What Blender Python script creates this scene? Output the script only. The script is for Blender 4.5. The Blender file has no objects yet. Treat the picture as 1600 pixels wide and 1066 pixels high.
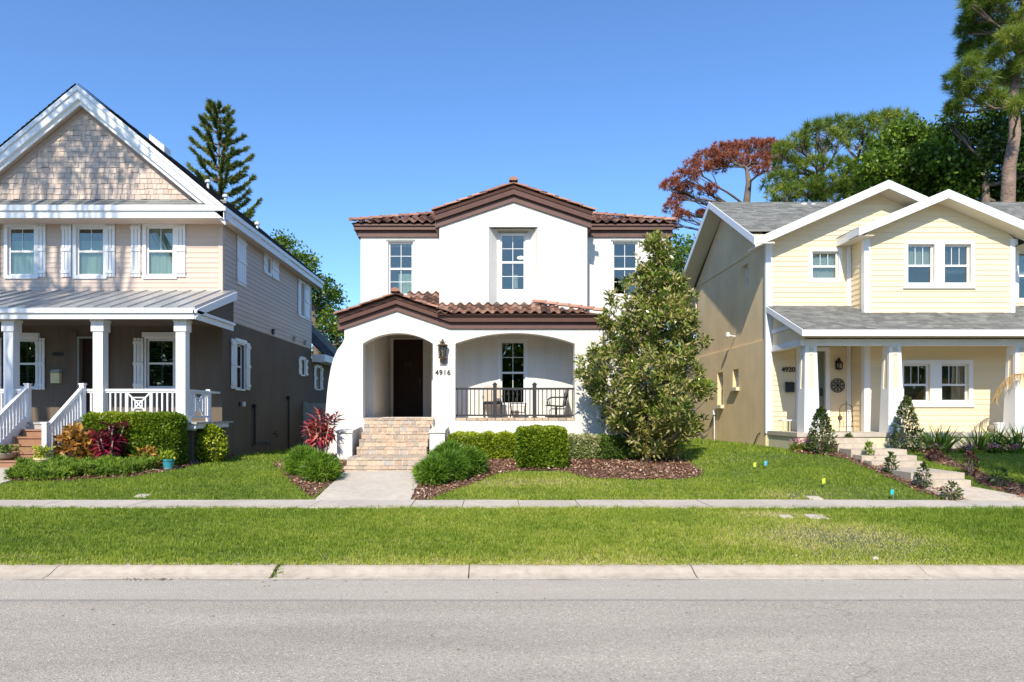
import bpy, math, random
import numpy as np
R = math.radians
rng = np.random.default_rng(7)
random.seed(7)
S = bpy.context.scene
COL = S.collection
F = 1067.0; VX = 772.0; VY = 645.0; EYE = 1.75
def PX(px, d): return (px - VX) * d / F
def PZ(py, d): return EYE + (VY - py) * d / F

# ------------------------------------------------------------------ ground height
def _interp(y, ys, zs): return np.interp(y, ys, zs)
def gz(x, y):
    x = np.asarray(x, float); y = np.asarray(y, float)
    ys = [7.55, 10.4, 11.6, 14.0, 15.4, 16.5, 18.0, 24.0, 40.0]
    L = _interp(y, ys, [.09, .235, .25, .50, .53, .55, .57, .47, .45])
    Mi = _interp(y, ys, [.09, .235, .25, .55, .66, .74, .80, .80, .80])
    Ri = _interp(y, [7.55, 10.4, 11.6, 12.2, 12.5, 13.8, 14.6, 15.4, 18, 24, 40], [.09, .235, .25, .39, .46, .64, .78, .86, .87, .84, .80])
    t = np.clip((x + 5.6) / 2.2, 0, 1); t = t * t * (3 - 2 * t)
    s = np.clip((x - 4.0) / 2.0, 0, 1)
    z = L * (1 - t) + Mi * t
    return z * (1 - s) + Ri * s
def gzf(x, y): return float(gz(x, y))
def G(px, py):
    lo, hi = 7.3, 60.0
    for _ in range(50):
        d = (lo + hi) / 2
        if PZ(py, d) > gzf(PX(px, d), d): lo = d
        else: hi = d
    return PX(px, lo), lo

# ------------------------------------------------------------------ materials
def lin(r, g, b):
    f = lambda c: (c / 255.0 / 12.92) if c / 255.0 <= .04045 else ((c / 255.0 + .055) / 1.055) ** 2.4
    return (f(r), f(g), f(b))
class NT:
    def __init__(s, name):
        s.m = bpy.data.materials.new(name); s.m.use_nodes = True
        s.t = s.m.node_tree; s.t.nodes.clear()
        s.out = s.n('ShaderNodeOutputMaterial')
    def n(s, k, **kw):
        nd = s.t.nodes.new(k)
        for a, b in kw.items(): setattr(nd, a, b)
        return nd
    def l(s, a, b): s.t.links.new(a, b)
    def coord(s, scale=(1, 1, 1), kind='Object'):
        tc = s.n('ShaderNodeTexCoord'); mp = s.n('ShaderNodeMapping'); mp.inputs['Scale'].default_value = scale
        s.l(tc.outputs[kind], mp.inputs[0]); return mp.outputs[0]
    def noise(s, scale, detail=4, vec=None, rough=.55):
        nn = s.n('ShaderNodeTexNoise'); nn.inputs['Scale'].default_value = scale; nn.inputs['Detail'].default_value = detail
        nn.inputs['Roughness'].default_value = rough
        s.l(vec if vec is not None else s.coord(), nn.inputs['Vector']); return nn.outputs[0]
    def ramp(s, fac, stops, interp='LINEAR'):
        r = s.n('ShaderNodeValToRGB'); e = r.color_ramp.elements; r.color_ramp.interpolation = interp
        while len(e) < len(stops): e.new(.5)
        for i, (p, c) in enumerate(stops):
            e[i].position = p; e[i].color = (c[0], c[1], c[2], 1) if len(c) == 3 else c
        s.l(fac, r.inputs[0]); return r.outputs[0]
    def mix(s, fac, a, b, mode='MIX'):
        m = s.n('ShaderNodeMix', data_type='RGBA', blend_type=mode)
        for sock, v in ((m.inputs[0], fac), (m.inputs[6], a), (m.inputs[7], b)):
            if isinstance(v, (int, float)): sock.default_value = v
            elif isinstance(v, tuple): sock.default_value = (v[0], v[1], v[2], 1)
            else: s.l(v, sock)
        return m.outputs[2]
    def attr(s, name='rnd'):
        a = s.n('ShaderNodeAttribute', attribute_type='GEOMETRY', attribute_name=name); return a.outputs['Fac']
    def bump(s, h, strength=.3, dist=.01):
        b = s.n('ShaderNodeBump'); b.inputs['Strength'].default_value = strength; b.inputs['Distance'].default_value = dist
        s.l(h, b.inputs['Height']); return b.outputs[0]
    def bsdf(s, col, rough=.6, normal=None, metal=0, spec=.5, trans=0, tcol=None):
        p = s.n('ShaderNodeBsdfPrincipled')
        if isinstance(col, tuple): p.inputs['Base Color'].default_value = (*col, 1)
        else: s.l(col, p.inputs['Base Color'])
        p.inputs['Roughness'].default_value = rough; p.inputs['Metallic'].default_value = metal
        p.inputs['Specular IOR Level'].default_value = spec
        if normal is not None: s.l(normal, p.inputs['Normal'])
        if trans:
            t = s.n('ShaderNodeBsdfTranslucent')
            c = tcol if tcol is not None else col
            if isinstance(c, tuple): t.inputs[0].default_value = (*c, 1)
            else: s.l(c, t.inputs[0])
            mx = s.n('ShaderNodeMixShader'); mx.inputs[0].default_value = trans
            s.l(p.outputs[0], mx.inputs[1]); s.l(t.outputs[0], mx.inputs[2]); s.l(mx.outputs[0], s.out.inputs[0])
        else: s.l(p.outputs[0], s.out.inputs[0])
        return s.m
def scale_c(c, k): return tuple(min(1, x * k) for x in c)
def m_plain(name, c, rough=.5, var=.12, vs=3.0, bump=.0, bs=80.0, dist=.004, metal=0, rv=0.0, spec=.5, streak=0):
    n = NT(name)
    f = n.noise(vs, 5)
    col = n.mix(n.ramp(f, [(.3, (0, 0, 0)), (.7, (1, 1, 1))]), scale_c(c, 1 - var), scale_c(c, 1 + var * .5))
    if streak:
        g = n.noise(1.0, 5, n.coord((7, 7, .7)))
        col = n.mix(n.ramp(g, [(.45, (0, 0, 0)), (.75, (streak,) * 3)]), col, scale_c(c, .55))
    if rv:
        col = n.mix(n.attr(), n.mix(1.0, col, (1 - rv,) * 3, 'MULTIPLY'), n.mix(1.0, col, (1 + rv * .6,) * 3, 'MULTIPLY'))
    nm = n.bump(n.noise(bs, 3), bump, dist) if bump else None
    return n.bsdf(col, rough, nm, metal, spec)
def m_rnd(name, stops, rough=.6, trans=0, bump=0, bs=60, spec=.3, back=None, nv=0.0, nvs=2.0):
    n = NT(name)
    col = n.ramp(n.attr(), stops)
    if nv:
        f = n.noise(nvs, 3)
        col = n.mix(1.0, col, n.ramp(f, [(.3, (1 - nv,) * 3), (.7, (1 + nv * .0,) * 3)]), 'MULTIPLY')
    tc = col
    if back:
        g = n.n('ShaderNodeNewGeometry'); col = n.mix(g.outputs['Backfacing'], col, back)
    nm = n.bump(n.noise(bs, 3), bump, .01) if bump else None
    return n.bsdf(col, rough, nm, 0, spec, trans, tc)

MT = {}
MT['stucco_white'] = m_plain('white_stucco', (.755, .725, .675), .85, .09, .8, .7, 24, .012, streak=.22)
MT['stucco_tan'] = m_plain('tan_stucco', (.86, .65, .37), .9, .13, 1.1, .5, 38, .008, streak=.15)
MT['stucco_dark'] = m_plain('dark_stucco', (.150, .114, .082), .9, .16, .8, .5, 35, .008, streak=.45)
MT['stucco_cream'] = m_plain('cream_stucco', (.72, .64, .45), .9, .06, 1.5, .3, 45, .006)  # even cream stucco for sills, corner and porch base
MT['siding_beige'] = m_plain('beige_siding', (.60, .475, .385), .6, .05, 1.2, .12, 90, .003, rv=.05)
MT['siding_yellow'] = m_plain('yellow_siding', (.82, .675, .44), .6, .04, 1.2, .12, 90, .003, rv=.04)
MT['white'] = m_plain('white_paint', (.80, .80, .80), .45, .04, 2.0, .08, 60, .003)
MT['white_sash'] = m_plain('white_vinyl', (.78, .79, .79), .35, .02, 2.0)
MT['soffit'] = m_plain('soffit_board', (.66, .60, .47), .6, .05, 3.0)
MT['fascia_brown'] = m_plain('brown_painted_wood', (.135, .066, .050), .6, .14, 4.0, .15, 50, .004)
MT['door_dark'] = m_plain('dark_brown_door', (.036, .019, .014), .6, .25, 6.0, .2, 40, .004, spec=.2)
MT['iron'] = m_plain('dark_bronze_metal', (.045, .042, .045), .45, .1, 8.0, metal=.3)
MT['black'] = m_plain('black_metal', (.012, .012, .013), .5, .1, 8.0)
MT['dark_room'] = m_plain('dark_interior', (.05, .05, .055), .9, .1, 1.0)
MT['ceiling'] = m_plain('porch_ceiling', (.55, .50, .42), .8, .05, 2.0)
MT['metal_roof'] = m_plain('galvanized_metal', (.50, .50, .49), .38, .12, 2.5, .06, 20, .01, metal=.55, streak=.15)
MT['wood_step'] = m_plain('brown_composite_board', (.36, .19, .11), .55, .12, 5.0, .15, 40, .003, rv=.12)
MT['grey_deck'] = m_plain('grey_deck_board', (.42, .40, .37), .6, .08, 4.0)
MT['bronze'] = m_plain('aged_bronze', (.17, .12, .07), .4, .2, 20.0, metal=.6)
MT['pot_blue'] = m_plain('turquoise_glaze', (.05, .30, .36), .25, .15, 6.0)
MT['pot_cream'] = m_plain('cream_ceramic', (.72, .62, .34), .4, .1, 6.0)
MT['pot_grey'] = m_plain('grey_clay', (.30, .24, .19), .7, .2, 9.0)
MT['fabric'] = m_plain('striped_beige_cloth', (.62, .52, .40), .8, .08, 12)
MT['silver'] = m_plain('satin_nickel', (.6, .6, .6), .3, .05, 5, metal=.8)
MT['pvc'] = m_plain('white_pvc_pipe', (.75, .75, .73), .4, .05, 5)
MT['gate_grey'] = m_plain('grey_green_board', (.30, .33, .31), .7, .1, 4)

def m_concrete(name, c, var=.16, tint=(.8, .72, .66), dirt=.35):
    n = NT(name)
    a = n.noise(1.1, 6); b = n.noise(9, 5); g = n.noise(220, 2)
    col = n.mix(n.ramp(a, [(.3, (0, 0, 0)), (.7, (1, 1, 1))]), scale_c(c, 1 - var), scale_c(c, 1 + var * .4))
    col = n.mix(n.ramp(b, [(.42, (0, 0, 0)), (.75, (dirt,) * 3)]), col, tuple(x * t * .7 for x, t in zip(c, tint)))
    col = n.mix(.22, col, n.ramp(g, [(.35, (.25, .25, .25)), (.65, (.95, .95, .95))]), 'OVERLAY')
    return n.bsdf(col, .88, n.bump(g, .4, .004))
MT['concrete'] = m_concrete('pale_concrete', (.56, .49, .405))
MT['curb'] = m_concrete('curb_concrete', (.52, .445, .355), .12, (.75, .62, .5), .45)
def m_asphalt():
    n = NT('worn_asphalt')
    co = n.coord()
    agg = n.n('ShaderNodeTexVoronoi'); agg.inputs['Scale'].default_value = 72; n.l(co, agg.inputs['Vector'])
    sp = n.ramp(agg.outputs['Color'], [(0, (.28, .242, .195)), (.3, (.435, .380, .308)), (.8, (.52, .455, .37)), (1, (.77, .67, .545))])
    a = n.noise(120, 3); sp = n.mix(n.ramp(a, [(.34, (.85, .85, .85)), (.44, (0, 0, 0))]), sp, (.12, .11, .10))
    ck = n.n('ShaderNodeTexVoronoi', feature='DISTANCE_TO_EDGE'); ck.inputs['Scale'].default_value = .55; cn = n.noise(2.2, 4)
    cv = n.n('ShaderNodeVectorMath', operation='MULTIPLY_ADD'); n.l(cn, cv.inputs[0]); cv.inputs[1].default_value = (.7, .7, 0); n.l(co, cv.inputs[2]); n.l(cv.outputs[0], ck.inputs['Vector'])
    cm = n.n('ShaderNodeMath', operation='MULTIPLY'); n.l(n.ramp(ck.outputs[0], [(0, (.34, .34, .34)), (.005, (0, 0, 0))]), cm.inputs[0]); n.l(n.ramp(n.noise(.5, 2), [(.52, (0, 0, 0)), (.62, (1, 1, 1))]), cm.inputs[1])
    sp = n.mix(cm.outputs[0], sp, (.10, .09, .08))
    w = n.noise(1.0, 5, n.coord((.25, 1.6, 1)))
    sp = n.mix(1.0, sp, n.ramp(w, [(.3, (.82, .82, .82)), (.7, (1.06, 1.06, 1.06))]), 'MULTIPLY')
    st = n.noise(1.0, 4, n.coord((1.1, 5.5, 1)))
    sp = n.mix(n.ramp(st, [(.70, (0, 0, 0)), (.80, (.5, .5, .5))]), sp, (.16, .15, .145))
    # thin dark line and paler gutter strip, laid along the road (object Y)
    sx = n.n('ShaderNodeSeparateXYZ'); n.l(co, sx.inputs[0])
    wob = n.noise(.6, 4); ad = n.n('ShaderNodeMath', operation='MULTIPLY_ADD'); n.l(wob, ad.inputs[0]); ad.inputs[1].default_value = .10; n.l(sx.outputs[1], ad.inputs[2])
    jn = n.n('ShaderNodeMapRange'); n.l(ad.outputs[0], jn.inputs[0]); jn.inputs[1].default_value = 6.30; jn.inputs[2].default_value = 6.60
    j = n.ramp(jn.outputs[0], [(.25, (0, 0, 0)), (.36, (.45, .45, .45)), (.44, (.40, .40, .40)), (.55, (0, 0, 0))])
    pale = n.n('ShaderNodeMapRange'); n.l(ad.outputs[0], pale.inputs[0]); pale.inputs[1].default_value = 6.38; pale.inputs[2].default_value = 6.5
    pm = n.n('ShaderNodeMath', operation='MULTIPLY'); n.l(pale.outputs[0], pm.inputs[0]); pm.inputs[1].default_value = .30
    sp = n.mix(pm.outputs[0], sp, (.62, .545, .445))
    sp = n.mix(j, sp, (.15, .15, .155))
    gm = n.n('ShaderNodeMapRange'); n.l(sx.outputs[1], gm.inputs[0]); gm.inputs[1].default_value = 7.08; gm.inputs[2].default_value = 7.22
    g2 = n.n('ShaderNodeMath', operation='MULTIPLY'); n.l(gm.outputs[0], g2.inputs[0]); n.l(n.ramp(n.noise(1.0, 5, n.coord((2.0, 9, 1))), [(.42, (0, 0, 0)), (.62, (.85, .85, .85))]), g2.inputs[1]); sp = n.mix(g2.outputs[0], sp, (.13, .105, .08))
    return n.bsdf(sp, .9, n.bump(agg.outputs['Distance'], .6, .008))
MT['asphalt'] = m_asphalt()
def m_soil():
    n = NT('turf_soil'); a = n.noise(.8, 6); b = n.noise(40, 3)
    col = n.mix(n.ramp(a, [(.35, (0, 0, 0)), (.7, (1, 1, 1))]), (.055, .09, .018), (.085, .115, .03))
    col = n.mix(n.ramp(b, [(.5, (0, 0, 0)), (.7, (.6, .6, .6))]), col, (.24, .19, .10))
    return n.bsdf(col, .95, n.bump(b, .6, .02))
MT['soil'] = m_soil()
def m_mulch():
    n = NT('bark_mulch_base'); b = n.noise(35, 4)
    return n.bsdf(n.ramp(b, [(.3, (.06, .03, .02)), (.7, (.24, .13, .08))]), .95, n.bump(b, .8, .02))
MT['mulch'] = m_mulch()
MT['chips'] = m_rnd('bark_chips', [(0, (.10, .045, .028)), (.4, (.27, .125, .07)), (.75, (.42, .25, .16)), (1, (.66, .50, .38))], .85, spec=.2)
MT['grass'] = m_rnd('grass_blades', [(0, (.08, .155, .014)), (.3, (.19, .30, .025)), (.55, (.32, .40, .04)), (.78, (.48, .52, .07)), (1, (.68, .57, .27))], .5, .38, spec=.35)
MT['tile'] = m_rnd('clay_roof_tile', [(0, (.07, .040, .030)), (.35, (.175, .088, .06)), (.75, (.27, .135, .09)), (1, (.40, .24, .17))], .75, bump=.3, bs=30, spec=.25, nv=.35, nvs=3)
MT['tile_cap'] = m_rnd('ridge_tile', [(0, (.33, .16, .11)), (.5, (.45, .22, .15)), (1, (.54, .31, .22))], .75, bump=.3, bs=30, spec=.25, nv=.2, nvs=3)
MT['shingle'] = m_rnd('grey_asphalt_shingle', [(0, (.20, .20, .185)), (.5, (.275, .272, .25)), (1, (.35, .34, .31))], .9, bump=.6, bs=160, spec=.2, nv=.2, nvs=30)
MT['shingle_dark'] = m_rnd('dark_asphalt_shingle', [(0, (.045, .045, .05)), (1, (.10, .10, .105))], .9, bump=.6, bs=160, spec=.2)
MT['shake'] = m_rnd('beige_shingle_siding', [(0, (.50, .395, .325)), (.5, (.57, .455, .375)), (1, (.63, .51, .425))], .7, bump=.2, bs=70, spec=.2)
MT['brick'] = m_rnd('tumbled_paver', [(0, (.40, .33, .27)), (.2, (.50, .42, .33)), (.4, (.62, .47, .33)), (.6, (.64, .52, .39)), (.8, (.56, .39, .27)), (1, (.50, .46, .42))], .85, bump=.7, bs=35, spec=.2, nv=.25, nvs=12)
MT['mortar'] = m_plain('pale_mortar', (.66, .56, .44), .95, .1, 8, .3, 60)
MT['bark'] = m_plain('grey_bark', (.19, .145, .115), .95, .4, 4, 1.0, 14, .04, streak=.5)
MT['bark_pine'] = m_plain('pine_bark', (.27, .185, .14), .95, .4, 3, 1.0, 9, .06, streak=.5)
MT['twig'] = m_plain('pale_stem', (.36, .29, .22), .9, .25, 8)
def LM(name, a, b, c, d, **k): return m_rnd(name, [(0, a), (.4, b), (.75, c), (1, d)], **k)
MT['lf_oak'] = LM('oak_leaves', (.05, .10, .014), (.11, .20, .02), (.21, .32, .03), (.36, .42, .05), rough=.45, trans=.35, spec=.4)
MT['lf_dark'] = LM('dark_leaves', (.035, .075, .014), (.075, .14, .02), (.14, .23, .03), (.26, .34, .05), rough=.45, trans=.3, spec=.4)
MT['lf_pine'] = LM('pine_needles', (.07, .13, .02), (.17, .25, .03), (.31, .36, .045), (.46, .44, .08), rough=.55, trans=.38)
MT['lf_red'] = LM('rust_red_needles', (.20, .07, .055), (.36, .11, .055), (.47, .17, .08), (.50, .26, .16), rough=.7, trans=.25)
MT['lf_norfolk'] = LM('norfolk_needles', (.07, .11, .03), (.14, .18, .035), (.22, .24, .05), (.32, .29, .08), rough=.6, trans=.2)
MT['lf_mag'] = LM('magnolia_leaves', (.06, .12, .018), (.15, .25, .028), (.29, .38, .045), (.72, .62, .24), rough=.28, trans=.2, spec=.6, back=(.34, .30, .10))
MT['lf_hedge'] = LM('hedge_leaves', (.06, .12, .012), (.15, .25, .014), (.28, .37, .02), (.48, .48, .06), rough=.4, trans=.35, spec=.4)
MT['lf_lime'] = LM('lime_leaves', (.11, .18, .015), (.28, .37, .02), (.46, .52, .03), (.70, .64, .10), rough=.4, trans=.35, spec=.4)
MT['lf_var'] = LM('variegated_leaves', (.10, .15, .03), (.26, .32, .10), (.50, .50, .25), (.75, .70, .45), rough=.45, trans=.3, spec=.4)
MT['lf_lir'] = LM('lilyturf_blades', (.05, .12, .014), (.12, .25, .02), (.24, .38, .03), (.42, .52, .09), rough=.4, trans=.3, spec=.4)
MT['lf_jun'] = LM('juniper_sprays', (.05, .12, .02), (.14, .25, .03), (.27, .38, .04), (.42, .50, .09), rough=.6, trans=.25)
MT['lf_cord'] = LM('cordyline_leaves', (.10, .02, .03), (.36, .035, .06), (.56, .12, .10), (.72, .42, .26), rough=.35, trans=.3, spec=.5)
MT['lf_cord2'] = LM('crimson_cordyline_leaves', (.05, .008, .02), (.20, .01, .04), (.40, .02, .06), (.55, .10, .10), rough=.35, trans=.35, spec=.5)
MT['lf_croton'] = LM('croton_leaves', (.10, .10, .02), (.45, .20, .04), (.60, .36, .08), (.70, .50, .25), rough=.35, trans=.3, spec=.5)
MT['lf_topiary'] = LM('topiary_leaves', (.03, .06, .018), (.065, .115, .025), (.15, .18, .04), (.48, .38, .20), rough=.4, trans=.3, spec=.5)
MT['lf_purple'] = LM('purple_leaves', (.03, .012, .015), (.08, .02, .025), (.14, .05, .04), (.18, .12, .05), rough=.5, trans=.2)
MT['pink'] = LM('pink_petals', (.50, .14, .24), (.66, .24, .36), (.74, .40, .46), (.82, .58, .60), rough=.6, trans=.3)
MT['orange'] = LM('orange_petals', (.7, .12, .04), (.8, .2, .06), (.85, .25, .12), (.85, .35, .2), rough=.6, trans=.3)
MT['straw'] = LM('dry_palm', (.45, .28, .10), (.55, .36, .14), (.62, .42, .18), (.7, .5, .25), rough=.7, trans=.3)
def m_glass():
    n = NT('window_glass')
    gl = n.n('ShaderNodeBsdfGlossy'); gl.inputs['Roughness'].default_value = .01; gl.inputs[0].default_value = (.86, .84, .74, 1)
    tr = n.n('ShaderNodeBsdfTransparent'); tr.inputs[0].default_value = (.74, .78, .77, 1)
    lw = n.n('ShaderNodeFresnel'); lw.inputs[0].default_value = 1.5
    ad = n.n('ShaderNodeMath', operation='MULTIPLY_ADD'); n.l(lw.outputs[0], ad.inputs[0]); ad.inputs[1].default_value = 1.1; ad.inputs[2].default_value = .07
    b = n.bump(n.noise(1.6, 2), .05, .02); n.l(b, gl.inputs['Normal'])
    mx = n.n('ShaderNodeMixShader'); n.l(ad.outputs[0], mx.inputs[0]); n.l(tr.outputs[0], mx.inputs[1]); n.l(gl.outputs[0], mx.inputs[2])
    n.l(mx.outputs[0], n.out.inputs[0]); return n.m
MT['glass'] = m_glass()
MT['curtain'] = m_plain('pale_green_curtain', (.70, .82, .66), .8, .06, 3, .3, 6, .02)
MT['curtain_grey'] = m_plain('pale_grey_curtain', (.72, .76, .66), .8, .06, 3)
MT['blind'] = m_plain('white_blind', (.75, .78, .72), .6, .03, 3)
MT['blind_dark'] = m_plain('grey_green_blind', (.17, .19, .15), .7, .05, 3)
MT['shutter_in'] = m_plain('plantation_shutter', (.22, .25, .22), .6, .05, 3)
def m_lit():
    n = NT('lit_bulb'); e = n.n('ShaderNodeEmission'); e.inputs[0].default_value = (1, .82, .5, 1); e.inputs[1].default_value = 3
    n.l(e.outputs[0], n.out.inputs[0]); return n.m
MT['bulb'] = m_lit()
def flag_m(name, c): return m_plain(name, c, .6, .05, 5)
# ------------------------------------------------------------------ mesh builder
class MB:
    def __init__(s, xf=None): s.v = []; s.f = []; s.r = []; s.xf = xf
    def _add(s, vs, fs, r=.5):
        o = len(s.v)
        s.v += [s.xf(*p) for p in vs] if s.xf else [tuple(p) for p in vs]
        s.f += [tuple(i + o for i in f) for f in fs]; s.r += [r] * len(fs)
        return s
    def box(s, x0, x1, y0, y1, z0, z1, r=.5):
        return s._add([(x0, y0, z0), (x1, y0, z0), (x1, y1, z0), (x0, y1, z0), (x0, y0, z1), (x1, y0, z1), (x1, y1, z1), (x0, y1, z1)],
                      [(0, 3, 2, 1), (4, 5, 6, 7), (0, 1, 5, 4), (1, 2, 6, 5), (2, 3, 7, 6), (3, 0, 4, 7)], r)
    def quad(s, a, b, c, d, r=.5): return s._add([a, b, c, d], [(0, 1, 2, 3)], r)
    def hexa(s, lo, hi, r=.5):   # two rings of 4 points
        return s._add(list(lo) + list(hi), [(0, 3, 2, 1), (4, 5, 6, 7), (0, 1, 5, 4), (1, 2, 6, 5), (2, 3, 7, 6), (3, 0, 4, 7)], r)
    def slab(s, pts, off, r=.5):   # polygon extruded by offset
        n = len(pts); q = [(p[0] + off[0], p[1] + off[1], p[2] + off[2]) for p in pts]
        return s._add(list(pts) + q, [tuple(range(n))[::-1], tuple(range(n, 2 * n))] + [(i, (i + 1) % n, n + (i + 1) % n, n + i) for i in range(n)], r)
    def bar(s, p, q, w, h=None, up=(0, 0, 1), r=.5):   # rectangular bar between two points
        h = w if h is None else h
        p = np.array(p, float); q = np.array(q, float); d = q - p; d /= np.linalg.norm(d)
        u = np.cross(d, np.array(up, float))
        if np.linalg.norm(u) < 1e-4: u = np.cross(d, (1., 0, 0))
        u /= np.linalg.norm(u); w2 = np.cross(u, d)
        a = u * w / 2; b = w2 * h / 2
        return s.hexa([p - a - b, p + a - b, p + a + b, p - a + b], [q - a - b, q + a - b, q + a + b, q - a + b], r)
    def tube(s, pts, rad, n=8, r=.5, cap=True):
        pts = [np.array(p, float) for p in pts]
        rad = [rad] * len(pts) if isinstance(rad, (int, float)) else rad
        vs = []; fs = []; ref = None
        for i, p in enumerate(pts):
            d = pts[min(i + 1, len(pts) - 1)] - pts[max(i - 1, 0)]; d = d / (np.linalg.norm(d) + 1e-9)
            if ref is None: ref = np.cross(d, (.3, .9, .1) if abs(d[2]) > .8 else (0, 0, 1.))
            u = ref - d * np.dot(ref, d); u /= np.linalg.norm(u) + 1e-9; ref = u; w = np.cross(d, u)
            for k in range(n):
                t = 2 * math.pi * k / n; vs.append(p + rad[i] * (math.cos(t) * u + math.sin(t) * w))
        for i in range(len(pts) - 1):
            for k in range(n): fs.append((i * n + k, i * n + (k + 1) % n, (i + 1) * n + (k + 1) % n, (i + 1) * n + k))
        if cap: fs += [tuple(range(n))[::-1], tuple(range((len(pts) - 1) * n, len(pts) * n))]
        return s._add(vs, fs, r)
    def lathe(s, c, prof, n=20, r=.5):
        vs = []; fs = []
        for rr, z in prof:
            for k in range(n):
                t = 2 * math.pi * k / n; vs.append((c[0] + rr * math.cos(t), c[1] + rr * math.sin(t), c[2] + z))
        for i in range(len(prof) - 1):
            for k in range(n): fs.append((i * n + k, i * n + (k + 1) % n, (i + 1) * n + (k + 1) % n, (i + 1) * n + k))
        fs += [tuple(range(n))[::-1], tuple(range((len(prof) - 1) * n, len(prof) * n))]
        return s._add(vs, fs, r)
    def panel(s, a0, a1, c0, c1, t, holes=()):   # wall in the (a, c) plane, depth b 0..t, with rectangular holes
        A = sorted({a0, a1, *[h[0] for h in holes], *[h[1] for h in holes]}); A = [a for a in A if a0 <= a <= a1]
        C = sorted({c0, c1, *[h[2] for h in holes], *[h[3] for h in holes]}); C = [c for c in C if c0 <= c <= c1]
        for i in range(len(A) - 1):
            for j in range(len(C) - 1):
                ma = (A[i] + A[i + 1]) / 2; mc = (C[j] + C[j + 1]) / 2
                if any(h[0] < ma < h[1] and h[2] < mc < h[3] for h in holes): continue
                for b in (0, t): s.quad((A[i], b, C[j]), (A[i + 1], b, C[j]), (A[i + 1], b, C[j + 1]), (A[i], b, C[j + 1]))
        for h in list(holes) + [(a0, a1, c0, c1)]:
            x0, x1, z0, z1 = h[:4]
            s.quad((x0, 0, z0), (x0, t, z0), (x0, t, z1), (x0, 0, z1)); s.quad((x1, 0, z0), (x1, t, z0), (x1, t, z1), (x1, 0, z1))
            s.quad((x0, 0, z0), (x1, 0, z0), (x1, t, z0), (x0, t, z0)); s.quad((x0, 0, z1), (x1, 0, z1), (x1, t, z1), (x0, t, z1))
        return s
    def siding(s, rng_fn, c0, c1, expo, holes=(), lip=.015):   # lapped boards; rng_fn(c) -> (a_min, a_max)
        c = c0
        while c < c1 - 1e-4:
            e = min(c + expo, c1); cuts = sorted({c, e, *[h[2] for h in holes if c < h[2] < e], *[h[3] for h in holes if c < h[3] < e]})
            rr = random.random()
            for k in range(len(cuts) - 1):
                l, u = cuts[k], cuts[k + 1]; m = (l + u) / 2
                la, lb = rng_fn(l); ua, ub = rng_fn(u)
                if la >= lb and ua >= ub: continue
                bl = -lip * (1 - (l - c) / expo) - .002; bu = -lip * (1 - (u - c) / expo) - .002
                hs = sorted([h for h in holes if h[2] < m < h[3]]); segs = []; x = None
                left = (la, ua)
                for h in hs:
                    if h[1] <= min(la, ua) or h[0] >= max(lb, ub): continue
                    segs.append((left, (h[0], h[0]))); left = (h[1], h[1])
                segs.append((left, (lb, ub)))
                for (p0, q0), (p1, q1) in segs:
                    if p1 <= p0 and q1 <= q0: continue
                    if p1 < p0: p0 = p1 = (p0 + p1) / 2
                    if q1 < q0: q0 = q1 = (q0 + q1) / 2
                    s.quad((p0, bl, l), (p1, bl, l), (q1, bu, u), (q0, bu, u), rr)
                    if k == 0: s.quad((p0, 0, l), (p1, 0, l), (p1, bl, l), (p0, bl, l), rr)
            c = e
        return s
def mesh_obj(name, V, Fc, mat, rnd=None, smooth=False):
    me = bpy.data.meshes.new(name)
    V = np.asarray(V, np.float32)
    if isinstance(Fc, np.ndarray):
        nf, k = Fc.shape
        me.vertices.add(len(V)); me.vertices.foreach_set('co', V.ravel())
        me.loops.add(nf * k); me.loops.foreach_set('vertex_index', Fc.astype(np.int32).ravel())
        me.polygons.add(nf); me.polygons.foreach_set('loop_start', np.arange(0, nf * k, k, dtype=np.int32))
        me.update(calc_edges=True)
    else:
        me.from_pydata(V.tolist(), [], Fc)
    if rnd is not None:
        a = me.attributes.new('rnd', 'FLOAT', 'FACE'); a.data.foreach_set('value', np.asarray(rnd, np.float32))
    if smooth: me.polygons.foreach_set('use_smooth', np.ones(len(me.polygons), bool))
    me.materials.append(mat)
    o = bpy.data.objects.new(name, me); COL.objects.link(o); return o
ORG = {}
def thing(name, label, cat, loc=(0, 0, 0), group=None, rz=0):
    o = bpy.data.objects.new(name, None); COL.objects.link(o); o.location = loc; o.rotation_euler = (0, 0, rz)
    o.empty_display_size = .2
    o['label'] = label; o['category'] = cat
    if group: o['group'] = group
    ORG[o.name] = np.array(loc, float); return o
def tag(o, label=None, cat=None, group=None, kind=None):
    for k, v in (('label', label), ('category', cat), ('group', group), ('kind', kind)):
        if v: o[k] = v
    return o
def build(mb, name, mat, parent=None, local=False, smooth=False, label=None, bevel=0):
    V = np.array(mb.v, float) if isinstance(mb, MB) else mb[0]
    root = parent
    while root is not None and root.parent is not None: root = root.parent
    if parent is not None and not local and root.name in ORG: V = V - ORG[root.name]
    o = mesh_obj(name, V, mb.f if isinstance(mb, MB) else mb[1], MT[mat], mb.r if isinstance(mb, MB) else mb[2], smooth)
    if parent is not None: o.parent = parent
    if label: o['label'] = label
    if bevel:
        m = o.modifiers.new('bevel', 'BEVEL'); m.width = bevel; m.segments = 2; m.limit_method = 'ANGLE'; m.angle_limit = R(50)
    return o
def struct(mb, name, mat, kind='structure'):
    o = build(mb, name, mat); o['kind'] = kind; return o
def clone(root, loc, label=None, group=None, rz=None):
    def cp(o, par):
        c = o.copy(); COL.objects.link(c); c.parent = par
        for ch in [x for x in o.children]: cp(ch, c)
        return c
    r = cp(root, None); r.location = loc
    if rz is not None: r.rotation_euler = (0, 0, rz)
    if label: r['label'] = label
    if group: r['group'] = group
    return r
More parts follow.
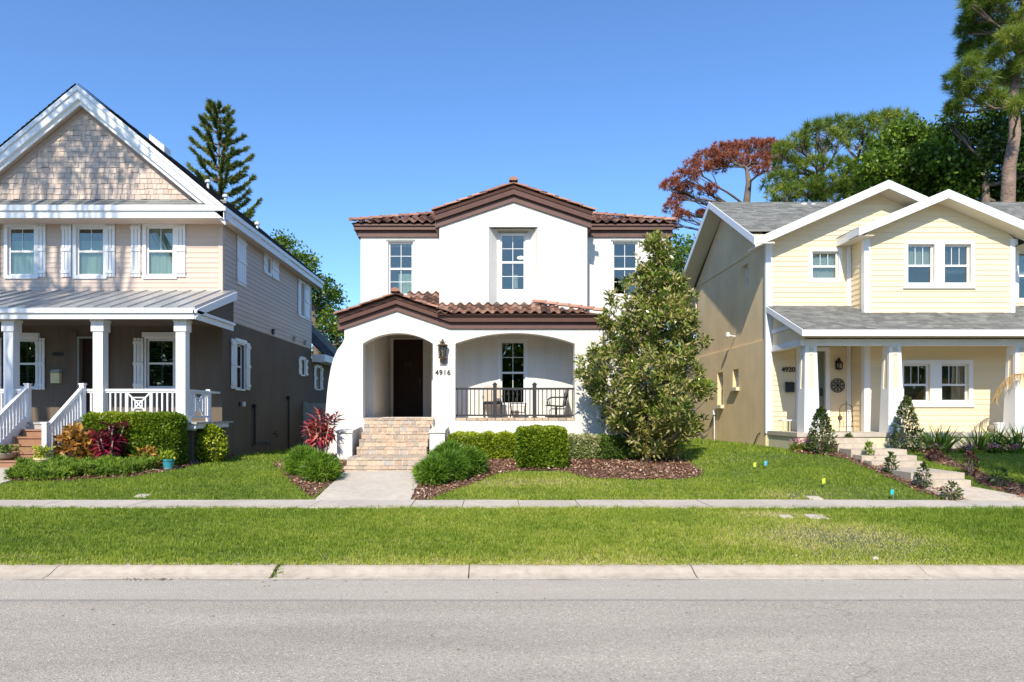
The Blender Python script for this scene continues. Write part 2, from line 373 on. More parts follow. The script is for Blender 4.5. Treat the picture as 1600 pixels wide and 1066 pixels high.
def text_obj(txt, size, loc, mat, parent, ext=.006, name='house_number', spacing=1.0):
    c = bpy.data.curves.new('t', 'FONT'); c.body = txt; c.size = size; c.extrude = ext; c.offset = size * .018; c.space_character = spacing; c.align_x = 'CENTER'; c.align_y = 'CENTER'
    t = bpy.data.objects.new('t', c); COL.objects.link(t); t.rotation_euler = (R(90), 0, 0)
    bpy.context.view_layer.update()
    me = bpy.data.meshes.new_from_object(t.evaluated_get(bpy.context.evaluated_depsgraph_get()))
    mtx = t.matrix_world.copy(); bpy.data.objects.remove(t)
    me.transform(mtx); me.name = name; me.materials.clear(); me.materials.append(MT[mat])
    o = bpy.data.objects.new(name, me); COL.objects.link(o)
    L = np.array(loc, float)
    if parent: o.parent = parent; L = L - ORG[parent.name]
    o.location = L; return o
# wall frames: (a along wall, b inwards, c up)
def XF(y0): return lambda a, b, c: (a, y0 + b, c)
def XR(x0): return lambda a, b, c: (x0 - b, a, c)      # wall facing +X
def XL(x0): return lambda a, b, c: (x0 + b, a, c)      # wall facing -X

# ------------------------------------------------------------------ windows
def window(root, xf, a0, a1, c0, c1, casing=.07, proud=.025, recess=.05, top=(0, 0), bot=(0, 0), split=.5, cover=None, cover_part=(0, 1, 0, 1),
           cmat='curtain', casing_mat='white', sill=False, header=0, rail=.05, frame=.045, grid=.014, slats=0, two=None, lbl=None):
    """a0..c1 is the opening; top/bot = (vertical muntins, horizontal muntins); two = second cover"""
    m = MB(xf)
    if casing:
        k = casing
        m.box(a0 - k, a0, -proud, -.0015, c0 - k, c1 + k); m.box(a1, a1 + k, -proud, -.0015, c0 - k, c1 + k)
        m.box(a0, a1, -proud, -.0015, c1, c1 + k); m.box(a0, a1, -proud, -.0015, c0 - k, c0)
    if header: m.box(a0 - casing - .05, a1 + casing + .05, -proud - .03, .0, c1 + casing, c1 + casing + header)
    if sill: m.box(a0 - casing - .04, a1 + casing + .04, -proud - .05, .0, c0 - casing - .05, c0 - casing)
    if not m.v: m.box(a0 - .002, a1 + .002, recess - .002, recess + .03, c1 - .03, c1 + .002)
    w = build(m, 'window', casing_mat, root, label=lbl)
    s = MB(xf); b0, b1 = recess, recess + .04; f = frame
    s.box(a0, a0 + f, b0, b1, c0, c1); s.box(a1 - f, a1, b0, b1, c0, c1); s.box(a0 + f, a1 - f, b0, b1, c1 - f, c1); s.box(a0 + f, a1 - f, b0, b1, c0, c0 + f)
    cm = c0 + (c1 - c0) * split
    if split: s.box(a0 + f, a1 - f, b0 - .012, b1, cm - rail / 2, cm + rail / 2)
    gb = b0 + .018
    for (nv, nh), lo, hi in ((bot, c0 + f, cm - rail / 2), (top, cm + rail / 2, c1 - f)):
        for i in range(nv):
            x = a0 + f + (a1 - a0 - 2 * f) * (i + 1) / (nv + 1); s.box(x - grid / 2, x + grid / 2, gb - .006, gb, lo, hi)
        for i in range(nh):
            z = lo + (hi - lo) * (i + 1) / (nh + 1); s.box(a0 + f, a1 - f, gb - .005, gb - .001, z - grid / 2, z + grid / 2)
    build(s, 'sash', 'white_sash', w)
    g = MB(xf); g.box(a0 + f, a1 - f, gb + .002, gb + .006, c0 + f, c1 - f); build(g, 'pane', 'glass', w)
    for cv, cmm, part in ([(cover, cmat, cover_part)] if cover else []) + ([two] if two else []):
        c = MB(xf); b = b1 + .05
        x0 = a0 + (a1 - a0) * part[0]; x1 = a0 + (a1 - a0) * part[1]; z0 = c0 + (c1 - c0) * part[2]; z1 = c0 + (c1 - c0) * part[3]
        if cv == 'curtain':
            n = max(6, int((x1 - x0) / .02)); 
            for i in range(n):
                xa = x0 + (x1 - x0) * i / n; xb = x0 + (x1 - x0) * (i + 1) / n
                ya = b + .012 * math.sin(i * 1.3) + .008 * math.sin(i * .5); yb = b + .012 * math.sin((i + 1) * 1.3) + .008 * math.sin((i + 1) * .5)
                c.quad((xa, ya, z0), (xb, yb, z0), (xb, yb, z1), (xa, ya, z1))
        else:
            z = z0
            while z < z1:
                c.hexa([(x0, b - .022, z), (x1, b - .022, z), (x1, b + .018, z + .012), (x0, b + .018, z + .012)], [(x0, b - .022, z + .004), (x1, b - .022, z + .004), (x1, b + .018, z + .016), (x0, b + .018, z + .016)])
                z += .038 if cv == 'blind' else .06
            if cv == 'louver':
                for x in (x0, (x0 + x1) / 2, x1): c.box(x - .025, x + .025, b - .03, b + .02, z0, z1)
                c.box(x0, x1, b - .03, b + .02, (z0 + z1) / 2 - .03, (z0 + z1) / 2 + .03)
        build(c, 'curtain' if cv == 'curtain' else 'blind', cmm, w)
    return w
def shutter(root, xf, a0, a1, c0, c1, boards=3, label=None):
    m = MB(xf); w = (a1 - a0) / boards
    for i in range(boards): m.box(a0 + i * w + .008, a0 + (i + 1) * w - .008, -.045, -.022, c0, c1)
    h = c1 - c0
    for z in (c0 + h * .09, c0 + h * .5, c0 + h * .91): m.box(a0, a1, -.068, -.045, z - .04, z + .04)
    m.box(a0 + .03, a1 - .03, -.022, 0, c0 + .05, c0 + .09); m.box(a0 + .03, a1 - .03, -.022, 0, c1 - .09, c1 - .05)
    return build(m, 'shutter', 'white', root, label=label)

# ------------------------------------------------------------------ roof coverings
def plane_rows(mb, o, u, v, ulen_fn, vlen, expo, tab, thick=.012, gap=0, jitter=.0):
    """shingle courses on the plane o + a*u + b*v ; ulen_fn(b)->(a0,a1)"""
    o = np.array(o, float); u = np.array(u, float); v = np.array(v, float); n = np.cross(u, v); n /= np.linalg.norm(n)
    if n[2] < 0: n = -n
    b = 0; k = 0
    while b < vlen - 1e-4:
        e = min(b + expo, vlen); a0, a1 = ulen_fn(b); c0, c1 = ulen_fn(e)
        if max(a1 - a0, c1 - c0) <= 0: b = e; continue
        lo0, hi0 = min(a0, c0), max(a1, c1); x = lo0 - random.random() * tab
        while x < hi0:
            x2 = x + tab * (random.uniform(.6, 1.5) if jitter else 1)
            p0, p1 = max(x + gap, a0), min(x2, a1); q0, q1 = max(x + gap, c0), min(x2, c1)
            if p1 > p0 or q1 > q0:
                p0 = min(p0, a1); p1 = max(p1, a0); q0 = min(q0, c1); q1 = max(q1, c0)
                if p1 < p0: p0 = p1 = (p0 + p1) / 2
                if q1 < q0: q0 = q1 = (q0 + q1) / 2
                t = thick * (1 + (jitter and random.choice((0, .6))))
                j = random.uniform(-jitter, jitter)
                A = o + u * p0 + v * (b + j) + n * t; B = o + u * p1 + v * (b + j) + n * t; C = o + u * q1 + v * e + n * .001; D = o + u * q0 + v * e + n * .001
                A0 = o + u * p0 + v * (b + j); B0 = o + u * p1 + v * (b + j)
                r = random.random(); mb.quad(A, B, C, D, r); mb.quad(A0, B0, B, A, r * .8)
            x = x2
        b = e; k += 1
def barrel_tiles(mb, o, u, v, ulen_fn, vlen, expo=.30, pitch=.225, clip=None):
    """S-shaped clay tiles; u along the eave, v up the slope (unit vectors)"""
    o = np.array(o, float); u = np.array(u, float); v = np.array(v, float); n = np.cross(u, v); n /= np.linalg.norm(n)
    if n[2] < 0: n = -n
    b = 0; seg = 8
    while b < vlen - .02:
        e = min(b + expo, vlen); a0 = min(ulen_fn(b)[0], ulen_fn(e)[0]); a1 = max(ulen_fn(b)[1], ulen_fn(e)[1])
        k0 = math.floor(a0 / pitch); k1 = math.ceil(a1 / pitch)
        for k in range(k0, k1):
            xm = (k + .5) * pitch; m0, m1 = ulen_fn((b + e) / 2)
            if xm < m0 or xm > m1: continue
            P = o + u * xm + v * (b + e) / 2
            if clip and not clip(P): continue
            r = random.random() ** 1.0; dj = random.uniform(-.012, .012); lift = .030 + random.uniform(-.004, .006)
            vs = []
            for bb, ll in ((b + dj, lift), (e + .03, .006)):
                for i in range(seg + 1):
                    t = i / seg; h = .052 * math.sin(math.pi * min(t / .62, 1)) if t < .62 else -.016 * math.sin(math.pi * (t - .62) / .38)
                    vs.append(o + u * ((k + t) * pitch) + v * bb + n * (h + ll + .012))
            for i in range(seg + 1): vs.append(vs[i] - n * .016 + v * .0)
            fs = [(i, i + 1, seg + 2 + i, seg + 1 + i) for i in range(seg)] + [(2 * seg + 2 + i, 2 * seg + 3 + i, i + 1, i) for i in range(seg)]
            mb._add(vs, fs, r)
        b = e
def cap_tiles(mb, p, q, rad=.085, step=.33, up=(0, 0, 1), flip=False):
    p = np.array(p, float); q = np.array(q, float); L = np.linalg.norm(q - p); n = max(1, round(L / step)); d = (q - p) / L
    up = np.array(up, float); s = np.cross(d, up); s /= np.linalg.norm(s); w = np.cross(s, d)
    for i in range(n):
        a = p + d * (L * i / n - .01); b = p + d * (L * (i + 1) / n + .03); vs = []
        for P, rr, l in ((a, rad * 1.08, .018), (b, rad * .9, .0)):
            for k in range(9):
                t = math.pi * k / 8; vs.append(P + s * rr * math.cos(t) + w * (rr * math.sin(t) * .8 + l))
        m = len(vs)
        for k in range(9): vs.append(np.array(vs[k]) * .15 + np.array(a) * .85)
        mb._add(vs, [(k, k + 1, 10 + k, 9 + k) for k in range(8)] + [(18 + k, 19 + k, k + 1, k) for k in range(8)], random.random())

# ------------------------------------------------------------------ foliage
def unit(a): return a / (np.linalg.norm(a, axis=-1, keepdims=True) + 1e-9)
def leaf_quads(C, D, L, W, rs, droop=.25, roll=1.0):
    """C base points, D leaf directions, L lengths, W widths -> V,F"""
    n = len(C); L = np.broadcast_to(L, n)[:, None]; W = np.broadcast_to(W, n)[:, None]
    up = unit(np.stack([rs.normal(0, roll, n), rs.normal(0, roll, n), np.ones(n)], 1))
    s = unit(np.cross(D, up)); nn = np.cross(s, D)
    a = C; b = C + D * L * .45 + s * W * .5 + nn * L * .05; c = C + D * L - nn * L * droop * .5; d = C + D * L * .45 - s * W * .5 + nn * L * .05
    V = np.stack([a, d, c, b], 1).reshape(-1, 3); Fa = np.arange(n * 4).reshape(n, 4); return V, Fa
def blade_tris(C, D, L, W, rs):
    n = len(C); s = unit(np.cross(D, unit(rs.normal(0, 1, (n, 3))))); L = np.broadcast_to(L, n)[:, None]; W = np.broadcast_to(W, n)[:, None]
    V = np.stack([C - s * W / 2, C + s * W / 2, C + D * L], 1).reshape(-1, 3); return V, np.arange(n * 3).reshape(n, 3)
def cat_np(parts):
    V = []; Fs = []; o = 0; r = []
    for v, f, q in parts: V.append(v); Fs.append(f + o); r.append(q); o += len(v)
    return np.concatenate(V), np.concatenate(Fs), np.concatenate(r)
def rdir(n, rs, up=0.): 
    d = rs.normal(0, 1, (n, 3)); d[:, 2] += up; return unit(d)
def tone(C, rs, scale=1.3, amt=.5):
    """per-leaf tone, natural colour variation in soft groups"""
    p = np.sin(C[:, 0] * scale + 1.3) * np.cos(C[:, 1] * scale * 1.1 + .4) + np.sin(C[:, 2] * scale * 1.7 + C[:, 0] * .8)
    return np.clip(.42 + .14 * p * amt * 2 + rs.normal(0, .2, len(C)), 0, 1)
def clump_leaves(P, nl, spread, L, W, rs, up=.3, outward=None):
    n = len(P) * nl; C = np.repeat(P, nl, 0) + rs.normal(0, 1, (n, 3)) * spread
    D = rdir(n, rs, up)
    if outward is not None: D = unit(D + np.repeat(outward, nl, 0))
    Ls = L * rs.uniform(.7, 1.3, n); V, Fq = leaf_quads(C, D, Ls, W * Ls / L, rs)
    return V, Fq, tone(C, rs)
def needle_tufts(P, nn, L, W, rs, up=.5, dirs=None):
    n = len(P) * nn; C = np.repeat(P, nn, 0); D = rdir(n, rs, up)
    if dirs is not None: D = unit(D * .75 + np.repeat(dirs, nn, 0))
    V, Fq = blade_tris(C + D * L * .08, D, L * rs.uniform(.6, 1.1, n), W, rs); t = np.repeat(tone(P, rs), nn) * .8 + rs.uniform(0, .2, n)
    return V, Fq, np.clip(t, 0, 1)
def branch_path(a, b, rs, sag=.15, n=5, wig=.06):
    a = np.array(a, float); b = np.array(b, float); L = np.linalg.norm(b - a); out = []
    m = (a + b) / 2 + np.array([0, 0, -sag * L]) + rs.normal(0, wig * L, 3)
    for i in range(n + 1):
        t = i / n; out.append((1 - t) ** 2 * a + 2 * t * (1 - t) * m + t * t * b + (rs.normal(0, wig * L * .15, 3) if 0 < i < n else 0))
    return out
def blob_tree(name, label, cat, d, trunk_px, trunk_r, blobs, kind, lmat, bmat='bark', group=None, nclump=60, seed=1, ddepth=1.5, base_z=None, leafL=.22, leafW=.12, nl=16,
              spread=.35, tuftn=26, limb_r=.12, depth_k=1.0, sag=.12, twigs=10, world=None):
    """crown clumps given in photo pixels at distance d, each turned into a real 3-D volume with its own depth"""
    rs = np.random.default_rng(seed)
    tp = [np.array((PX(x, d + o), d + o, PZ(y, d + o))) for x, y, o in trunk_px] if world is None else [np.array(p, float) for p in world]
    root = thing(name, label, cat, tuple(tp[0]), group)
    tr = MB(); n = len(tp); tr.tube(tp, [trunk_r * (1 - .75 * i / (n - 1)) for i in range(n)], 10); build(tr, 'trunk', bmat, root, smooth=True)
    lb = MB(); P = []; O = []
    dense = np.array([p for i in range(n - 1) for p in np.linspace(tp[i], tp[i + 1], 8)])
    for bl in blobs:
        if world is None:
            dd = d + (bl[4] if len(bl) > 4 else rs.uniform(-ddepth, ddepth)); c = np.array((PX(bl[0], dd), dd, PZ(bl[1], dd))); r3 = np.array((bl[2] * dd / F, bl[2] * dd / F * depth_k, bl[3] * dd / F))
        else: c = np.array(bl[:3], float); r3 = np.array(bl[3:6], float)
        low = dense[dense[:, 2] < c[2] + .2 * r3[2]]; low = low if len(low) else dense[:1]
        a = low[np.argmin(np.linalg.norm(low - c - np.array((0, 0, -.35 * np.linalg.norm(c[:2] - dense[0][:2]))), axis=1))]
        path = branch_path(a, c - np.array((0, 0, r3[2] * .5)), rs, sag, 6); lb.tube(path, list(np.linspace(limb_r, limb_r * .35, 7)), 6)
        vol = (r3[0] * r3[1] * r3[2]) ** (1 / 3); k = int(nclump * max(.4, vol) ** 1.6)
        q = unit(rs.normal(0, 1, (k, 3))) * (rs.uniform(.25, 1, (k, 1)) ** .5) * r3; q[:, 2] = np.where(q[:, 2] < -.5 * r3[2], -q[:, 2], q[:, 2])
        q += rs.normal(0, .08, (k, 3)) * r3
        P.append(c + q); O.append(unit(q / r3) * .6)
        for i in rs.choice(k, min(k, twigs), replace=False):
            st = path[rs.integers(3, 7)]; lb.tube(branch_path(st, c + q[i], rs, .05, 3, .08), list(np.linspace(limb_r * .3, limb_r * .1, 4)), 4)
    build(lb, 'limbs', bmat, root, smooth=True)
    P = np.concatenate(P); O = np.concatenate(O)
    if kind == 'leaf': data = clump_leaves(P, nl, spread, leafL, leafW, rs, .2, O)
    else: data = needle_tufts(P, tuftn, leafL, leafW, rs, .35, O)
    build(data, 'crown', lmat, root)
    return root
# ================================================================== SETTING
# road, kerb, turf, pavement
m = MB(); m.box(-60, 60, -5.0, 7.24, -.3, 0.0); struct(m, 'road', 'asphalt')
m = MB(); jx = [-60]; x = -7.95 - 3.1 * 14
joints = [-58 + i * 3.0 for i in range(40)]
joints = sorted(set([PX(87, 7.4) + 0, PX(432, 7.4), PX(733, 7.4), PX(1082, 7.4), PX(1440, 7.4)] + [PX(87, 7.4) - 2.5 * i for i in range(1, 18)] + [PX(1440, 7.4) + 2.5 * i for i in range(1, 18)]))
prof = [(7.20, -.2), (7.20, .004), (7.26, .010), (7.32, .026), (7.38, .052), (7.43, .070), (7.48, .078), (7.60, .080), (7.60, -.2)]
for i in range(len(joints) - 1):
    g = .006 if abs(joints[i] - PX(432, 7.4)) > .1 else .02
    a = joints[i] + g; b = joints[i + 1] - (.006 if abs(joints[i + 1] - PX(432, 7.4)) > .1 else .02)
    n = 6; vs = []; dz = random.uniform(-.003, .003)
    for k in range(n + 1):
        xx = a + (b - a) * k / n
        for (yy, zz) in prof: vs.append((xx, yy + (.003 * math.sin(xx * 3)), zz + (dz if zz > 0 else 0)))
    q = len(prof); fs = [(k * q + j, (k + 1) * q + j, (k + 1) * q + j + 1, k * q + j + 1) for k in range(n) for j in range(q - 1)]
    fs += [tuple(range(q)), tuple(range(n * q, n * q + q))[::-1]]
    m._add(vs, fs)
struct(m, 'kerb', 'curb')
# terrain sheet
ys = [7.5, 7.8, 8.4, 9, 9.6, 10.2, 10.5] + list(np.arange(10.8, 18.2, .3)) + [19, 20, 22, 24, 27, 30, 35, 42, 60, 100, 200, 400]
xs = [-300, -120, -60, -35, -25, -20, -17] + list(np.arange(-15, 15.01, .5)) + [17, 20, 25, 35, 60, 120, 300]
m = MB(); 
V = [(x, y, gzf(x, y) + (0 if y > 7.6 else -.02)) for y in ys for x in xs]; nx = len(xs)
m._add(V, [(j * nx + i, j * nx + i + 1, (j + 1) * nx + i + 1, (j + 1) * nx + i) for j in range(len(ys) - 1) for i in range(nx - 1)])
m._add([(-300, -200, -.12), (300, -200, -.12), (300, -5.3, -.02), (-300, -5.3, -.02)], [(0, 1, 2, 3)])
m._add([(-300, -5.3, -.35), (300, -5.3, -.35), (300, 7.55, -.35), (-300, 7.55, -.35)], [(0, 1, 2, 3)])
struct(m, 'ground', 'soil')
# sidewalk slabs
def slab_walk(m, x0, x1, y0, y1, zf, t=.1, gap=.006):
    m.hexa([(x0 + gap, y0, zf(x0, y0) - t), (x1 - gap, y0, zf(x1, y0) - t), (x1 - gap, y1, zf(x1, y1) - t), (x0 + gap, y1, zf(x0, y1) - t)],
           [(x0 + gap, y0, zf(x0, y0)), (x1 - gap, y0, zf(x1, y0)), (x1 - gap, y1, zf(x1, y1)), (x0 + gap, y1, zf(x0, y1))])
sx = sorted([PX(p, 11.0) for p in (489, 643, 723, 811, 905, 1010, 1105)] + [PX(489, 11) - 1.45 * i for i in range(1, 30)] + [PX(1105, 11) + 1.45 * i for i in range(1, 30)])
m = MB()
for i in range(len(sx) - 1):
    dz = random.uniform(-.006, .006)
    slab_walk(m, sx[i], sx[i + 1], 10.74, 11.6, lambda x, y: .262 + dz + (.0 if y < 11 else .008))
struct(m, 'sidewalk', 'concrete')
# front walk of the middle house
m = MB(); W0, W1 = -3.04, -1.42
slab_walk(m, W0, W1, 11.61, 12.75, lambda x, y: gzf(x, y) + .03, gap=0); slab_walk(m, W0, W1, 12.758, 13.92, lambda x, y: gzf(x, y) + .025, gap=0)
struct(m, 'front_walk', 'concrete')
m = MB(); m.hexa([(-13, 11.61, .15), (-10.1, 11.61, .15), (-9.35, 12.9, .3), (-13, 12.9, .3)], [(-13, 11.61, .285), (-10.1, 11.61, .285), (-9.35, 12.9, .41), (-13, 12.9, .41)])
m.hexa([(-13, 12.9, .3), (-9.35, 12.9, .3), (-9.35, 14.6, .3), (-13, 14.6, .3)], [(-13, 12.9, .41), (-9.35, 12.9, .41), (-9.35, 14.6, .60), (-13, 14.6, .60)])
struct(m, 'side_walk_path', 'concrete')
# stepped path of the right house
m = MB(); E = .012
steps3 = [(7.60, 8.54, 15.5, 15.90, 1.17), (7.60, 8.46, 15.1, 15.5, 1.06), (7.62, 8.80, 14.55, 15.1, .965), (7.62, 8.76, 14.15, 14.55, .86), (7.62, 8.68, 13.8, 14.15, .765), (7.63, 8.61, 12.5, 13.8, .65), (7.64, 8.53, 12.2, 12.5, .545)]
for x0, x1, y0, y1, z in steps3: m.box(x0 + random.uniform(-E, E), x1 + random.uniform(-E, E), y0, y1 + .05 - .1, .2, z)
for i in range(len(steps3) - 1): m.box(steps3[i + 1][0] + .05, steps3[i + 1][1] - .05, steps3[i][2] - .06, steps3[i][2] + .0, .2, steps3[i + 1][4] - .001)
m.hexa([(7.70, 11.61, .1), (9.25, 11.61, .1), (8.55, 12.2, .2), (7.64, 12.2, .2)], [(7.70, 11.61, .285), (9.25, 11.61, .285), (8.55, 12.2, .43), (7.64, 12.2, .43)])
o = struct(m, 'stepped_path', 'curb')
# planting beds
def px_poly(pts): return [G(*p) for p in pts]
BEDS = [px_poly(p) for p in (
    [(430, 727), (447, 745), (470, 765), (487, 779), (512, 760), (541, 737), (542, 716), (500, 708), (455, 715)],
    [(645, 768), (647, 783), (668, 783), (700, 770), (738, 757), (770, 744), (800, 738), (850, 735), (880, 738), (920, 748), (1000, 751), (1060, 750), (1092, 746), (1098, 738), (1080, 727), (1050, 712), (1000, 702), (960, 700), (900, 700), (800, 702), (700, 708), (668, 724), (662, 745)],
    [(12, 753), (40, 735), (75, 718), (130, 712), (280, 712), (350, 706), (366, 716), (330, 722), (262, 738), (200, 747), (90, 752)],
    [(1236, 698), (1238, 708), (1290, 713), (1320, 717), (1345, 728), (1380, 744), (1425, 764), (1470, 780), (1512, 784), (1480, 768), (1440, 752), (1400, 735), (1350, 716), (1327, 699), (1300, 690), (1262, 690)],
    [(1372, 704), (1432, 704), (1452, 722), (1506, 735), (1530, 757), (1580, 775), (1625, 787), (1680, 787), (1640, 772), (1580, 755), (1535, 740), (1500, 725), (1470, 712), (1520, 703), (1700, 703), (1700, 690), (1372, 690)])]
def in_poly(x, y, poly):
    x = np.asarray(x); y = np.asarray(y); c = np.zeros(x.shape, bool); n = len(poly)
    for i in range(n):
        x0, y0 = poly[i]; x1, y1 = poly[(i + 1) % n]
        if y0 == y1: continue
        t = ((y0 > y) != (y1 > y)) & (x < (x1 - x0) * (y - y0) / (y1 - y0) + x0); c ^= t
    return c
def bed_mesh(poly):
    xs_ = [p[0] for p in poly]; ys_ = [p[1] for p in poly]; m = MB(); s = .12
    for i in range(int((max(xs_) - min(xs_)) / s) + 2):
        for j in range(int((max(ys_) - min(ys_)) / s) + 2):
            x = min(xs_) + i * s - s / 2; y = min(ys_) + j * s - s / 2
            if in_poly(np.array([x + s / 2]), np.array([y + s / 2]), poly)[0] and y + s < 17.6:
                m.quad(*[(a, b, gzf(a, b) + .015) for a, b in ((x, y), (x + s, y), (x + s, y + s), (x, y + s))])
    return m
CH = []
for poly in BEDS:
    m = bed_mesh(poly); struct(m, 'mulch_bed', 'mulch')
    xs_ = [p[0] for p in poly]; ys_ = [p[1] for p in poly]; A = (max(xs_) - min(xs_)) * (max(ys_) - min(ys_)); n = int(A * 900)
    x = rng.uniform(min(xs_), max(xs_), n); y = rng.uniform(min(ys_), max(ys_), n); k = in_poly(x, y, poly); x = x[k]; y = y[k]
    x = x + rng.normal(0, .03, len(x)); y = y + rng.normal(0, .03, len(x))
    C = np.stack([x, y, gz(x, y) + .03 + rng.uniform(0, .02, len(x))], 1); D = rdir(len(x), rng); D[:, 2] *= .35; D = unit(D)
    L = rng.uniform(.03, .09, len(x)); V, Fq = leaf_quads(C, D, L, L * rng.uniform(.25, .5, len(x)), rng, .0, .35); CH.append((V, Fq, rng.uniform(0, 1, len(x))))
o = build(cat_np(CH), 'mulch_chips', 'chips'); tag(o, 'loose reddish brown bark chips covering the planting beds', 'mulch', kind='stuff')

# ================================================================== MIDDLE HOUSE (white stucco, clay tiles)
H2 = thing('white_house', 'white two storey stucco house with clay tile roof, arched porch and number 4916', 'house', (.4, 20.0, .7))
YF = 16.5; YW = 17.75; YB = 16.9; YD = 20.6; FL = 1.635; CE = 4.0
pf = XF(YW)
def pxw(x0, x1, y0, y1, d): return (PX(x0, d), PX(x1, d), PZ(y1, d), PZ(y0, d))
wL = pxw(606.5, 645.5, 378, 461, YW); wR = pxw(957.5, 996.5, 378, 461, YW); wP = pxw(782, 821, 533, 632, YW)
bayA, bayB = PX(686.5, YB), PX(917.5, YB); XLW, XRW = -3.47, 4.46; ZT = 6.33
wallm = MB(pf)
# main front wall (ground floor has the door recess)
recA, recB = -3.12, -1.62
wallm.panel(XLW, XRW, .4, ZT, .2, [(recA, recB, FL, CE), wP, (wL[0], wL[1], wL[2], wL[3]), (wR[0], wR[1], wR[2], wR[3]), (bayA + .2, bayB - .2, 4.6, ZT - .02)])
wallm.xf = None
wallm.box(XLW, XLW + .2, YW + .2, 27, .4, ZT); wallm.box(XRW - .2, XRW, YW + .2, 27, .4, ZT); wallm.box(XLW, XRW, 27, 27.2, .4, ZT)
# recess
wallm.box(recA - .15, recA, YW + .2, YD + .2, FL - .3, CE + .1); wallm.box(recB, recB + .15, YW + .2, YD + .2, FL - .3, CE + .1)
build(wallm, 'main_wall', 'stucco_white', H2)
m = MB(); dA, dB = PX(614.5, YD), PX(661, YD); 
mm = MB(XF(YD)); mm.panel(recA, recB, FL - .2, CE + .1, .15, [(dA, dB, FL - .25, CE - .04)]); build(mm, 'entry_wall', 'stucco_white', H2)
# arched front wall
def arch(x, xa, xb, zs, zc):
    t = (2 * (x - (xa + xb) / 2) / (xb - xa)); return zs + (zc - zs) * math.sqrt(max(0, 1 - t * t)) * (1 if True else 0)
def flat_arch(x, xa, xb, zs, zc):   # segmental arch
    h = zc - zs; w = (xb - xa) / 2; Rr = (w * w + h * h) / (2 * h); return zc - Rr + math.sqrt(max(0, Rr * Rr - (x - (xa + xb) / 2) ** 2))
A1 = (PX(567, YF), PX(676.5, YF)); A2 = (PX(711.5, YF), PX(898, YF)); ZS = PZ(537, YF); ZC = PZ(520.5, YF); SILL = PZ(657.5, YF)
gx0, gxa, gx1 = PX(538, YF), PX(620, YF), PX(703, YF); gz0, gza = PZ(514, YF), PZ(486, YF)
def topz(x): 
    if x < gxa: return gz0 + (gza - gz0) * (x - gx0) / (gxa - gx0) + .12
    if x < gx1: return gza + (gz0 - gza) * (x - gxa) / (gx1 - gxa) + .12
    return gz0 + .12
XE = 2.62
bx = sorted({gx0, gxa, gx1, XE, *A1, *A2, *np.linspace(A1[0], A1[1], 25), *np.linspace(A2[0], A2[1], 33)})
m = MB(); T = .3
def pw(m, a, b, za0, zb0, za1, zb1):
    for y in (YF, YF + T): m.quad((a, y, za0), (b, y, zb0), (b, y, zb1), (a, y, za1))
for a, b in zip(bx[:-1], bx[1:]):
    mid = (a + b) / 2
    for ar, bot in ((A1, FL - .02), (A2, SILL)):
        if ar[0] < mid < ar[1]:
            za, zb = flat_arch(a, *ar, ZS, ZC), flat_arch(b, *ar, ZS, ZC)
            pw(m, a, b, za, zb, topz(a), topz(b)); m.quad((a, YF, za), (b, YF, zb), (b, YF + T, zb), (a, YF + T, za))
            pw(m, a, b, .3, .3, bot, bot); m.quad((a, YF, bot), (b, YF, bot), (b, YF + T, bot), (a, YF + T, bot)); break
    else: pw(m, a, b, .3, .3, topz(a), topz(b))
for ar, bot in ((A1, FL - .02), (A2, SILL)):
    for x in ar: m.quad((x, YF, bot), (x, YF + T, bot), (x, YF + T, ZS), (x, YF, ZS))
m.quad((XE, YF, .3), (XE, YF + T, .3), (XE, YF + T, gz0 + .1), (XE, YF, gz0 + .1))
m.box(XE - .25, XE, YF + T, YW, .3, CE)    # right return
m.box(gx0, gx0 + .25, YF + T, YW, .3, gz0)    # left return
# flared buttress on the left
fl = [(538, 513), (538, 530), (534, 538), (527, 547), (521, 560), (517, 575), (513.5, 595), (511, 615), (509, 640), (507, 665), (505, 735)]
fp = [(PX(a, YF), PZ(b, YF)) for a, b in fl]
for (a, z1), (b, z0) in zip(fp[:-1], fp[1:]):
    for y in (YF, YF + T): m.quad((b, y, z0), (gx0, y, z0), (gx0, y, z1), (a, y, z1))
    m.quad((b, YF, z0), (b, YF + T, z0), (a, YF + T, z1), (a, YF, z1))
build(m, 'porch_wall', 'stucco_white', H2)
# bay with splayed niche
m = MB(); wB = (PX(781.5, YB + .35), PX(821, YB + .35), PZ(455, YB + .35), PZ(366, YB + .35))
N0 = (PX(763.5, YB), PX(840.5, YB), 4.3, PZ(343, YB)); N1 = (PX(776.5, YB + .3), PX(828, YB + .3), 4.3, PZ(360, YB + .3))
bt = XF(YB); bax = PX(802, YB); bz0, bza = PZ(355, YB), PZ(316, YB)
def bwall(y, x0, x1, holes): 
    q = MB(XF(y)); q.panel(x0, x1, 4.3, bz0, .02, holes); return q
q = MB(bt); q.panel(bayA, bayB, 4.2, bz0, .15, [N0]); m.v += q.v; m.f += q.f; m.r += q.r
m.slab([(bayA, YB, bz0), (bayB, YB, bz0), (bayB, YB, bz0 + .1), (bax, YB, bza + .1), (bayA, YB, bz0 + .1)], (0, .15, 0))
m.box(bayA, bayA + .15, YB + .15, YW + .02, 4.2, 6.6); m.box(bayB - .15, bayB, YB + .15, YW + .02, 4.2, 6.6)
qq = YB + .3
m.quad((N0[0], YB, 4.3), (N0[0], YB, N0[3]), (N1[0], qq, N1[3]), (N1[0], qq, 4.3)); m.quad((N0[1], YB, 4.3), (N0[1], YB, N0[3]), (N1[1], qq, N1[3]), (N1[1], qq, 4.3))
m.quad((N0[0], YB, N0[3]), (N0[1], YB, N0[3]), (N1[1], qq, N1[3]), (N1[0], qq, N1[3]))
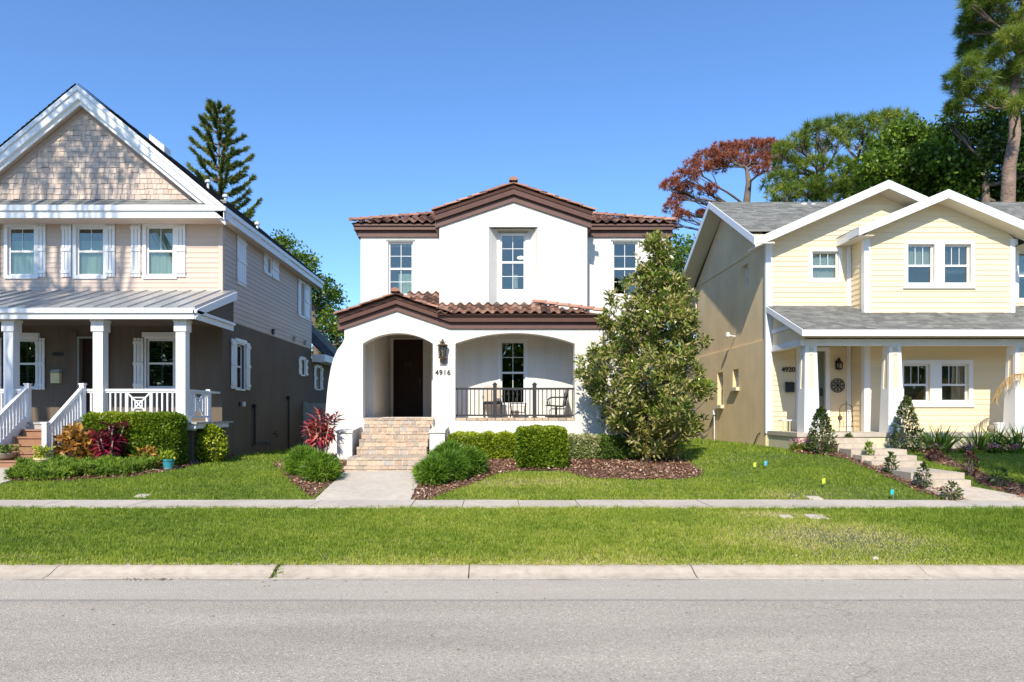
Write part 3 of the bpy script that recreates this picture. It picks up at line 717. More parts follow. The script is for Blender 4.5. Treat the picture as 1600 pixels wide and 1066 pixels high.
o = len(m.v); q = MB(XF(qq)); q.panel(N1[0], N1[1], 4.3, N1[3], .12, [wB]); m.f += [tuple(i + o for i in f) for f in q.f]; m.v += q.v; m.r += q.r
build(m, 'bay_wall', 'stucco_white', H2)
# windows
window(H2, XF(YW), *wL, casing=0, recess=.07, top=(1, 1), bot=(1, 1), cover='curtain', cover_part=(.38, 1, 0, .42), cmat='curtain', two=('curtain', 'curtain_grey', (0, 1, .93, 1)), lbl='upstairs window with a pale green board behind its lower right corner')
window(H2, XF(YW), *wR, casing=0, recess=.07, top=(1, 1), bot=(1, 1))
window(H2, XF(YW), *wP, casing=.05, recess=.05, top=(1, 1), bot=(1, 1), proud=.012)
window(H2, XF(qq), *wB, casing=0, recess=.04, top=(1, 1), bot=(1, 1), two=('blind', 'blind', (0, 1, .86, .93)), cover='curtain', cover_part=(.52, .7, .06, .3), cmat='curtain_grey', lbl='tall window in the splayed niche of the gabled bay')
for a, b, z, y in ((wL[0] - .05, wL[1] + .05, wL[3] + .02, YW), (wR[0] - .05, wR[1] + .05, wR[3] + .02, YW), (wB[0] - .05, wB[1] + .05, wB[3] + .01, qq)):
    m = MB(); m.box(a, b, y - .02, y, z, z + .035); build(m, 'window_head', 'gate_grey', H2)
# lamp glow in the bay room
lp = MB(); lp.lathe((PX(814, 18.3), 18.3, PZ(403, 18.3)), [(.02, .05), (.10, .02), (.10, -.02), (.02, -.04)], 12); build(lp, 'ceiling_lamp', 'bulb', H2)
# dark rooms (upper floor slab and ceilings)
m = MB(); m.box(XLW + .2, XRW - .2, YD + .4, YD + .5, .5, ZT); m.box(XLW + .2, XRW - .2, YW + .2, 27, 4.12, 4.2); m.box(XLW + .21, XRW - .21, YW + .2, YD + .38, ZT - .1, ZT)
m.box(recB + .16, XRW - .2, YW + .25, YD + .4, 1.3, FL - .05); build(m, 'interior', 'dark_room', H2)
m = MB(); m.box(gx0 + .25, XE - .25, YF + T, YW, CE, CE + .05); m.box(recA, recB, YW, YD, CE, CE + .05); build(m, 'porch_ceiling', 'ceiling', H2)
# door
m = MB(XF(YD + .03)); m.box(dA, dA + .04, -.03, .1, FL - .01, CE - .05); m.box(dB - .04, dB, -.03, .1, FL - .01, CE - .05); m.box(dA + .04, dB - .04, -.03, .1, CE - .1, CE - .05)
m.box(dA + .045, dB - .045, .03, .08, FL, CE - .105)
a0, a1 = dA + .13, dB - .13
for z0, z1 in ((FL + .15, FL + .78), (FL + .93, CE - .25)):
    m.box(a0, a1, .012, .03, z0, z0 + .03); m.box(a0, a1, .012, .03, z1 - .03, z1); m.box(a0, a0 + .03, .012, .03, z0 + .03, z1 - .03); m.box(a1 - .03, a1, .012, .03, z0 + .03, z1 - .03)
    for i in range(1, 4):
        x = a0 + (a1 - a0) * i / 4; m.box(x - .005, x + .005, .022, .03, z0 + .04, z1 - .04)
dr = build(m, 'front_door', 'door_dark', H2)
m = MB(XF(YD + .03)); cx = (dA + dB) / 2
for i in range(5): m.box(cx - .11 + i * .05, cx - .095 + i * .05, 0, .012, FL + 1.48, FL + 1.66)
m.box(cx - .13, cx + .13, 0, .008, FL + 1.55, FL + 1.565); build(m, 'speakeasy_grille', 'iron', dr)
m = MB(XF(YD + .03)); m.box(dB - .12, dB - .085, -.02, .02, FL + .95, FL + 1.15); m.box(dB - .115, dB - .09, -.05, -.02, FL + 1.0, FL + 1.1); build(m, 'handle', 'iron', dr)
# floor + brick
def brick_row(m, x0, x1, y0, y1, z0, z1, w=.15, gap=.016, along='x', jit=.006):
    x = x0
    while x < x1 - .02:
        e = min(x + w * random.uniform(.7, 1.35), x1)
        if x1 - e < .05: e = x1
        j = random.uniform(-jit, jit); r = random.random()
        m.box(x + gap / 2, e - gap / 2, y0 + j, y1, z0, z1 + random.uniform(-jit, jit) * .5, r); x = e
bk = MB(); mo = MB()
mo.box(gx0 + .25, XE - .25, YF + T, YW, 1.3, FL - .012); mo.box(recA, recB, YW, YD, 1.3, FL - .012); mo.box(A1[0] + .001, A1[1] - .001, YF + .001, YF + T, FL - .02, FL - .014)
build(mo, 'porch_floor', 'mortar', H2)
mo = MB(); tops = [FL - .004 - .162 * i for i in range(6)]; ST = (-3.07, -1.50); ybase = 16.35
ysteps = [16.35, 16.05, 15.77, 15.49, 15.21]
lip = (-3.13, -1.44)
brick_row(bk, lip[0], lip[1], ybase, ybase + .2, tops[0] - .06, tops[0], .16); brick_row(bk, lip[0], lip[1], ybase + .2, YF + .12, tops[0] - .06, tops[0] - .001, .2); brick_row(bk, lip[0] + .01, lip[1] - .01, ybase + .012, ybase + .1, tops[1] + .005, tops[0] - .068, .15)
for i in range(1, 5):
    x0, x1 = ST[0] + .0, ST[1]; y0 = ysteps[i]
    brick_row(bk, x0, x1, y0, y0 + .3, tops[i] - .055, tops[i], .15); brick_row(bk, x0, x1, y0 + .012, y0 + .1, tops[i + 1] + .004, tops[i] - .06, .15)
    mo.box(x0 + .01, x1 - .01, y0 + .02, YF - .01, .4, tops[i] - .012)
mo.box(lip[0] + .02, lip[1] - .02, ybase + .02, YF - .01, .9, tops[0] - .012)
LZ = tops[5]; lx = (-3.05, -1.37)
for k, y in enumerate(np.arange(14.1, 15.2, .16)): brick_row(bk, lx[0] + (.0 if y < 15 else .0), lx[1], y + .004, min(y + .16, 15.21) - .004, LZ - .05, LZ, .2)
brick_row(bk, lx[0], lx[1], 14.112, 14.2, LZ - .16, LZ - .056, .18)
brick_row(bk, lx[0] - .02, lx[1], 13.9, 14.1, LZ - .22, LZ - .165, .2); brick_row(bk, lx[0] - .02, lx[1], 13.912, 13.98, .5, LZ - .226, .2)
mo.box(lx[0] + .01, lx[1] - .01, 14.12, 15.2, .4, LZ - .01); mo.box(lx[0], lx[1] - .01, 13.92, 14.1, .4, LZ - .17)
st = build(bk, 'brick_steps', 'brick', H2, bevel=0); build(mo, 'mortar_bed', 'mortar', st)
bs = MB(); brick_row(bs, A2[0] + .005, A2[1] - .005, YF - .01, YF + T + .01, SILL, SILL + .07, .2); build(bs, 'brick_sill', 'brick', H2)
# stair cheek walls
for x0, x1, nm in ((-3.56, -3.19, 'left'), (-1.47, -1.10, 'right')):
    m = MB(); m.box(x0 + .012, x1 - .012, 15.412, YF, .35, 1.305)
    m.hexa([(x0, 15.40, 1.30), (x1, 15.40, 1.30), (x1, YF, 1.30), (x0, YF, 1.30)], [(x0, 15.40, 1.345), (x1, 15.40, 1.345), (x1, YF, 1.42), (x0, YF, 1.42)])
    build(m, 'cheek_wall', 'stucco_white', H2)
    m = MB(); m.box(x0 - .004, x1 + .004, 15.394, 15.40, 1.285, 1.30); build(m, 'cap_shadow_strip', 'gate_grey', H2)  # grey-painted strip stands in for the shadow under the cap
# fascias : profile of two boards + crown
def fascia(m, P, Q, y, h1=.15, h2=.17, out1=.05, out2=.16):
    """P,Q = (x, z) of lower edge ends; boards stand proud of plane y"""
    (xa, za), (xb, zb) = P, Q
    for z0, z1, o0, o1 in ((0, h1, out1, out1), (h1 + .012, h1 + h2, out2 - .02, out2), ):
        m.hexa([(xa, y - o0, za + z0), (xb, y - o0, zb + z0), (xb, y + .1, zb + z0), (xa, y + .1, za + z0)], [(xa, y - o1, za + z1), (xb, y - o1, zb + z1), (xb, y + .1, zb + z1), (xa, y + .1, za + z1)])
    z0 = h1 + h2 + .01; m.hexa([(xa, y - out2 - .02, za + z0), (xb, y - out2 - .02, zb + z0), (xb, y + .1, zb + z0), (xa, y + .1, za + z0)], [(xa, y - out2 - .05, za + z0 + .06), (xb, y - out2 - .05, zb + z0 + .06), (xb, y + .1, zb + z0 + .06), (xa, y + .1, za + z0 + .06)])
m = MB(); tp = PZ(491, YF - .2) - .06 - gz0
fh = .14
fascia(m, (gx0 - .10, gz0 - .035), (gxa, gza), YF, fh, .11); fascia(m, (gxa, gza), (gx1, gz0), YF, fh, .11); fascia(m, (gx1, gz0), (XE + .02, gz0), YF, fh, .11)
m.box(XE + .02, XE + .1, YF - .05, YW, gz0, gz0 + fh); m.box(XE + .02, XE + .16, YF - .16, YW, gz0 + fh + .012, gz0 + .31)
m.box(gx0 - .16, gx0 - .04, YF, YW, gz0 - .03, gz0 + .25)
build(m, 'porch_fascia', 'fascia_brown', H2)
FT = gz0 + fh + .11 + .07     # top of porch fascia (flat part)
m = MB()
zw = PZ(371, YW)
for a, b in ((XLW - .17, bayA + .02), (bayB - .02, XRW + .17)):
    m.box(a + .1, b, YW - .05, YW + .3, zw, zw + .15); m.box(a + .02, b, YW - .14, YW + .3, zw + .162, zw + .25); m.box(a, b, YW - .18, YW + .3, zw + .258, zw + .30)
m.box(XLW - .17, XLW, YW + .3, 27.2, zw + .16, zw + .30); m.box(XRW, XRW + .17, YW + .3, 27.2, zw + .16, zw + .30); m.box(XLW - .06, XLW, YW + .3, 27.2, zw, zw + .16); m.box(XRW, XRW + .06, YW + .3, 27.2, zw, zw + .16)
fascia(m, (bayA - .10, bz0 - .03), (bax, bza), YB, .15, .13, .05, .15); fascia(m, (bax, bza), (bayB + .10, bz0 - .03), YB, .15, .13, .05, .15)
m.box(bayA - .1, bayA - .002, YB + .1, YW, bz0 - .03, bz0 + .20); m.box(bayB + .002, bayB + .1, YB + .1, YW, bz0 - .03, bz0 + .20)
build(m, 'main_fascia', 'fascia_brown', H2)
ZE = zw + .31; sl = .38
# main hip roof
def cap_new(l, *a, **k): q = MB(); cap_tiles(q, *a, **k); l.append(q)
def sv(dx, dy, dz): 
    v = np.array((dx, dy, dz), float); return v / np.linalg.norm(v)
tl = MB(); cp = []; deck = MB()
ex0, ex1, ey0, ey1 = XLW - .2, XRW + .2, YW - .22, 27.4; hw = (ex1 - ex0) / 2; Lh = hw * math.sqrt(1 + sl * sl)
rz = ZE + hw * sl; cxm = (ex0 + ex1) / 2
barrel_tiles(tl, (0, ey0, ZE), (1, 0, 0), sv(0, 1, sl), lambda b: (ex0 + b / math.sqrt(1 + sl * sl), ex1 - b / math.sqrt(1 + sl * sl)), Lh, clip=lambda P: not (bayA - .1 < P[0] < bayB + .1 and P[1] < YW + .4))
for a, s_ in ((ex0, 1), (ex1, -1)):
    barrel_tiles(tl, (a, 0, ZE), (0, 1, 0), sv(s_, 0, sl), lambda b: (ey0 + b / math.sqrt(1 + sl * sl), ey1 - b / math.sqrt(1 + sl * sl)), Lh)
    cap_new(cp, (a, ey0 - .02, ZE + .05), (cxm, ey0 + hw, rz + .05))
cap_new(cp, (cxm, ey0 + hw, rz + .05), (cxm, ey1 - hw, rz + .05))
deck.quad((ex0, ey0 + .03, ZE), (ex1, ey0 + .03, ZE), (cxm, ey0 + hw, rz), (cxm, ey0 + hw, rz)); deck.quad((ex0, ey0, ZE), (cxm, ey0 + hw, rz), (cxm, ey1 - hw, rz), (ex0, ey1, ZE)); deck.quad((ex1, ey0, ZE), (cxm, ey0 + hw, rz), (cxm, ey1 - hw, rz), (ex1, ey1, ZE)); deck.quad((ex0, ey1, ZE), (ex1, ey1, ZE), (cxm, ey1 - hw, rz), (cxm, ey1 - hw, rz))
# bay gable
sb = (bza - bz0 + .03) / (bax - bayA + .10); bt_ = .15 + .13 + .07 + .02
gzt = bza + bt_; by0 = YB - .2
for s_ in (-1, 1):
    w = bax - (bayA - .12); Lb = w * math.sqrt(1 + sb * sb)
    barrel_tiles(tl, (bax - s_ * -1 * 0 + s_ * w, 0, gzt - sb * w), (0, 1, 0), sv(-s_, 0, sb), lambda b: (by0 + .05, 20.5), Lb)
    deck.quad((bax, by0, gzt - .005), (bax + s_ * w, by0, gzt - sb * w - .005), (bax + s_ * w, 20.5, gzt - sb * w - .005), (bax, 20.5, gzt - .005))
    cap_new(cp, (bax + s_ * (w + .04), by0 + .02, gzt - sb * (w + .04) + .02), (bax, by0 + .02, gzt + .02), .07)
cap_new(cp, (bax, by0 - .08, gzt + .07), (bax, 20.5, gzt + .07), .10)
# porch roof : shed + entry gable + hip end
sp = .50; py0 = YF - .24; pz0 = FT; rxR = PX(946, py0)
hipx = PX(834, YB)
def shed_rng(b):
    y = b / math.sqrt(1 + sp * sp); t = y / (YB - py0); return (gx1 - .35, rxR - (rxR - hipx) * min(t, 1.0))
barrel_tiles(tl, (0, py0, pz0), (1, 0, 0), sv(0, 1, sp), shed_rng, (YB - py0) * math.sqrt(1 + sp * sp))
barrel_tiles(tl, (0, py0, pz0), (1, 0, 0), sv(0, 1, sp), lambda b: (PX(640, YW), bayA - .02), (YW - py0) * math.sqrt(1 + sp * sp), clip=lambda P: P[1] > YB - .1)
dxa = gx1 - .3; deck.quad((dxa, py0, pz0 - .01), (rxR, py0, pz0 - .01), (hipx, YB, pz0 + (YB - py0) * sp - .01), (dxa, YB, pz0 + (YB - py0) * sp - .01))
deck.quad((PX(640, YW), YB, pz0 + (YB - py0) * sp - .01), (bayA, YB, pz0 + (YB - py0) * sp - .01), (bayA, YW, pz0 + (YW - py0) * sp - .01), (PX(640, YW), YW, pz0 + (YW - py0) * sp - .01))
hz = pz0 + (YB - py0) * sp
deck.quad((rxR, py0, pz0 - .01), (rxR, YW, pz0 - .01), (hipx, YB, hz), (hipx, YB, hz)); deck.quad((hipx, YB, hz), (rxR, YW, pz0), (hipx, YW, hz), (hipx, YB, hz))
cap_new(cp, (rxR, py0 - .02, pz0 + .05), (hipx, YB - .02, hz + .06), .09)
se = (gza - gz0) / (gxa - gx0); ezt = gza + fh + .11 + .09
for s_ in (-1, 1):
    w = (gxa - gx0 + .14) if s_ < 0 else (gx1 - gxa + .02); Lb = w * math.sqrt(1 + se * se)
    barrel_tiles(tl, (gxa + s_ * w, 0, ezt - se * w), (0, 1, 0), sv(-s_, 0, se), lambda b: (py0 + .05, YW), Lb)
    deck.quad((gxa, py0, ezt - .01), (gxa + s_ * w, py0, ezt - se * w - .01), (gxa + s_ * w, YW, ezt - se * w - .01), (gxa, YW, ezt - .01))
    cap_new(cp, (gxa + s_ * (w + .03), py0 + .02, ezt - se * (w + .03) + .02), (gxa, py0 + .02, ezt + .02), .07)
cap_new(cp, (gxa, py0 - .08, ezt + .07), (gxa, YW, ezt + .07), .10)
rf = build(tl, 'tile_roof', 'tile', H2)
for c_ in cp: build(c_, 'ridge_tiles', 'tile_cap', rf)
build(deck, 'roof_deck', 'fascia_brown', rf)
# porch railing
rz0, rz1 = PZ(649.5, YF + .15), PZ(606, YF + .15); ry = YF + .15
rail = thing('porch_railing', 'dark bronze metal railing across the wide porch arch of the white house', 'railing', ((A2[0] + A2[1]) / 2, ry, SILL + .07))
m = MB(); m.box(A2[0], A2[1], ry - .03, ry + .03, rz1 - .05, rz1); build(m, 'top_rail', 'iron', rail)
m = MB(); m.box(A2[0], A2[1], ry - .02, ry + .02, rz0 - .015, rz0 + .025); build(m, 'bottom_rail', 'iron', rail)
pxs = [PX(773.3, ry), PX(835.2, ry)]
x = A2[0] + .05
while x < A2[1] - .03:
    if min(abs(x - p) for p in pxs) > .06: m = MB(); m.box(x - .011, x + .011, ry - .011, ry + .011, rz0 + .025, rz1 - .05); build(m, 'baluster', 'iron', rail)
    x += .1035
for p in pxs:
    m = MB(); m.box(p - .045, p + .045, ry - .045, ry + .045, SILL + .07, rz1 + .07); m.box(p - .06, p + .06, ry - .06, ry + .06, rz1 + .07, rz1 + .095)
    m.hexa([(p - .05, ry - .05, rz1 + .095), (p + .05, ry - .05, rz1 + .095), (p + .05, ry + .05, rz1 + .095), (p - .05, ry + .05, rz1 + .095)], [(p - .015, ry - .015, rz1 + .13), (p + .015, ry - .015, rz1 + .13), (p + .015, ry + .015, rz1 + .13), (p - .015, ry + .015, rz1 + .13)])
    m.box(p - .07, p + .07, ry - .07, ry + .07, SILL + .07, SILL + .09); build(m, 'post', 'iron', rail)
# lantern + number
lx_, lz_ = PX(692, YF), PZ(553, YF)
L1 = thing('wall_lantern', 'ornate bronze glass wall lantern between the two porch arches', 'lantern', (lx_, YF, lz_))
m = MB(); m.box(lx_ - .07, lx_ + .09, YF - .03, YF, lz_ - .27, lz_ - .02); build(m, 'back_plate', 'pot_grey', L1)
m = MB(); yc = YF - .12
m.lathe((lx_, yc, lz_), [(.02, .34), (.03, .30), (.05, .27), (.04, .25), (.135, .20), (.14, .185), (.10, .18)], 8)
m.lathe((lx_, yc, lz_), [(.03, -.14), (.09, -.12), (.105, -.09), (.09, -.075)], 8)
for k in range(8):
    t = 2 * math.pi * k / 8; m.bar((lx_ + .105 * math.cos(t), yc + .105 * math.sin(t), lz_ + .19), (lx_ + .088 * math.cos(t), yc + .088 * math.sin(t), lz_ - .09), .014)
m.tube([(lx_, YF - .02, lz_ - .05), (lx_, YF - .08, lz_ - .17), (lx_, yc, lz_ - .13)], .014, 6)
for k in range(5): m.bar((lx_ + .05 * math.cos(k * 1.25), yc + .05 * math.sin(k * 1.25), lz_ + .25), (lx_ + .085 * math.cos(k * 1.25), yc + .085 * math.sin(k * 1.25), lz_ + .30), .012)
cg = build(m, 'cage', 'bronze', L1)
m = MB(); m.lathe((lx_, yc, lz_), [(.092, .18), (.078, -.08)], 8); build(m, 'glass', 'glass', L1)
m = MB(); m.lathe((lx_, yc, lz_), [(.012, -.07), (.012, .0), (.025, .03), (.022, .07), (.006, .10)], 8); build(m, 'candle_bulb', 'pot_cream', L1)
text_obj('4916', .17, (PX(692, YF), YF - .012, PZ(582.5, YF)), 'iron', H2, spacing=1.12)
# ================================================================== LEFT HOUSE (beige siding over dark stucco)
H1 = thing('beige_house', 'two storey house with beige siding over dark stucco, white gable trim, shutters and number 4900', 'house', (-10.5, 20, .5))
Y1 = 18.0; X1 = -7.17; XL1 = -13.93; YR1 = 26.8; ZM = 4.23; ZTOP = 6.75
def w1(a, b, c, d_): return (PX(a, Y1), PX(b, Y1), PZ(d_, Y1), PZ(c, Y1))
up = [w1(13, 55, 355, 431), w1(120, 163, 355, 431), w1(229, 272, 354, 431)]
lo = [w1(21, 57, 531, 606), w1(229, 272, 530, 606)]
dr1 = (PX(124, Y1), PX(165.5, Y1), 1.5, PZ(529, Y1))
# side wall window openings (a = y)
def sy(px): return -X1 * F / (VX - px)
def sz(px, py): return PZ(py, sy(px))
sA = (sy(368.5), sy(381), sz(368.5, 607), sz(368.5, 537))     # lower front window
sB = (sy(416.5), sy(422), sz(416.5, 425), sz(416.5, 403))
sC = (sy(469), sy(474.5), sz(469, 492), sz(469, 441))
sD = (sy(470), sy(475), sz(470, 585), sz(470, 562))
m = MB(XF(Y1)); m.panel(XL1, X1, .35, ZM, .2, [*lo, (dr1[0], dr1[1], 1.45, dr1[3])])
m.xf = XR(X1); m.panel(Y1 + .2, YR1, .2, ZM, .2, [sA, sD]); m.xf = None
m.box(XL1, XL1 + .2, Y1 + .2, YR1, .2, ZTOP); m.box(XL1 + .2, X1 - .2, YR1 - .2, YR1, .2, ZTOP + .4)
build(m, 'stucco_wall', 'stucco_dark', H1)
m = MB(XF(Y1)); m.siding(lambda c: (XL1, X1 - .0), ZM + .02, ZTOP, .132, [(a - .01, b + .01, c - .01, d_ + .01) for a, b, c, d_ in up])
m.panel(XL1, X1 - .21, ZM, ZTOP, .15, up)
m.xf = XR(X1); m.siding(lambda c: (Y1, YR1), ZM + .02, ZTOP, .132, [sB, sC]); m.panel(Y1 + .01, YR1, ZM, ZTOP, .15, [sB, sC])
build(m, 'siding_wall', 'siding_beige', H1)
m = MB(); m.box(X1 - .09, X1 + .028, Y1 - .03, Y1 + .09, ZM + .03, ZTOP); build(m, 'corner_board', 'siding_beige', H1)
m = MB(); m.box(XL1 + .3, X1 - .3, Y1 + 2.5, Y1 + 2.6, .5, 6.7); m.box(XL1 + .25, X1 - .25, Y1 + .22, YR1 - .2, ZM - .05, ZM + .05); build(m, 'interior', 'dark_room', H1)
# gable
gxc = -10.55; gsl = .825; yr = 17.3; zap = PZ(133, yr); zft = zap - gsl * 3.71
hwid = 3.71
YG = 17.62; m = MB(); zb = PZ(312, YG)
plane_rows(m, (0, YG, zb), (1, 0, 0), (0, 0, 1), lambda b: (gxc - (zap - .55 - zb - b) / gsl, gxc + (zap - .55 - zb - b) / gsl), zap - .6 - zb, .137, .13, .011, gap=.008, jitter=.012)
for i in range(len(m.v)): # face the street
    pass
m2 = MB(); m2.slab([(gxc - (zap - .36 - zb + .1) / gsl, YG + .03, zb - .1), (gxc + (zap - .36 - zb + .1) / gsl, YG + .03, zb - .1), (gxc, YG + .03, zap - .36)], (0, .15, 0))
gb_ = build(m2, 'gable_wall', 'siding_beige', H1)
m.v = [(v[0], YG - abs(v[1] - YG) - .004, v[2]) for v in m.v]
build(m, 'shingle_siding', 'shake', gb_)
# rakes
m = MB()
for s_ in (-1, 1):
    def rk(y0, y1, t0, t1):   # band measured vertically below outer edge
        e = gxc + s_ * hwid; m.hexa([(gxc, y0, zap - t1), (e, y0, zft - t1), (e, y1, zft - t1), (gxc, y1, zap - t1)], [(gxc, y0, zap - t0), (e, y0, zft - t0), (e, y1, zft - t0), (gxc, y1, zap - t0)])
    rk(yr - .04, yr + .1, 0, .13); rk(yr, yr + .08, .135, .34); rk(yr + .08, yr + .12, .34, .46)
build(m, 'rake_board', 'white', H1)
m = MB()
for s_ in (-1, 1):
    e = gxc + s_ * hwid; m.hexa([(gxc, yr + .12, zap - .36), (e, yr + .12, zft - .36), (e, YG + .02, zft - .36), (gxc, YG + .02, zap - .36)], [(gxc, yr + .12, zap - .34), (e, yr + .12, zft - .34), (e, YG + .02, zft - .34), (gxc, YG + .02, zap - .34)])
build(m, 'gable_soffit', 'siding_beige', H1)
# pent roof + front fascia + eave fascia
m = MB(); plane_rows(m, (0, yr - .03, zft + .005), (1, 0, 0), sv(0, YG - yr + .03, zb - zft), lambda b: (gxc - hwid, gxc + hwid - .02), math.hypot(YG - yr, zb - zft), .13, .3, .01, jitter=.004)
rf1 = MB(); vv = sv(-1, 0, gsl); Lr = hwid * math.sqrt(1 + gsl ** 2)
plane_rows(rf1, (gxc + hwid + .03, 0, zft + .02), (0, 1, 0), vv, lambda b: (yr - .05, 27.3), Lr, .145, .32, .012, jitter=.004)
plane_rows(rf1, (gxc - hwid - .03, 0, zft + .02), (0, 1, 0), sv(1, 0, gsl), lambda b: (yr - .05, 27.3), Lr, .145, .32, .012, jitter=.004)
for s_ in (-1, 1):
    e = gxc + s_ * hwid; rf1.hexa([(gxc, yr, zap - .1), (e, yr, zft - .1), (e, 27.3, zft - .1), (gxc, 27.3, zap - .1)], [(gxc, yr - .02, zap + .015), (e + s_ * .03, yr - .02, zft + .015 - .02), (e + s_ * .03, 27.3, zft + .015 - .02), (gxc, 27.3, zap + .015)])
roof1 = build(rf1, 'roof', 'shingle_dark', H1); build(m, 'pent_roof', 'shingle', H1)
xe = gxc + hwid
m = MB(); z0, z1 = PZ(340.5, yr), PZ(323, yr)
m.box(gxc - hwid, xe - .02, yr - .0, yr + .03, z0, z0 + .17); m.box(gxc - hwid, xe, yr - .05, yr + .03, z0 + .175, z1 + .03)
m.box(xe - .03, xe, yr + .03, 27.3, z0, z0 + .17); m.box(xe + .001, xe + .05, yr - .05, 27.3, z0 + .175, z1 + .0)
build(m, 'eave_fascia', 'white', H1)
m = MB(); m.box(gxc - hwid, xe - .03, yr + .03, Y1 - .02, z0 + .02, z0 + .04); m.box(X1 + .03, xe - .03, Y1 - .02, 27.3, z0 + .02, z0 + .04); build(m, 'soffit', 'siding_beige', H1)
for px_, py_, d_, k in ((250, 222, 20.2, 1), (325, 284, 20, 0), (352, 307, 20, 0), (402, 350, 21, 0)):
    X = PX(px_, d_); zr = zap - gsl * abs(X - gxc); Z = PZ(py_, d_); m = MB()
    if k: m.hexa([(X - .22, d_ - .2, zr - .2 + .25), (X + .22, d_ - .2, zr - .25), (X + .22, d_ + .2, zr - .25), (X - .22, d_ + .2, zr + .2)], [(X - .22, d_ - .2, zr + .42), (X + .22, d_ - .2, zr + .08), (X + .22, d_ + .2, zr + .08), (X - .22, d_ + .2, zr + .42)])
    else: m.lathe((X, d_, zr), [(.035, -.1), (.035, Z - zr - .04), (.08, Z - zr - .03), (.085, Z - zr + .03), (.04, Z - zr + .06)], 10)
    build(m, 'roof_vent', 'pvc', roof1)
# windows
for i, w in enumerate(up):
    window(H1, XF(Y1), *w, casing=.085, proud=.05, recess=.02, top=(1, 0), bot=(0, 0), cover='curtain', cmat='curtain', cover_part=((0, 1, 0, 1) if i == 2 else (0, 1, 0, .74)), frame=.05)
for a, b in ((0.5 - 16, 1.5), (57.5, 73), (97.5, 113), (165.5, 181), (205.5, 221), (275.5, 291)):
    shutter(H1, XF(Y1), PX(a, Y1), PX(b, Y1), PZ(433, Y1), PZ(349, Y1))
for w in lo: window(H1, XF(Y1), *w, casing=.045, proud=.03, recess=.03, top=(0, 0), bot=(0, 0), cover='louver', cmat='shutter_in', header=.13, frame=.045)
for a, b in ((-14, 4), (56.5, 71.5), (209.5, 225.5)): shutter(H1, XF(Y1), PX(a, Y1), PX(b, Y1), PZ(609, Y1), PZ(528.5, Y1))
fr = XR(X1)
window(H1, fr, *sA, casing=.05, proud=.03, recess=.06, header=.1); shutter(H1, fr, sA[0] - .42, sA[0] - .09, sA[2] - .02, sA[3] + .1); shutter(H1, fr, sA[1] + .09, sA[1] + .40, sA[2] - .02, sA[3] + .1)
shutter(H1, fr, sy(369), sy(382.5), sz(369, 443), sz(369, 367), boards=4, label='closed white shutter on the upper side wall')
window(H1, fr, *sB, casing=.08, proud=.04, recess=.05, split=0); shutter(H1, fr, sB[0] - .36, sB[0] - .10, sB[2] - .1, sB[3] + .1); shutter(H1, fr, sB[1] + .10, sB[1] + .75, sB[2] - .1, sB[3] + .1, boards=4)
window(H1, fr, *sC, casing=.08, proud=.04, recess=.05); shutter(H1, fr, sC[0] - .36, sC[0] - .1, sC[2] - .08, sC[3] + .08); shutter(H1, fr, sC[1] + .1, sC[1] + .7, sC[2] - .08, sC[3] + .08, boards=4)
window(H1, fr, *sD, casing=.05, proud=.03, recess=.06, header=.06); shutter(H1, fr, sD[0] - .36, sD[0] - .07, sD[2] - .02, sD[3] + .05); shutter(H1, fr, sD[1] + .07, sD[1] + .36, sD[2] - .02, sD[3] + .05)
# rear wing
YW2 = 29.6
m = MB(XR(X1)); sE = (27.45, 28.1, 1.75 + (645 - 608) * 27.8 / F, 1.75 + (645 - 575) * 27.8 / F); m.panel(YR1, YW2 + 2.5, .2, 3.9, .2, [sE]); build(m, 'rear_wing_wall', 'stucco_dark', H1)
window(H1, XR(X1), *sE, casing=.05, proud=.03, recess=.06, header=.06); shutter(H1, XR(X1), sE[0] - .34, sE[0] - .08, sE[2] - .02, sE[3] + .05); shutter(H1, XR(X1), sE[1] + .08, sE[1] + .36, sE[2] - .02, sE[3] + .05)
m = MB(); plane_rows(m, (-6.70, 0, 4.05), (0, 1, 0), sv(-1, 0, 1.0), lambda b: (26.95, YW2), 2.4, .15, .32, .012, jitter=.004); m.slab([(-6.7, 26.95, 4.04), (-8.4, 26.95, 5.74), (-8.4, YW2, 5.74), (-6.7, YW2, 4.04)], (0, 0, -.05)); build(m, 'rear_roof', 'shingle_dark', H1)
m = MB(); m.box(X1, -6.68, 26.88, 26.95, 3.75, 4.05); m.box(-6.72, -6.66, 26.95, YW2 + 2.4, 3.78, 4.05); m.box(X1, -6.72, 26.95, YW2, 3.78, 3.80); build(m, 'rear_fascia', 'white', H1)
m = MB(); m.bar((-6.68, YW2, 4.12), (-8.4, YW2, 5.84), .1, .34); build(m, 'rear_rake', 'gate_grey', H1)
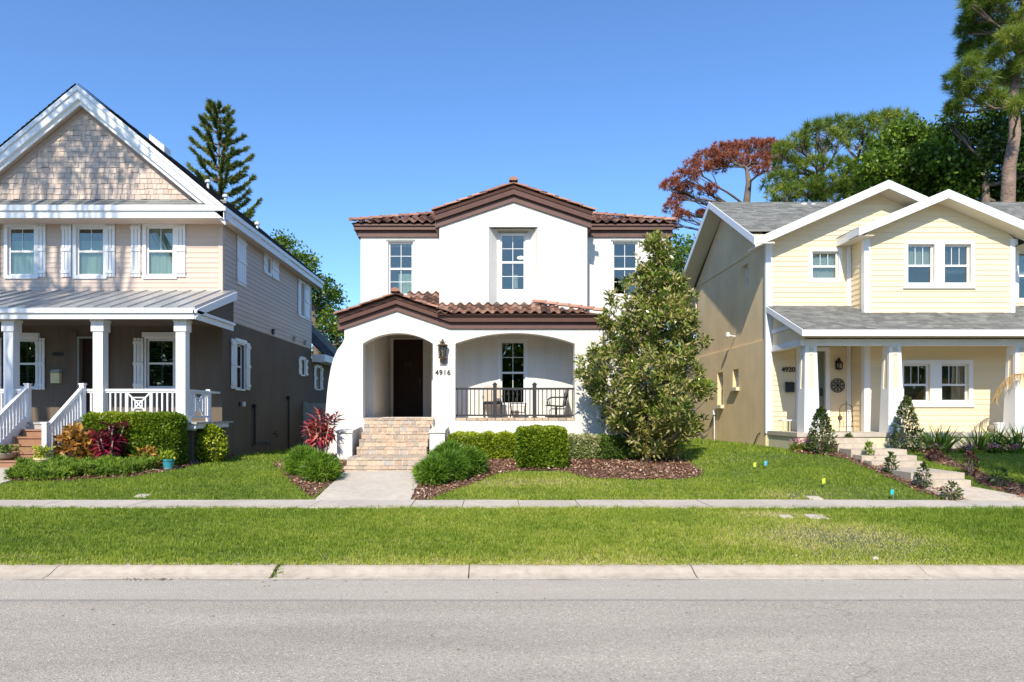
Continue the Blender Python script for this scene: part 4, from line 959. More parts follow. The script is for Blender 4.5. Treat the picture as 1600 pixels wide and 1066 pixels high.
# door
m = MB(XF(Y1)); m.box(dr1[0] - .06, dr1[0], -.03, -.0015, 1.52, dr1[3] + .05); m.box(dr1[1], dr1[1] + .06, -.03, -.0015, 1.52, dr1[3] + .05); m.box(dr1[0], dr1[1], -.03, -.0015, dr1[3], dr1[3] + .05)
fd = build(m, 'door_frame', 'gate_grey', H1)
m = MB(XF(Y1 + .14)); m.box(dr1[0], dr1[1], 0, .05, 1.52, dr1[3])
for z0, z1 in ((1.7, 2.4), (2.55, 3.55)):
    for s0, s1 in ((.08, .33), (.38, .62)): m.box(dr1[0] + s0, dr1[0] + s1, -.012, 0, z0, z1)
dd = build(m, 'front_door', 'door_dark', fd)
m = MB(XF(Y1 + .1)); m.box(dr1[0] + .05, dr1[0] + .09, -.04, .04, 2.3, 2.55); build(m, 'door_handle', 'silver', fd)
m = MB(); m.box(PX(111, Y1), PX(121, Y1), Y1 - .05, Y1, 1.53, 3.9); m.box(PX(168, Y1), PX(172, Y1), Y1 - .05, Y1, 1.53, 3.9); build(m, 'door_surround', 'stucco_dark', H1)
text_obj('4900', .15, (PX(90.5, Y1), Y1 - .012, PZ(554, Y1)), 'black', H1)
# porch
YP = 15.75; PF = 1.53; PR = -6.90
m = MB(); m.box(XL1, PR - .16, YP + .22, Y1, .2, PF - .1); build(m, 'porch_base', 'stucco_dark', H1)
m = MB()
for i, y in enumerate(np.arange(YP - .02, Y1 - .1, .14)): m.box(XL1, PR + .05, y, min(y + .134, Y1 - .06), PF - .045, PF, random.random())
build(m, 'porch_floor', 'grey_deck', H1)
m = MB(); m.box(XL1, PR, YP + .03, YP + .12, PF - .15, PF - .046); m.box(PR - .06, PR + .02, YP + .12, Y1 - .3, PF - .15, PF - .046); m.box(XL1, PR - .05, YP + .1, YP + .2, PF - .19, PF - .15); build(m, 'porch_skirt', 'white', H1)
sr = 15.55; szf = PZ(480.5, sr); szb = PZ(454.5, Y1); sxr = PX(305, sr)
m = MB(); m.slab([(XL1, sr, szf), (sxr, sr, szf), (sxr + .02, Y1 - .02, szb), (XL1, Y1 - .02, szb)], (0, 0, -.03))
k = 0; x = sxr - .02
while x > XL1: m.bar((x, sr, szf + .012), (x, Y1 - .02, szb + .012), .025, .035); x -= .385
build(m, 'metal_porch_roof', 'metal_roof', H1)
m = MB(); zf0 = PZ(498.5, sr)
m.box(XL1, sxr - .02, sr, sr + .03, zf0, zf0 + .13); m.box(XL1, sxr, sr - .05, sr + .03, zf0 + .135, szf - .03)
m.box(sxr - .03, sxr + .0, sr + .03, Y1 - .15, zf0, zf0 + .13); m.box(sxr - .03, sxr + .05, sr - .05, Y1 - .15, zf0 + .135, szf - .06)
m.hexa([(sxr + .0, sr + .02, szf - .2), (sxr + .05, sr + .02, szf - .2), (sxr + .05, Y1 - .03, szb - .24), (sxr, Y1 - .03, szb - .24)], [(sxr, sr + .02, szf - .035), (sxr + .05, sr + .02, szf - .035), (sxr + .05, Y1 - .03, szb - .035), (sxr, Y1 - .03, szb - .035)])
build(m, 'porch_fascia', 'white', H1)
m = MB(); m.slab([(sxr - .06, sr + .05, zf0 + .05), (sxr - .06, Y1, zf0 + .05), (sxr - .06, Y1, szb - .06), (sxr - .06, sr + .05, szf - .06)], (-.08, 0, 0)); m.box(XL1, sxr - .15, YP - .02, YP + .24, zf0 + .02, zf0 + .2); m.box(XL1, sxr - .1, sr + .05, Y1 - .02, zf0 + .15, zf0 + .18); build(m, 'porch_beam', 'stucco_dark', H1)
cols1 = []
for a, b in ((5.5, 20.5), (145, 160.5), (274.5, 289.5)):
    x0, x1 = PX(a, YP), PX(b, YP); zt = zf0 + .02; w = x1 - x0; m = MB()
    m.box(x0, x1, YP, YP + w, PF, zt - .0); m.box(x0 - .03, x1 + .03, YP - .03, YP + w + .03, zt - .28, zt - .03); m.box(x0 - .045, x1 + .045, YP - .045, YP + w + .045, zt - .06, zt + .0)
    m.box(x0 - .03, x1 + .03, YP - .03, YP + w + .03, PF, PF + .14); m.box(x0 - .015, x1 + .015, YP - .015, YP + w + .015, PF + .14, PF + .17)
    build(m, 'porch_column', 'white', H1); cols1.append((x0, x1, w))
RT = PZ(607.5, YP + .1); RB = PF + .12
def baluster_run(root, p, q, t=.035, step=.118, skip=None, zt=RT, zb=RB, z2=None):
    p = np.array(p, float); q = np.array(q, float); L = np.linalg.norm(q - p); n = max(1, int(round(L / step)))
    dz = 0 if z2 is None else z2
    m = MB(); m.bar((*p, zt - .03), (*q, zt - .03 + dz), .075, .05); m.bar((*p, zt - .075), (*q, zt - .075 + dz), .04, .04); build(m, 'top_rail', 'white', root)
    m = MB(); m.bar((*p, zb), (*q, zb + dz), .045, .05); build(m, 'bottom_rail', 'white', root)
    for i in range(1, n):
        t_ = i / n
        if skip and skip[0] < t_ * L < skip[1]: continue
        c = p + (q - p) * t_; m = MB(); m.box(c[0] - t / 2, c[0] + t / 2, c[1] - t / 2, c[1] + t / 2, zb + .02 + dz * t_, zt - .09 + dz * t_); build(m, 'baluster', 'white', root)
yc1 = YP + .11
r1 = thing('porch_railing', 'white wooden porch railing with crossed panel, turning the corner of the beige house porch', 'railing', (-8.2, yc1, PF))
xa, xb = cols1[1][1], cols1[2][0]; pc = (PX(199, yc1), PX(235, yc1))
baluster_run(r1, (xa, yc1), (xb, yc1), skip=(pc[0] - xa - .02, pc[1] - xa + .02))
def cross_panel(root, f, a0, a1, z0, z1):
    m = MB(); c = ((a0 + a1) / 2, (z0 + z1) / 2); P = lambda a, z: f(a, z)
    for a in (a0, a1): m.bar(P(a, z0), P(a, z1), .04, .04, up=(.9, .4, 0))
    for aa, bb in (((a0, z0), (a1, z1)), ((a0, z1), (a1, z0))): m.bar(P(*aa), P(*bb), .03, .03, up=(.1, 1, 0))
    for k in (.30, .58):
        w, h = (a1 - a0) / 2 * k, (z1 - z0) / 2 * k; q = [(c[0] - w, c[1] - h), (c[0] + w, c[1] - h), (c[0] + w, c[1] + h), (c[0] - w, c[1] + h)]
        for i in range(4): m.bar(P(*q[i]), P(*q[(i + 1) % 4]), .028, .028, up=(.1, 1, .05))
    build(m, 'cross_panel', 'white', root)
cross_panel(r1, lambda a, z: (a, yc1, z), pc[0], pc[1], RB + .02, RT - .09)
xs_ = cols1[2][0] + .11
baluster_run(r1, (xs_, YP + .25), (xs_, Y1 - .75), skip=(.45, 1.0)); cross_panel(r1, lambda a, z: (xs_, a, z), YP + .72, YP + 1.22, RB + .02, RT - .09)
m = MB(); m.box(xs_ - .05, xs_ + .05, Y1 - .75, Y1 - .65, PF, RT + .03); m.box(xs_ - .03, xs_ + .03, Y1 - .65, Y1 - .02, RT - .06, RT - .01); build(m, 'post', 'white', r1)
# stairs
SX0, SX1 = PX(38, YP) + .12, PX(128, YP) - .06
n = 6; z0 = gzf(-10.2, 14.4) + .07; rise = (PF - z0) / n; m = MB(); mw = MB()
yb_ = YP - .0
for i in range(1, n):
    z = PF - rise * i; y1_ = YP - .255 * (i - 1); y0_ = y1_ - .255; w = .62 if i == n - 1 else 0
    m.box(SX0 - w, SX1 + .0, y0_ - .03, y1_ + .0, z - .035, z, random.random()); m.box(SX0 - w + .02, SX1 - .02, y0_ + .0, y0_ + .03, z - rise, z - .035, random.random())
build(m, 'wooden_steps', 'wood_step', H1)
ye = YP - .255 * (n - 1)
def stair_rail(X, nm):
    r = thing('stair_railing', nm, 'railing', (X, YP, PF))
    m = MB(); m.box(X - .05, X + .05, YP - .02, YP + .08, PF - .1, RT + .09); m.box(X - .065, X + .065, YP - .035, YP + .095, RT + .09, RT + .12); build(m, 'newel_post', 'white', r)
    zb2 = z0 + .0; y2 = ye + .05
    m = MB(); m.box(X - .05, X + .05, y2 - .1, y2, zb2 - .1, zb2 + .94); m.box(X - .065, X + .065, y2 - .115, y2 + .015, zb2 + .94, zb2 + .97); build(m, 'newel_post', 'white', r)
    dz = (zb2 + .86) - RT; p = (X, YP - .02); q = (X, y2)
    m = MB(); m.bar((*p, RT - .0), (*q, RT + dz), .08, .06); build(m, 'handrail', 'white', r)
    m = MB(); m.bar((*p, PF + .06), (*q, PF + .06 + dz), .05, .18); build(m, 'stringer', 'white', r)
    for i in range(1, 12):
        t = i / 12; yy = p[1] + (q[1] - p[1]) * t; m = MB(); m.box(X - .018, X + .018, yy - .018, yy + .018, PF + .1 + dz * t, RT - .02 + dz * t); build(m, 'baluster', 'white', r)
    return r
stair_rail(SX1 + .06, 'white stair railing right of the brown wooden steps of the beige house'); stair_rail(SX0 - .06, 'white stair railing left of the brown wooden steps, cut by the picture edge')
Z0S = z0; STR = rise
r2 = thing('porch_railing', 'short white railing between the stair post and the middle porch column of the beige house', 'railing', (SX1 + .2, yc1, PF)); baluster_run(r2, (SX1 + .11, yc1), (cols1[1][0], yc1))
r3 = thing('porch_railing', 'short white railing between the left stair post and the leftmost porch column', 'railing', (SX0 - .2, yc1, PF)); baluster_run(r3, (cols1[0][1], yc1), (SX0 - .11, yc1))
r4 = thing('porch_railing', 'white railing running left from the leftmost porch column, cut by the picture edge', 'railing', (XL1 + .5, yc1, PF)); baluster_run(r4, (XL1, yc1), (cols1[0][0], yc1))
m = MB(); m.box(SX0 - .11, SX1 + .11, YP + .0, YP + .02, PF - .18, PF - .05); build(m, 'riser_board', 'grey_deck', H1)
# wall fittings
mbx = thing('mailbox', 'tan wall mailbox stuffed with paper beneath the number 4900', 'mailbox', (PX(89, Y1), Y1, PZ(590, Y1)))
m = MB(); x0, x1 = PX(82.5, Y1), PX(96, Y1); m.box(x0, x1, Y1 - .10, Y1, PZ(599, Y1), PZ(583, Y1)); build(m, 'box', 'pot_cream', mbx)
m = MB(); m.hexa([(x0, Y1 - .14, PZ(583, Y1)), (x1 + .02, Y1 - .14, PZ(582, Y1)), (x1 + .02, Y1 - .02, PZ(582, Y1)), (x0, Y1 - .02, PZ(583, Y1))], [(x0 + .04, Y1 - .13, PZ(578.5, Y1)), (x1 + .03, Y1 - .13, PZ(577.5, Y1)), (x1 + .03, Y1 - .01, PZ(577, Y1)), (x0 + .04, Y1 - .01, PZ(578, Y1))]); build(m, 'lid', 'gate_grey', mbx)
def wall_pipe(px_, py0_, py1_, r_, lbl, mat='black', bend=True):
    y = sy(px_); X = X1 + .06; t = thing('wall_pipe', lbl, 'pipe', (X, y, PZ(py1_, y))); m = MB(); pts = [(X - .06, y, PZ(py0_, y)), (X, y, PZ(py0_, y) - .01), (X, y, PZ(py1_, y))]
    m.tube(pts, r_, 8); build(m, 'pipe', mat, t); m = MB(); m.box(X - .07, X + .05, y - .06, y + .06, PZ(py0_, y) - .05, PZ(py0_, y) + .06); build(m, 'pipe_box', mat, t)
wall_pipe(395, 635, 695, .035, 'short black pipe on the dark side wall, nearer the street'); wall_pipe(448.5, 622, 704, .03, 'long thin black pipe on the dark side wall, nearer the back')
for a, b, y0_, y1_ in ((373, 375, 628, 635), (378.5, 381.5, 628, 635)):
    m = MB(XR(X1)); m.box(sy(a), sy(b), -.04, .0, PZ(y1_, sy(a)), PZ(y0_, sy(a))); m.box(sy(a) + .02, sy(b) - .02, -.05, -.04, PZ(y1_, sy(a)) + .03, PZ(y0_, sy(a)) - .03); build(m, 'dryer_vent', 'black' if a < 375 else 'pvc', H1)
for px_, py_ in ((425, 519), (458, 530), (475, 536)):
    y = sy(px_); m = MB(XR(X1)); m.box(y - .07, y + .07, -.07, 0, PZ(py_, y) - .08, PZ(py_, y) + .06); m.box(y - .09, y + .09, -.10, -.02, PZ(py_, y) + .06, PZ(py_, y) + .09); build(m, 'wall_vent', 'gate_grey' if px_ > 440 else 'black', H1)
y = sy(427); fct = thing('garden_tap', 'small garden tap low on the dark side wall between the two black pipes', 'tap', (X1, y, PZ(680, y))); m = MB(); m.tube([(X1, y, PZ(678, y)), (X1 + .10, y, PZ(678, y)), (X1 + .14, y, PZ(683, y))], .022, 6); build(m, 'spout', 'black', fct); m = MB(); m.box(X1 + .07, X1 + .10, y - .07, y + .07, PZ(676, y), PZ(674, y)); build(m, 'handle', 'black', fct)
y = sy(408); hs = thing('garden_hose', 'short length of dark hose looped at the foot of the dark side wall', 'hose', (X1 + .1, y, PZ(694, y))); m = MB(); m.tube([(X1 + .05, y - .9, PZ(696, y - .9)), (X1 + .07, y - .4, PZ(691, y)), (X1 + .07, y + .1, PZ(690, y)), (X1 + .1, y + .6, PZ(696, y))], .018, 6); build(m, 'hose', 'black', hs)
sg = thing('side_gate', 'grey gate board panel standing at the back between the beige and white houses', 'gate', (-6.0, 25.5, gzf(-6, 25.5)))
m = MB(); zt = PZ(630, 25.5)
for i in range(14): m.box(-7.0 + i * .15, -7.0 + i * .15 + .142, 25.5, 25.53, .35, zt)
build(m, 'boards', 'gate_grey', sg); m = MB(); m.box(-7.1, -4.9, 25.53, 25.58, zt - .3, zt - .2); m.box(-7.1, -4.9, 25.53, 25.58, .7, .8); m.box(-7.12, -7.02, 25.49, 25.59, .35, zt + .05); build(m, 'frame', 'gate_grey', sg)

# ================================================================== RIGHT HOUSE (yellow siding, tan stucco side)
H3 = thing('yellow_house', 'two storey pale yellow sided house with tan stucco side and number 4920', 'house', (10, 19, .8))
Y3 = 17.7; X3 = PX(1196.5, Y3); Y3B = 24.0; Y3G = 17.03; XR3 = 18.5; FL3 = PZ(673, Y3)
GX0, GX1 = PX(1352, Y3G), PX(1583, Y3G); 
def w3(a, b, c, d_, y): return (PX(a, y), PX(b, y), PZ(d_, y), PZ(c, y))
wu = [w3(1417.5, 1459, 382, 444, Y3G), w3(1474.5, 1516, 382, 444, Y3G)]; ws = w3(1268.5, 1310, 393, 436.5, Y3)
wl = [w3(1411, 1452, 569, 628, Y3G), w3(1470, 1513, 569, 628, Y3G)]; wr3 = w3(1591, 1632, 393, 468, Y3)
wr4 = w3(1600, 1640, 569, 628, Y3)
d3 = (PX(1250, Y3), PX(1289, Y3), FL3 - .02, PZ(549, Y3))
ex3 = .134; zporch = PZ(480, Y3)
# main front plane
apx, apz, y3r = 9.94, PZ(284, 17.3), 17.22; ms = .44
def gable_rng(xc, zc, s, x0, x1): return lambda c: (max(x0, xc - max(0, (zc - c)) / s), min(x1, xc + max(0, (zc - c)) / s))
m = MB(XF(Y3)); H3holes = [ws, wr3, wr4, d3]
grf = gable_rng(apx, apz - .19, ms, X3, XR3); m.siding(lambda c: (grf(c)[0], XR3 if c < 6.05 else grf(c)[1]), .85, apz - .2, ex3, H3holes)
m.panel(X3 + .02, GX0, .3, 6.2, .15, [ws, d3]); m.panel(GX1, XR3, .3, 6.1, .15, [wr3, wr4]); m.slab([(X3 + .2, .02, 6.2), (13.0, .02, 6.2), (apx, .02, apz - .22)], (0, .1, 0))
# second gable plane
g2x, g2z, g2r, g2s, g2a, g2b = PX(1481, 16.6), PZ(297, 16.6), 16.6, .42, 2.17, 2.32
m.xf = XF(Y3G); zlow = PZ(489, Y3G)
m.siding(gable_rng(g2x, g2z - .19, g2s, GX0, GX1), FL3, g2z - .2, ex3, wu + wl); m.panel(GX0 + .01, GX1 - .01, .6, 6.0, .12, wu + wl); m.slab([(GX0 + .2, .02, 6.0), (GX1 - .2, .02, 6.0), (g2x, .02, g2z - .22)], (0, .1, 0))
m.xf = XL(GX0); m.siding(lambda c: (Y3G, Y3), FL3, 6.15, ex3); m.xf = XR(GX1); m.siding(lambda c: (Y3G, Y3), FL3, 6.15, ex3)
m.xf = None
build(m, 'siding_wall', 'siding_yellow', H3)
m = MB(); m.box(X3 + .3, XR3, Y3 + 2.6, Y3 + 2.7, .8, 6.5); m.box(X3 + .3, XR3, Y3 + .2, Y3B, 4.3, 4.4); build(m, 'interior', 'dark_room', H3)
# side stucco wall with gable
rzz, ryy, se3 = 8.15, 20.85, (8.15 - 6.15) / 3.65
def lz(px): return X3 * F / (px - VX)
def lzz(px, py): return PZ(py, lz(px))
sd = [(lz(1167), lz(1157), lzz(1157, 456), lzz(1167, 411)), (lz(1088.5), lz(1077), lzz(1088, 513), lzz(1088, 458)), (lz(1130), lz(1121), lzz(1130, 633), lzz(1130, 581)), (lz(1154), lz(1145), lzz(1154, 605), lzz(1154, 576))]
m = MB(XL(X3)); zbl = PZ(530.5, Y3)
m.panel(Y3 + .02, Y3B, .3, zbl, .22, [h for h in sd if h[2] < zbl]); 
m.xf = lambda a, b, c: (X3 + .035 + b, a, c); m.panel(Y3 + .02, Y3B, zbl, 6.1, .19, [h for h in sd if h[2] > zbl])
m.slab([(Y3 + .02, 0, 6.1), (Y3B, 0, 6.1), (ryy, 0, rzz - .12)], (0, .19, 0))
build(m, 'stucco_side_wall', 'stucco_tan', H3)
m = MB(); m.box(X3 + .01, X3 + .05, Y3 + .04, Y3B, 6.12, 6.13); m.box(X3 + .2, XR3, Y3B - .2, Y3B, .5, 6.2); m.box(XR3 - .2, XR3, Y3, Y3B, .5, 6.2); build(m, 'rear_walls', 'stucco_tan', H3)
for i, h in enumerate(sd):
    up_ = h[2] > zbl; f = (lambda a, b, c: (X3 + .035 + b, a, c)) if up_ else XL(X3)
    window(H3, f, *h, casing=0, recess=.12, split=.5 if i != 3 else 0, cover='curtain' if i == 0 else None, cmat='curtain')
    if i > 1: m = MB(f); m.box(h[0] - .06, h[1] + .06, -.10, .1, h[2] - .10, h[2]); build(m, 'window_sill', 'stucco_cream', H3)
# corner boards
m = MB(); m.box(X3 - .02, X3 + .15, Y3 - .05, Y3 + .02, FL3 - .07, PZ(372, Y3)); m.box(X3 - .02, X3 + .02, Y3 + .02, Y3 + .03, FL3 - .07, 6.1)
build(m, 'corner_board', 'white', H3); m = MB(); m.box(GX0 - .02, GX0 + .10, Y3G - .045, Y3G, FL3, PZ(374, Y3G)); m.box(GX0 - .045, GX0 - .02, Y3G - .045, Y3G + .1, FL3, PZ(374, Y3G)); build(m, 'corner_board', 'white', H3); m = MB(); m.box(GX1 - .10, GX1 + .02, Y3G - .045, Y3G, FL3, PZ(374, Y3G)); build(m, 'corner_board', 'white', H3); m = MB(); m.box(GX0 - .13, GX0 - .022, Y3 - .045, Y3, FL3, PZ(374, Y3))
build(m, 'corner_board', 'white', H3)
m = MB(); m.box(X3 + .02, X3 + .16, Y3 - .055, Y3, gzf(X3, Y3) - .1, FL3 - .075); build(m, 'stucco_corner', 'stucco_cream', H3)
# roofs
m = MB(); q = math.sqrt(1 + se3 * se3)
xl = 7.04 - .46
def ridge_plane(s_):
    if s_ < 0: plane_rows(m, (0, 17.18, 6.17), (1, 0, 0), sv(0, 1, se3), lambda b: (13.0 if b < .66 * q else xl, XR3 + .3), (ryy - 17.18) * q, .14, .22, .012, jitter=.005)
    else: plane_rows(m, (0, 24.52, 6.17), (1, 0, 0), sv(0, -1, se3), lambda b: (xl, XR3 + .3), (ryy - 17.18) * q, .14, .22, .012, jitter=.005)
ridge_plane(-1); ridge_plane(1)
for s_ in (-1, 1):   # cross gable roofs
    ga_ = 3.36 if s_ < 0 else 3.25; plane_rows(m, (apx + s_ * ga_, 0, apz - ms * ga_), (0, 1, 0), sv(-s_, 0, ms), lambda b: (y3r, 17.4 + (b / 3.6) * 3.2), 3.25 * math.sqrt(1 + ms * ms), .14, .3, .012, jitter=.005)
    gw_ = g2a if s_ < 0 else g2b; plane_rows(m, (g2x + s_ * gw_, 0, g2z - g2s * gw_), (0, 1, 0), sv(-s_, 0, g2s), lambda b: (g2r, 17.7 + (b / 2.4) * 2.1), gw_ * math.sqrt(1 + g2s * g2s), .14, .3, .012, jitter=.005)
rz_top = 6.17 + (ryy - 17.18) * se3
zk = 6.165 + .66 * se3; m.slab([(xl, 17.84, zk), (XR3 + .3, 17.84, zk), (XR3 + .3, ryy, rz_top), (xl, ryy, rz_top)], (0, 0, -.04)); m.slab([(13.0, 17.18, 6.165), (XR3 + .3, 17.18, 6.165), (XR3 + .3, 17.84, zk), (13.0, 17.84, zk)], (0, 0, -.04)); m.slab([(xl, 24.52, 6.165), (XR3 + .3, 24.52, 6.165), (XR3 + .3, ryy, rz_top), (xl, ryy, rz_top)], (0, 0, -.04))
rf3 = build(m, 'shingle_roof', 'shingle', H3)
# trims of gables : fascia boards + soffits
m = MB(); so = MB()
def rake_x(xc, zc, s, w0, w1, yf, yw, t=.2):
    for s_, w in ((-1, w0), (1, w1)):
        e = xc + s_ * w; m.hexa([(xc, yf - .03, zc - t), (e, yf - .03, zc - s * w - t), (e, yf, zc - s * w - t), (xc, yf, zc - t)], [(xc, yf - .03, zc + .01), (e, yf - .03, zc - s * w + .01), (e, yf, zc - s * w + .01), (xc, yf, zc + .01)])
        so.hexa([(xc, yf, zc - .20), (e, yf, zc - s * w - .20), (e, yw, zc - s * w - .20), (xc, yw, zc - .20)], [(xc, yf, zc - .18), (e, yf, zc - s * w - .18), (e, yw, zc - s * w - .18), (xc, yw, zc - .18)])
rake_x(apx, apz, ms, 3.36, 3.25, y3r, Y3, .20); rake_x(g2x, g2z, g2s, g2a, g2b, g2r, Y3G + .02, .20)
# left edge rake of main roof (seen from the side)
for ya, za, yb, zb_ in ((17.18, 6.17, ryy, rz_top), (24.52, 6.17, ryy, rz_top)):
    m.hexa([(xl - .03, ya, za - .19), (xl, ya, za - .19), (xl, yb, zb_ - .19), (xl - .03, yb, zb_ - .19)], [(xl - .03, ya, za + .005), (xl, ya, za + .005), (xl, yb, zb_ + .005), (xl - .03, yb, zb_ + .005)])
    so.hexa([(xl, ya, za - .16), (X3 + .03, ya, za - .16), (X3 + .03, yb, zb_ - .16), (xl, yb, zb_ - .16)], [(xl, ya, za - .14), (X3 + .03, ya, za - .14), (X3 + .03, yb, zb_ - .14), (xl, yb, zb_ - .14)])
m.box(xl, XR3 + .3, 24.52, 24.55, 5.98, 6.17); m.box(g2x + 2.3, XR3 + .3, 17.15, 17.18, 5.98, 6.17); m.box(g2x - g2a, g2x - g2a + .03, g2r + .002, Y3, g2z - g2s * g2a - .2, g2z - g2s * g2a + .01)
so.box(g2x - g2a + .03, GX0, g2r + .03, Y3, g2z - g2s * g2a - .19, g2z - g2s * g2a - .17)
so.box(g2x + 2.3, XR3, 17.18, Y3, 5.99, 6.01)
build(m, 'rake_board', 'white', H3); build(so, 'soffit', 'soffit', H3)
for px_, py_ in ((1256, 322), (1270, 323)):
    X = PX(px_, 20.6); m = MB(); m.lathe((X, 20.6, 7.9), [(.03, 0), (.03, PZ(py_, 20.6) - 7.9 - .02), (.09, PZ(py_, 20.6) - 7.9), (.09, PZ(py_, 20.6) - 7.9 + .07), (.03, PZ(py_, 20.6) - 7.9 + .09)], 8); build(m, 'roof_vent', 'pvc', rf3)
# windows
for i, w in enumerate(wu): window(H3, XF(Y3G), *w, casing=0, recess=.05, split=.47, top=(2, 0), cover='curtain' if i == 0 else 'blind', cmat='curtain_grey' if i == 0 else 'blind', cover_part=(0, 1, .47, 1) if i == 0 else (0, 1, .3, 1))
for i, w in enumerate(wl): window(H3, XF(Y3G), *w, casing=0, recess=.05, split=.45, top=(2, 0), cover='curtain' if i else None, cmat='blind_dark', cover_part=(0, 1, .5, 1))
window(H3, XF(Y3), *ws, casing=.09, recess=.05, split=.47, top=(2, 0), cover='curtain', cmat='curtain_grey'); window(H3, XF(Y3), *wr3, casing=.09, recess=.05, split=.5, top=(2, 0), cover='curtain', cmat='curtain_grey', cover_part=(0, 1, .45, 1)); window(H3, XF(Y3), *wr4, casing=.09, recess=.05, split=.5, top=(2, 0))
for g in (wu, wl):
    m = MB(XF(Y3G)); a0, a1, b0, b1, z0, z1 = g[0][0], g[0][1], g[1][0], g[1][1], g[0][2], g[0][3]; k = .085 if g is wu else .10
    e_ = -.0015; m.box(a0 - k, a0, -.04, e_, z0 - k, z1 + k); m.box(b1, b1 + k, -.04, e_, z0 - k, z1 + k); m.box(a1, b0, -.04, e_, z0, z1); m.box(a0, b1, -.04, e_, z1, z1 + k); m.box(a0, b1, -.04, e_, z0 - k, z0)
    m.box(a0 - k - .03, b1 + k + .03, -.06, -.0, z0 - k - .03, z0 - k); build(m, 'window_trim', 'white', H3)
# porch
YQ = 15.6; zq = PZ(515, YQ); zw3 = PZ(479, Y3); xq = PX(1256, YQ) - .02; ps = (zw3 - zq) / (Y3 - YQ)
m = MB(); plane_rows(m, (0, YQ - .03, zq), (1, 0, 0), sv(0, 1, ps), lambda b: (xq, XR3), (Y3 - YQ) * math.sqrt(1 + ps * ps) + .0, .125, .20, .014, jitter=.005)
m.slab([(xq, YQ, zq - .003), (XR3, YQ, zq - .003), (XR3, Y3 - .03, zw3 - .01), (xq, Y3 - .03, zw3 - .01)], (0, 0, -.03)); pr3 = build(m, 'porch_roof', 'shingle', H3)
m = MB(); zq0 = PZ(525, YQ); m.box(xq, XR3, YQ - .03, YQ, zq0, zq - .005)
m.hexa([(xq - .03, YQ - .03, zq - .15), (xq, YQ - .03, zq - .15), (xq, Y3 - .05, zw3 - .15), (xq - .03, Y3 - .05, zw3 - .15)], [(xq - .03, YQ - .03, zq - .003), (xq, YQ - .03, zq - .003), (xq, Y3 - .05, zw3 - .003), (xq - .03, Y3 - .05, zw3 - .003)])
zbm = zq0 - .18
m.box(xq + .12, XR3, 15.98, 16.14, zbm, zq0 - .03); m.box(xq + .10, xq + .26, 16.14, Y3 - .05, zbm, zq0 - .03); m.box(xq + .11, xq + .13, 16.2, Y3 - .05, zq0 + .28, zq0 + .38)
build(m, 'porch_fascia', 'white', H3)
m = MB(); m.slab([(xq + .14, YQ + .3, zq0 - .03), (xq + .14, Y3 - .02, zq0 - .03), (xq + .14, Y3 - .02, zw3 - .1), (xq + .14, YQ + .3, zq0 + .12)], (.04, 0, 0)); build(m, 'porch_gable_siding', 'siding_yellow', H3)
m = MB(); m.box(xq + .02, XR3, YQ, 15.98, zq0, zq0 + .02); m.box(xq + .26, XR3, 16.14, Y3 - .06, zq0 - .03, zq0 - .01); build(m, 'porch_ceiling', 'soffit', H3)
m = MB(); YF3 = 15.9; m.box(xq, XR3, YF3, Y3, FL3 - .1, FL3 - .0); build(m, 'porch_slab', 'concrete', H3)
m = MB(); m.box(xq + .03, XR3, YF3 + .03, Y3 - .06, .3, FL3 - .1); build(m, 'porch_base', 'stucco_cream', H3)
for a, b in ((1256.5, 1281.5), (1388, 1413.5), (1586, 1612)):
    Yc = 15.95; c0, c1 = PX(a, Yc), PX(b, Yc); cx = (c0 + c1) / 2; wb = (c1 - c0) / 2; wt = wb * .72; zt = zbm; zm = PZ(607, Yc); H = zt - FL3
    def ww(z): return wb + (wt - wb) * (z - FL3) / H
    yc_ = Yc + wb; m = MB()
    def ring(z, g=0): k = ww(z) - g; return [(cx - k, yc_ - k, z), (cx + k, yc_ - k, z), (cx + k, yc_ + k, z), (cx - k, yc_ + k, z)]
    m.hexa(ring(FL3), ring(zm))                       # solid lower part
    m.hexa(ring(zt - .22), ring(zt))
    for sx_, sy_ in ((-1, -1), (1, -1), (1, 1), (-1, 1)):
        def cor(z): k = ww(z); t = .085; return [(cx + sx_ * (k - (0 if i in (0, 3) else t)), yc_ + sy_ * (k - (0 if i in (0, 1) else t)), z) for i in range(4)]
        m.hexa(cor(zm), cor(zt - .22))
    col = build(m, 'porch_column', 'white', H3)
    p_ = MB(); p_.hexa(ring(zm, .015), ring(zt - .22, .015)); build(p_, 'column_panel', 'siding_yellow', col)
    p_ = MB(); k = ww(zt - .1); p_.box(cx - .05, cx + .05, yc_ - k - .012, yc_ - k + .01, zt - .20, zt - .04); build(p_, 'column_vent', 'soffit', col)
# entry door
m = MB(XF(Y3)); m.box(d3[0] - .11, d3[0], -.04, -.0015, FL3, d3[3] + .1); m.box(d3[1], d3[1] + .11, -.04, -.0015, FL3, d3[3] + .1); m.box(d3[0], d3[1], -.04, -.0015, d3[3], d3[3] + .1)
df = build(m, 'door_frame', 'white', H3)
m = MB(XF(Y3 + .06)); m.box(d3[0], d3[1], 0, .05, FL3, d3[3])
for zz0, zz1 in ((FL3 + .15, FL3 + .6), (FL3 + .75, d3[3] - .15)): m.box(d3[0] + .1, d3[1] - .1, -.012, 0, zz0, zz1)
build(m, 'front_door', 'blind_dark', df); m = MB(XF(Y3 + .05)); m.box(d3[1] - .09, d3[1] - .06, -.05, 0, FL3 + .9, FL3 + 1.1); build(m, 'door_handle', 'black', df)
text_obj('4920', .175, (PX(1231, Y3), Y3 - .035, PZ(578, Y3)), 'black', H3)
mb3 = thing('mailbox', 'black wall mailbox under the number 4920', 'mailbox', (PX(1232.5, Y3), Y3, PZ(605, Y3)))
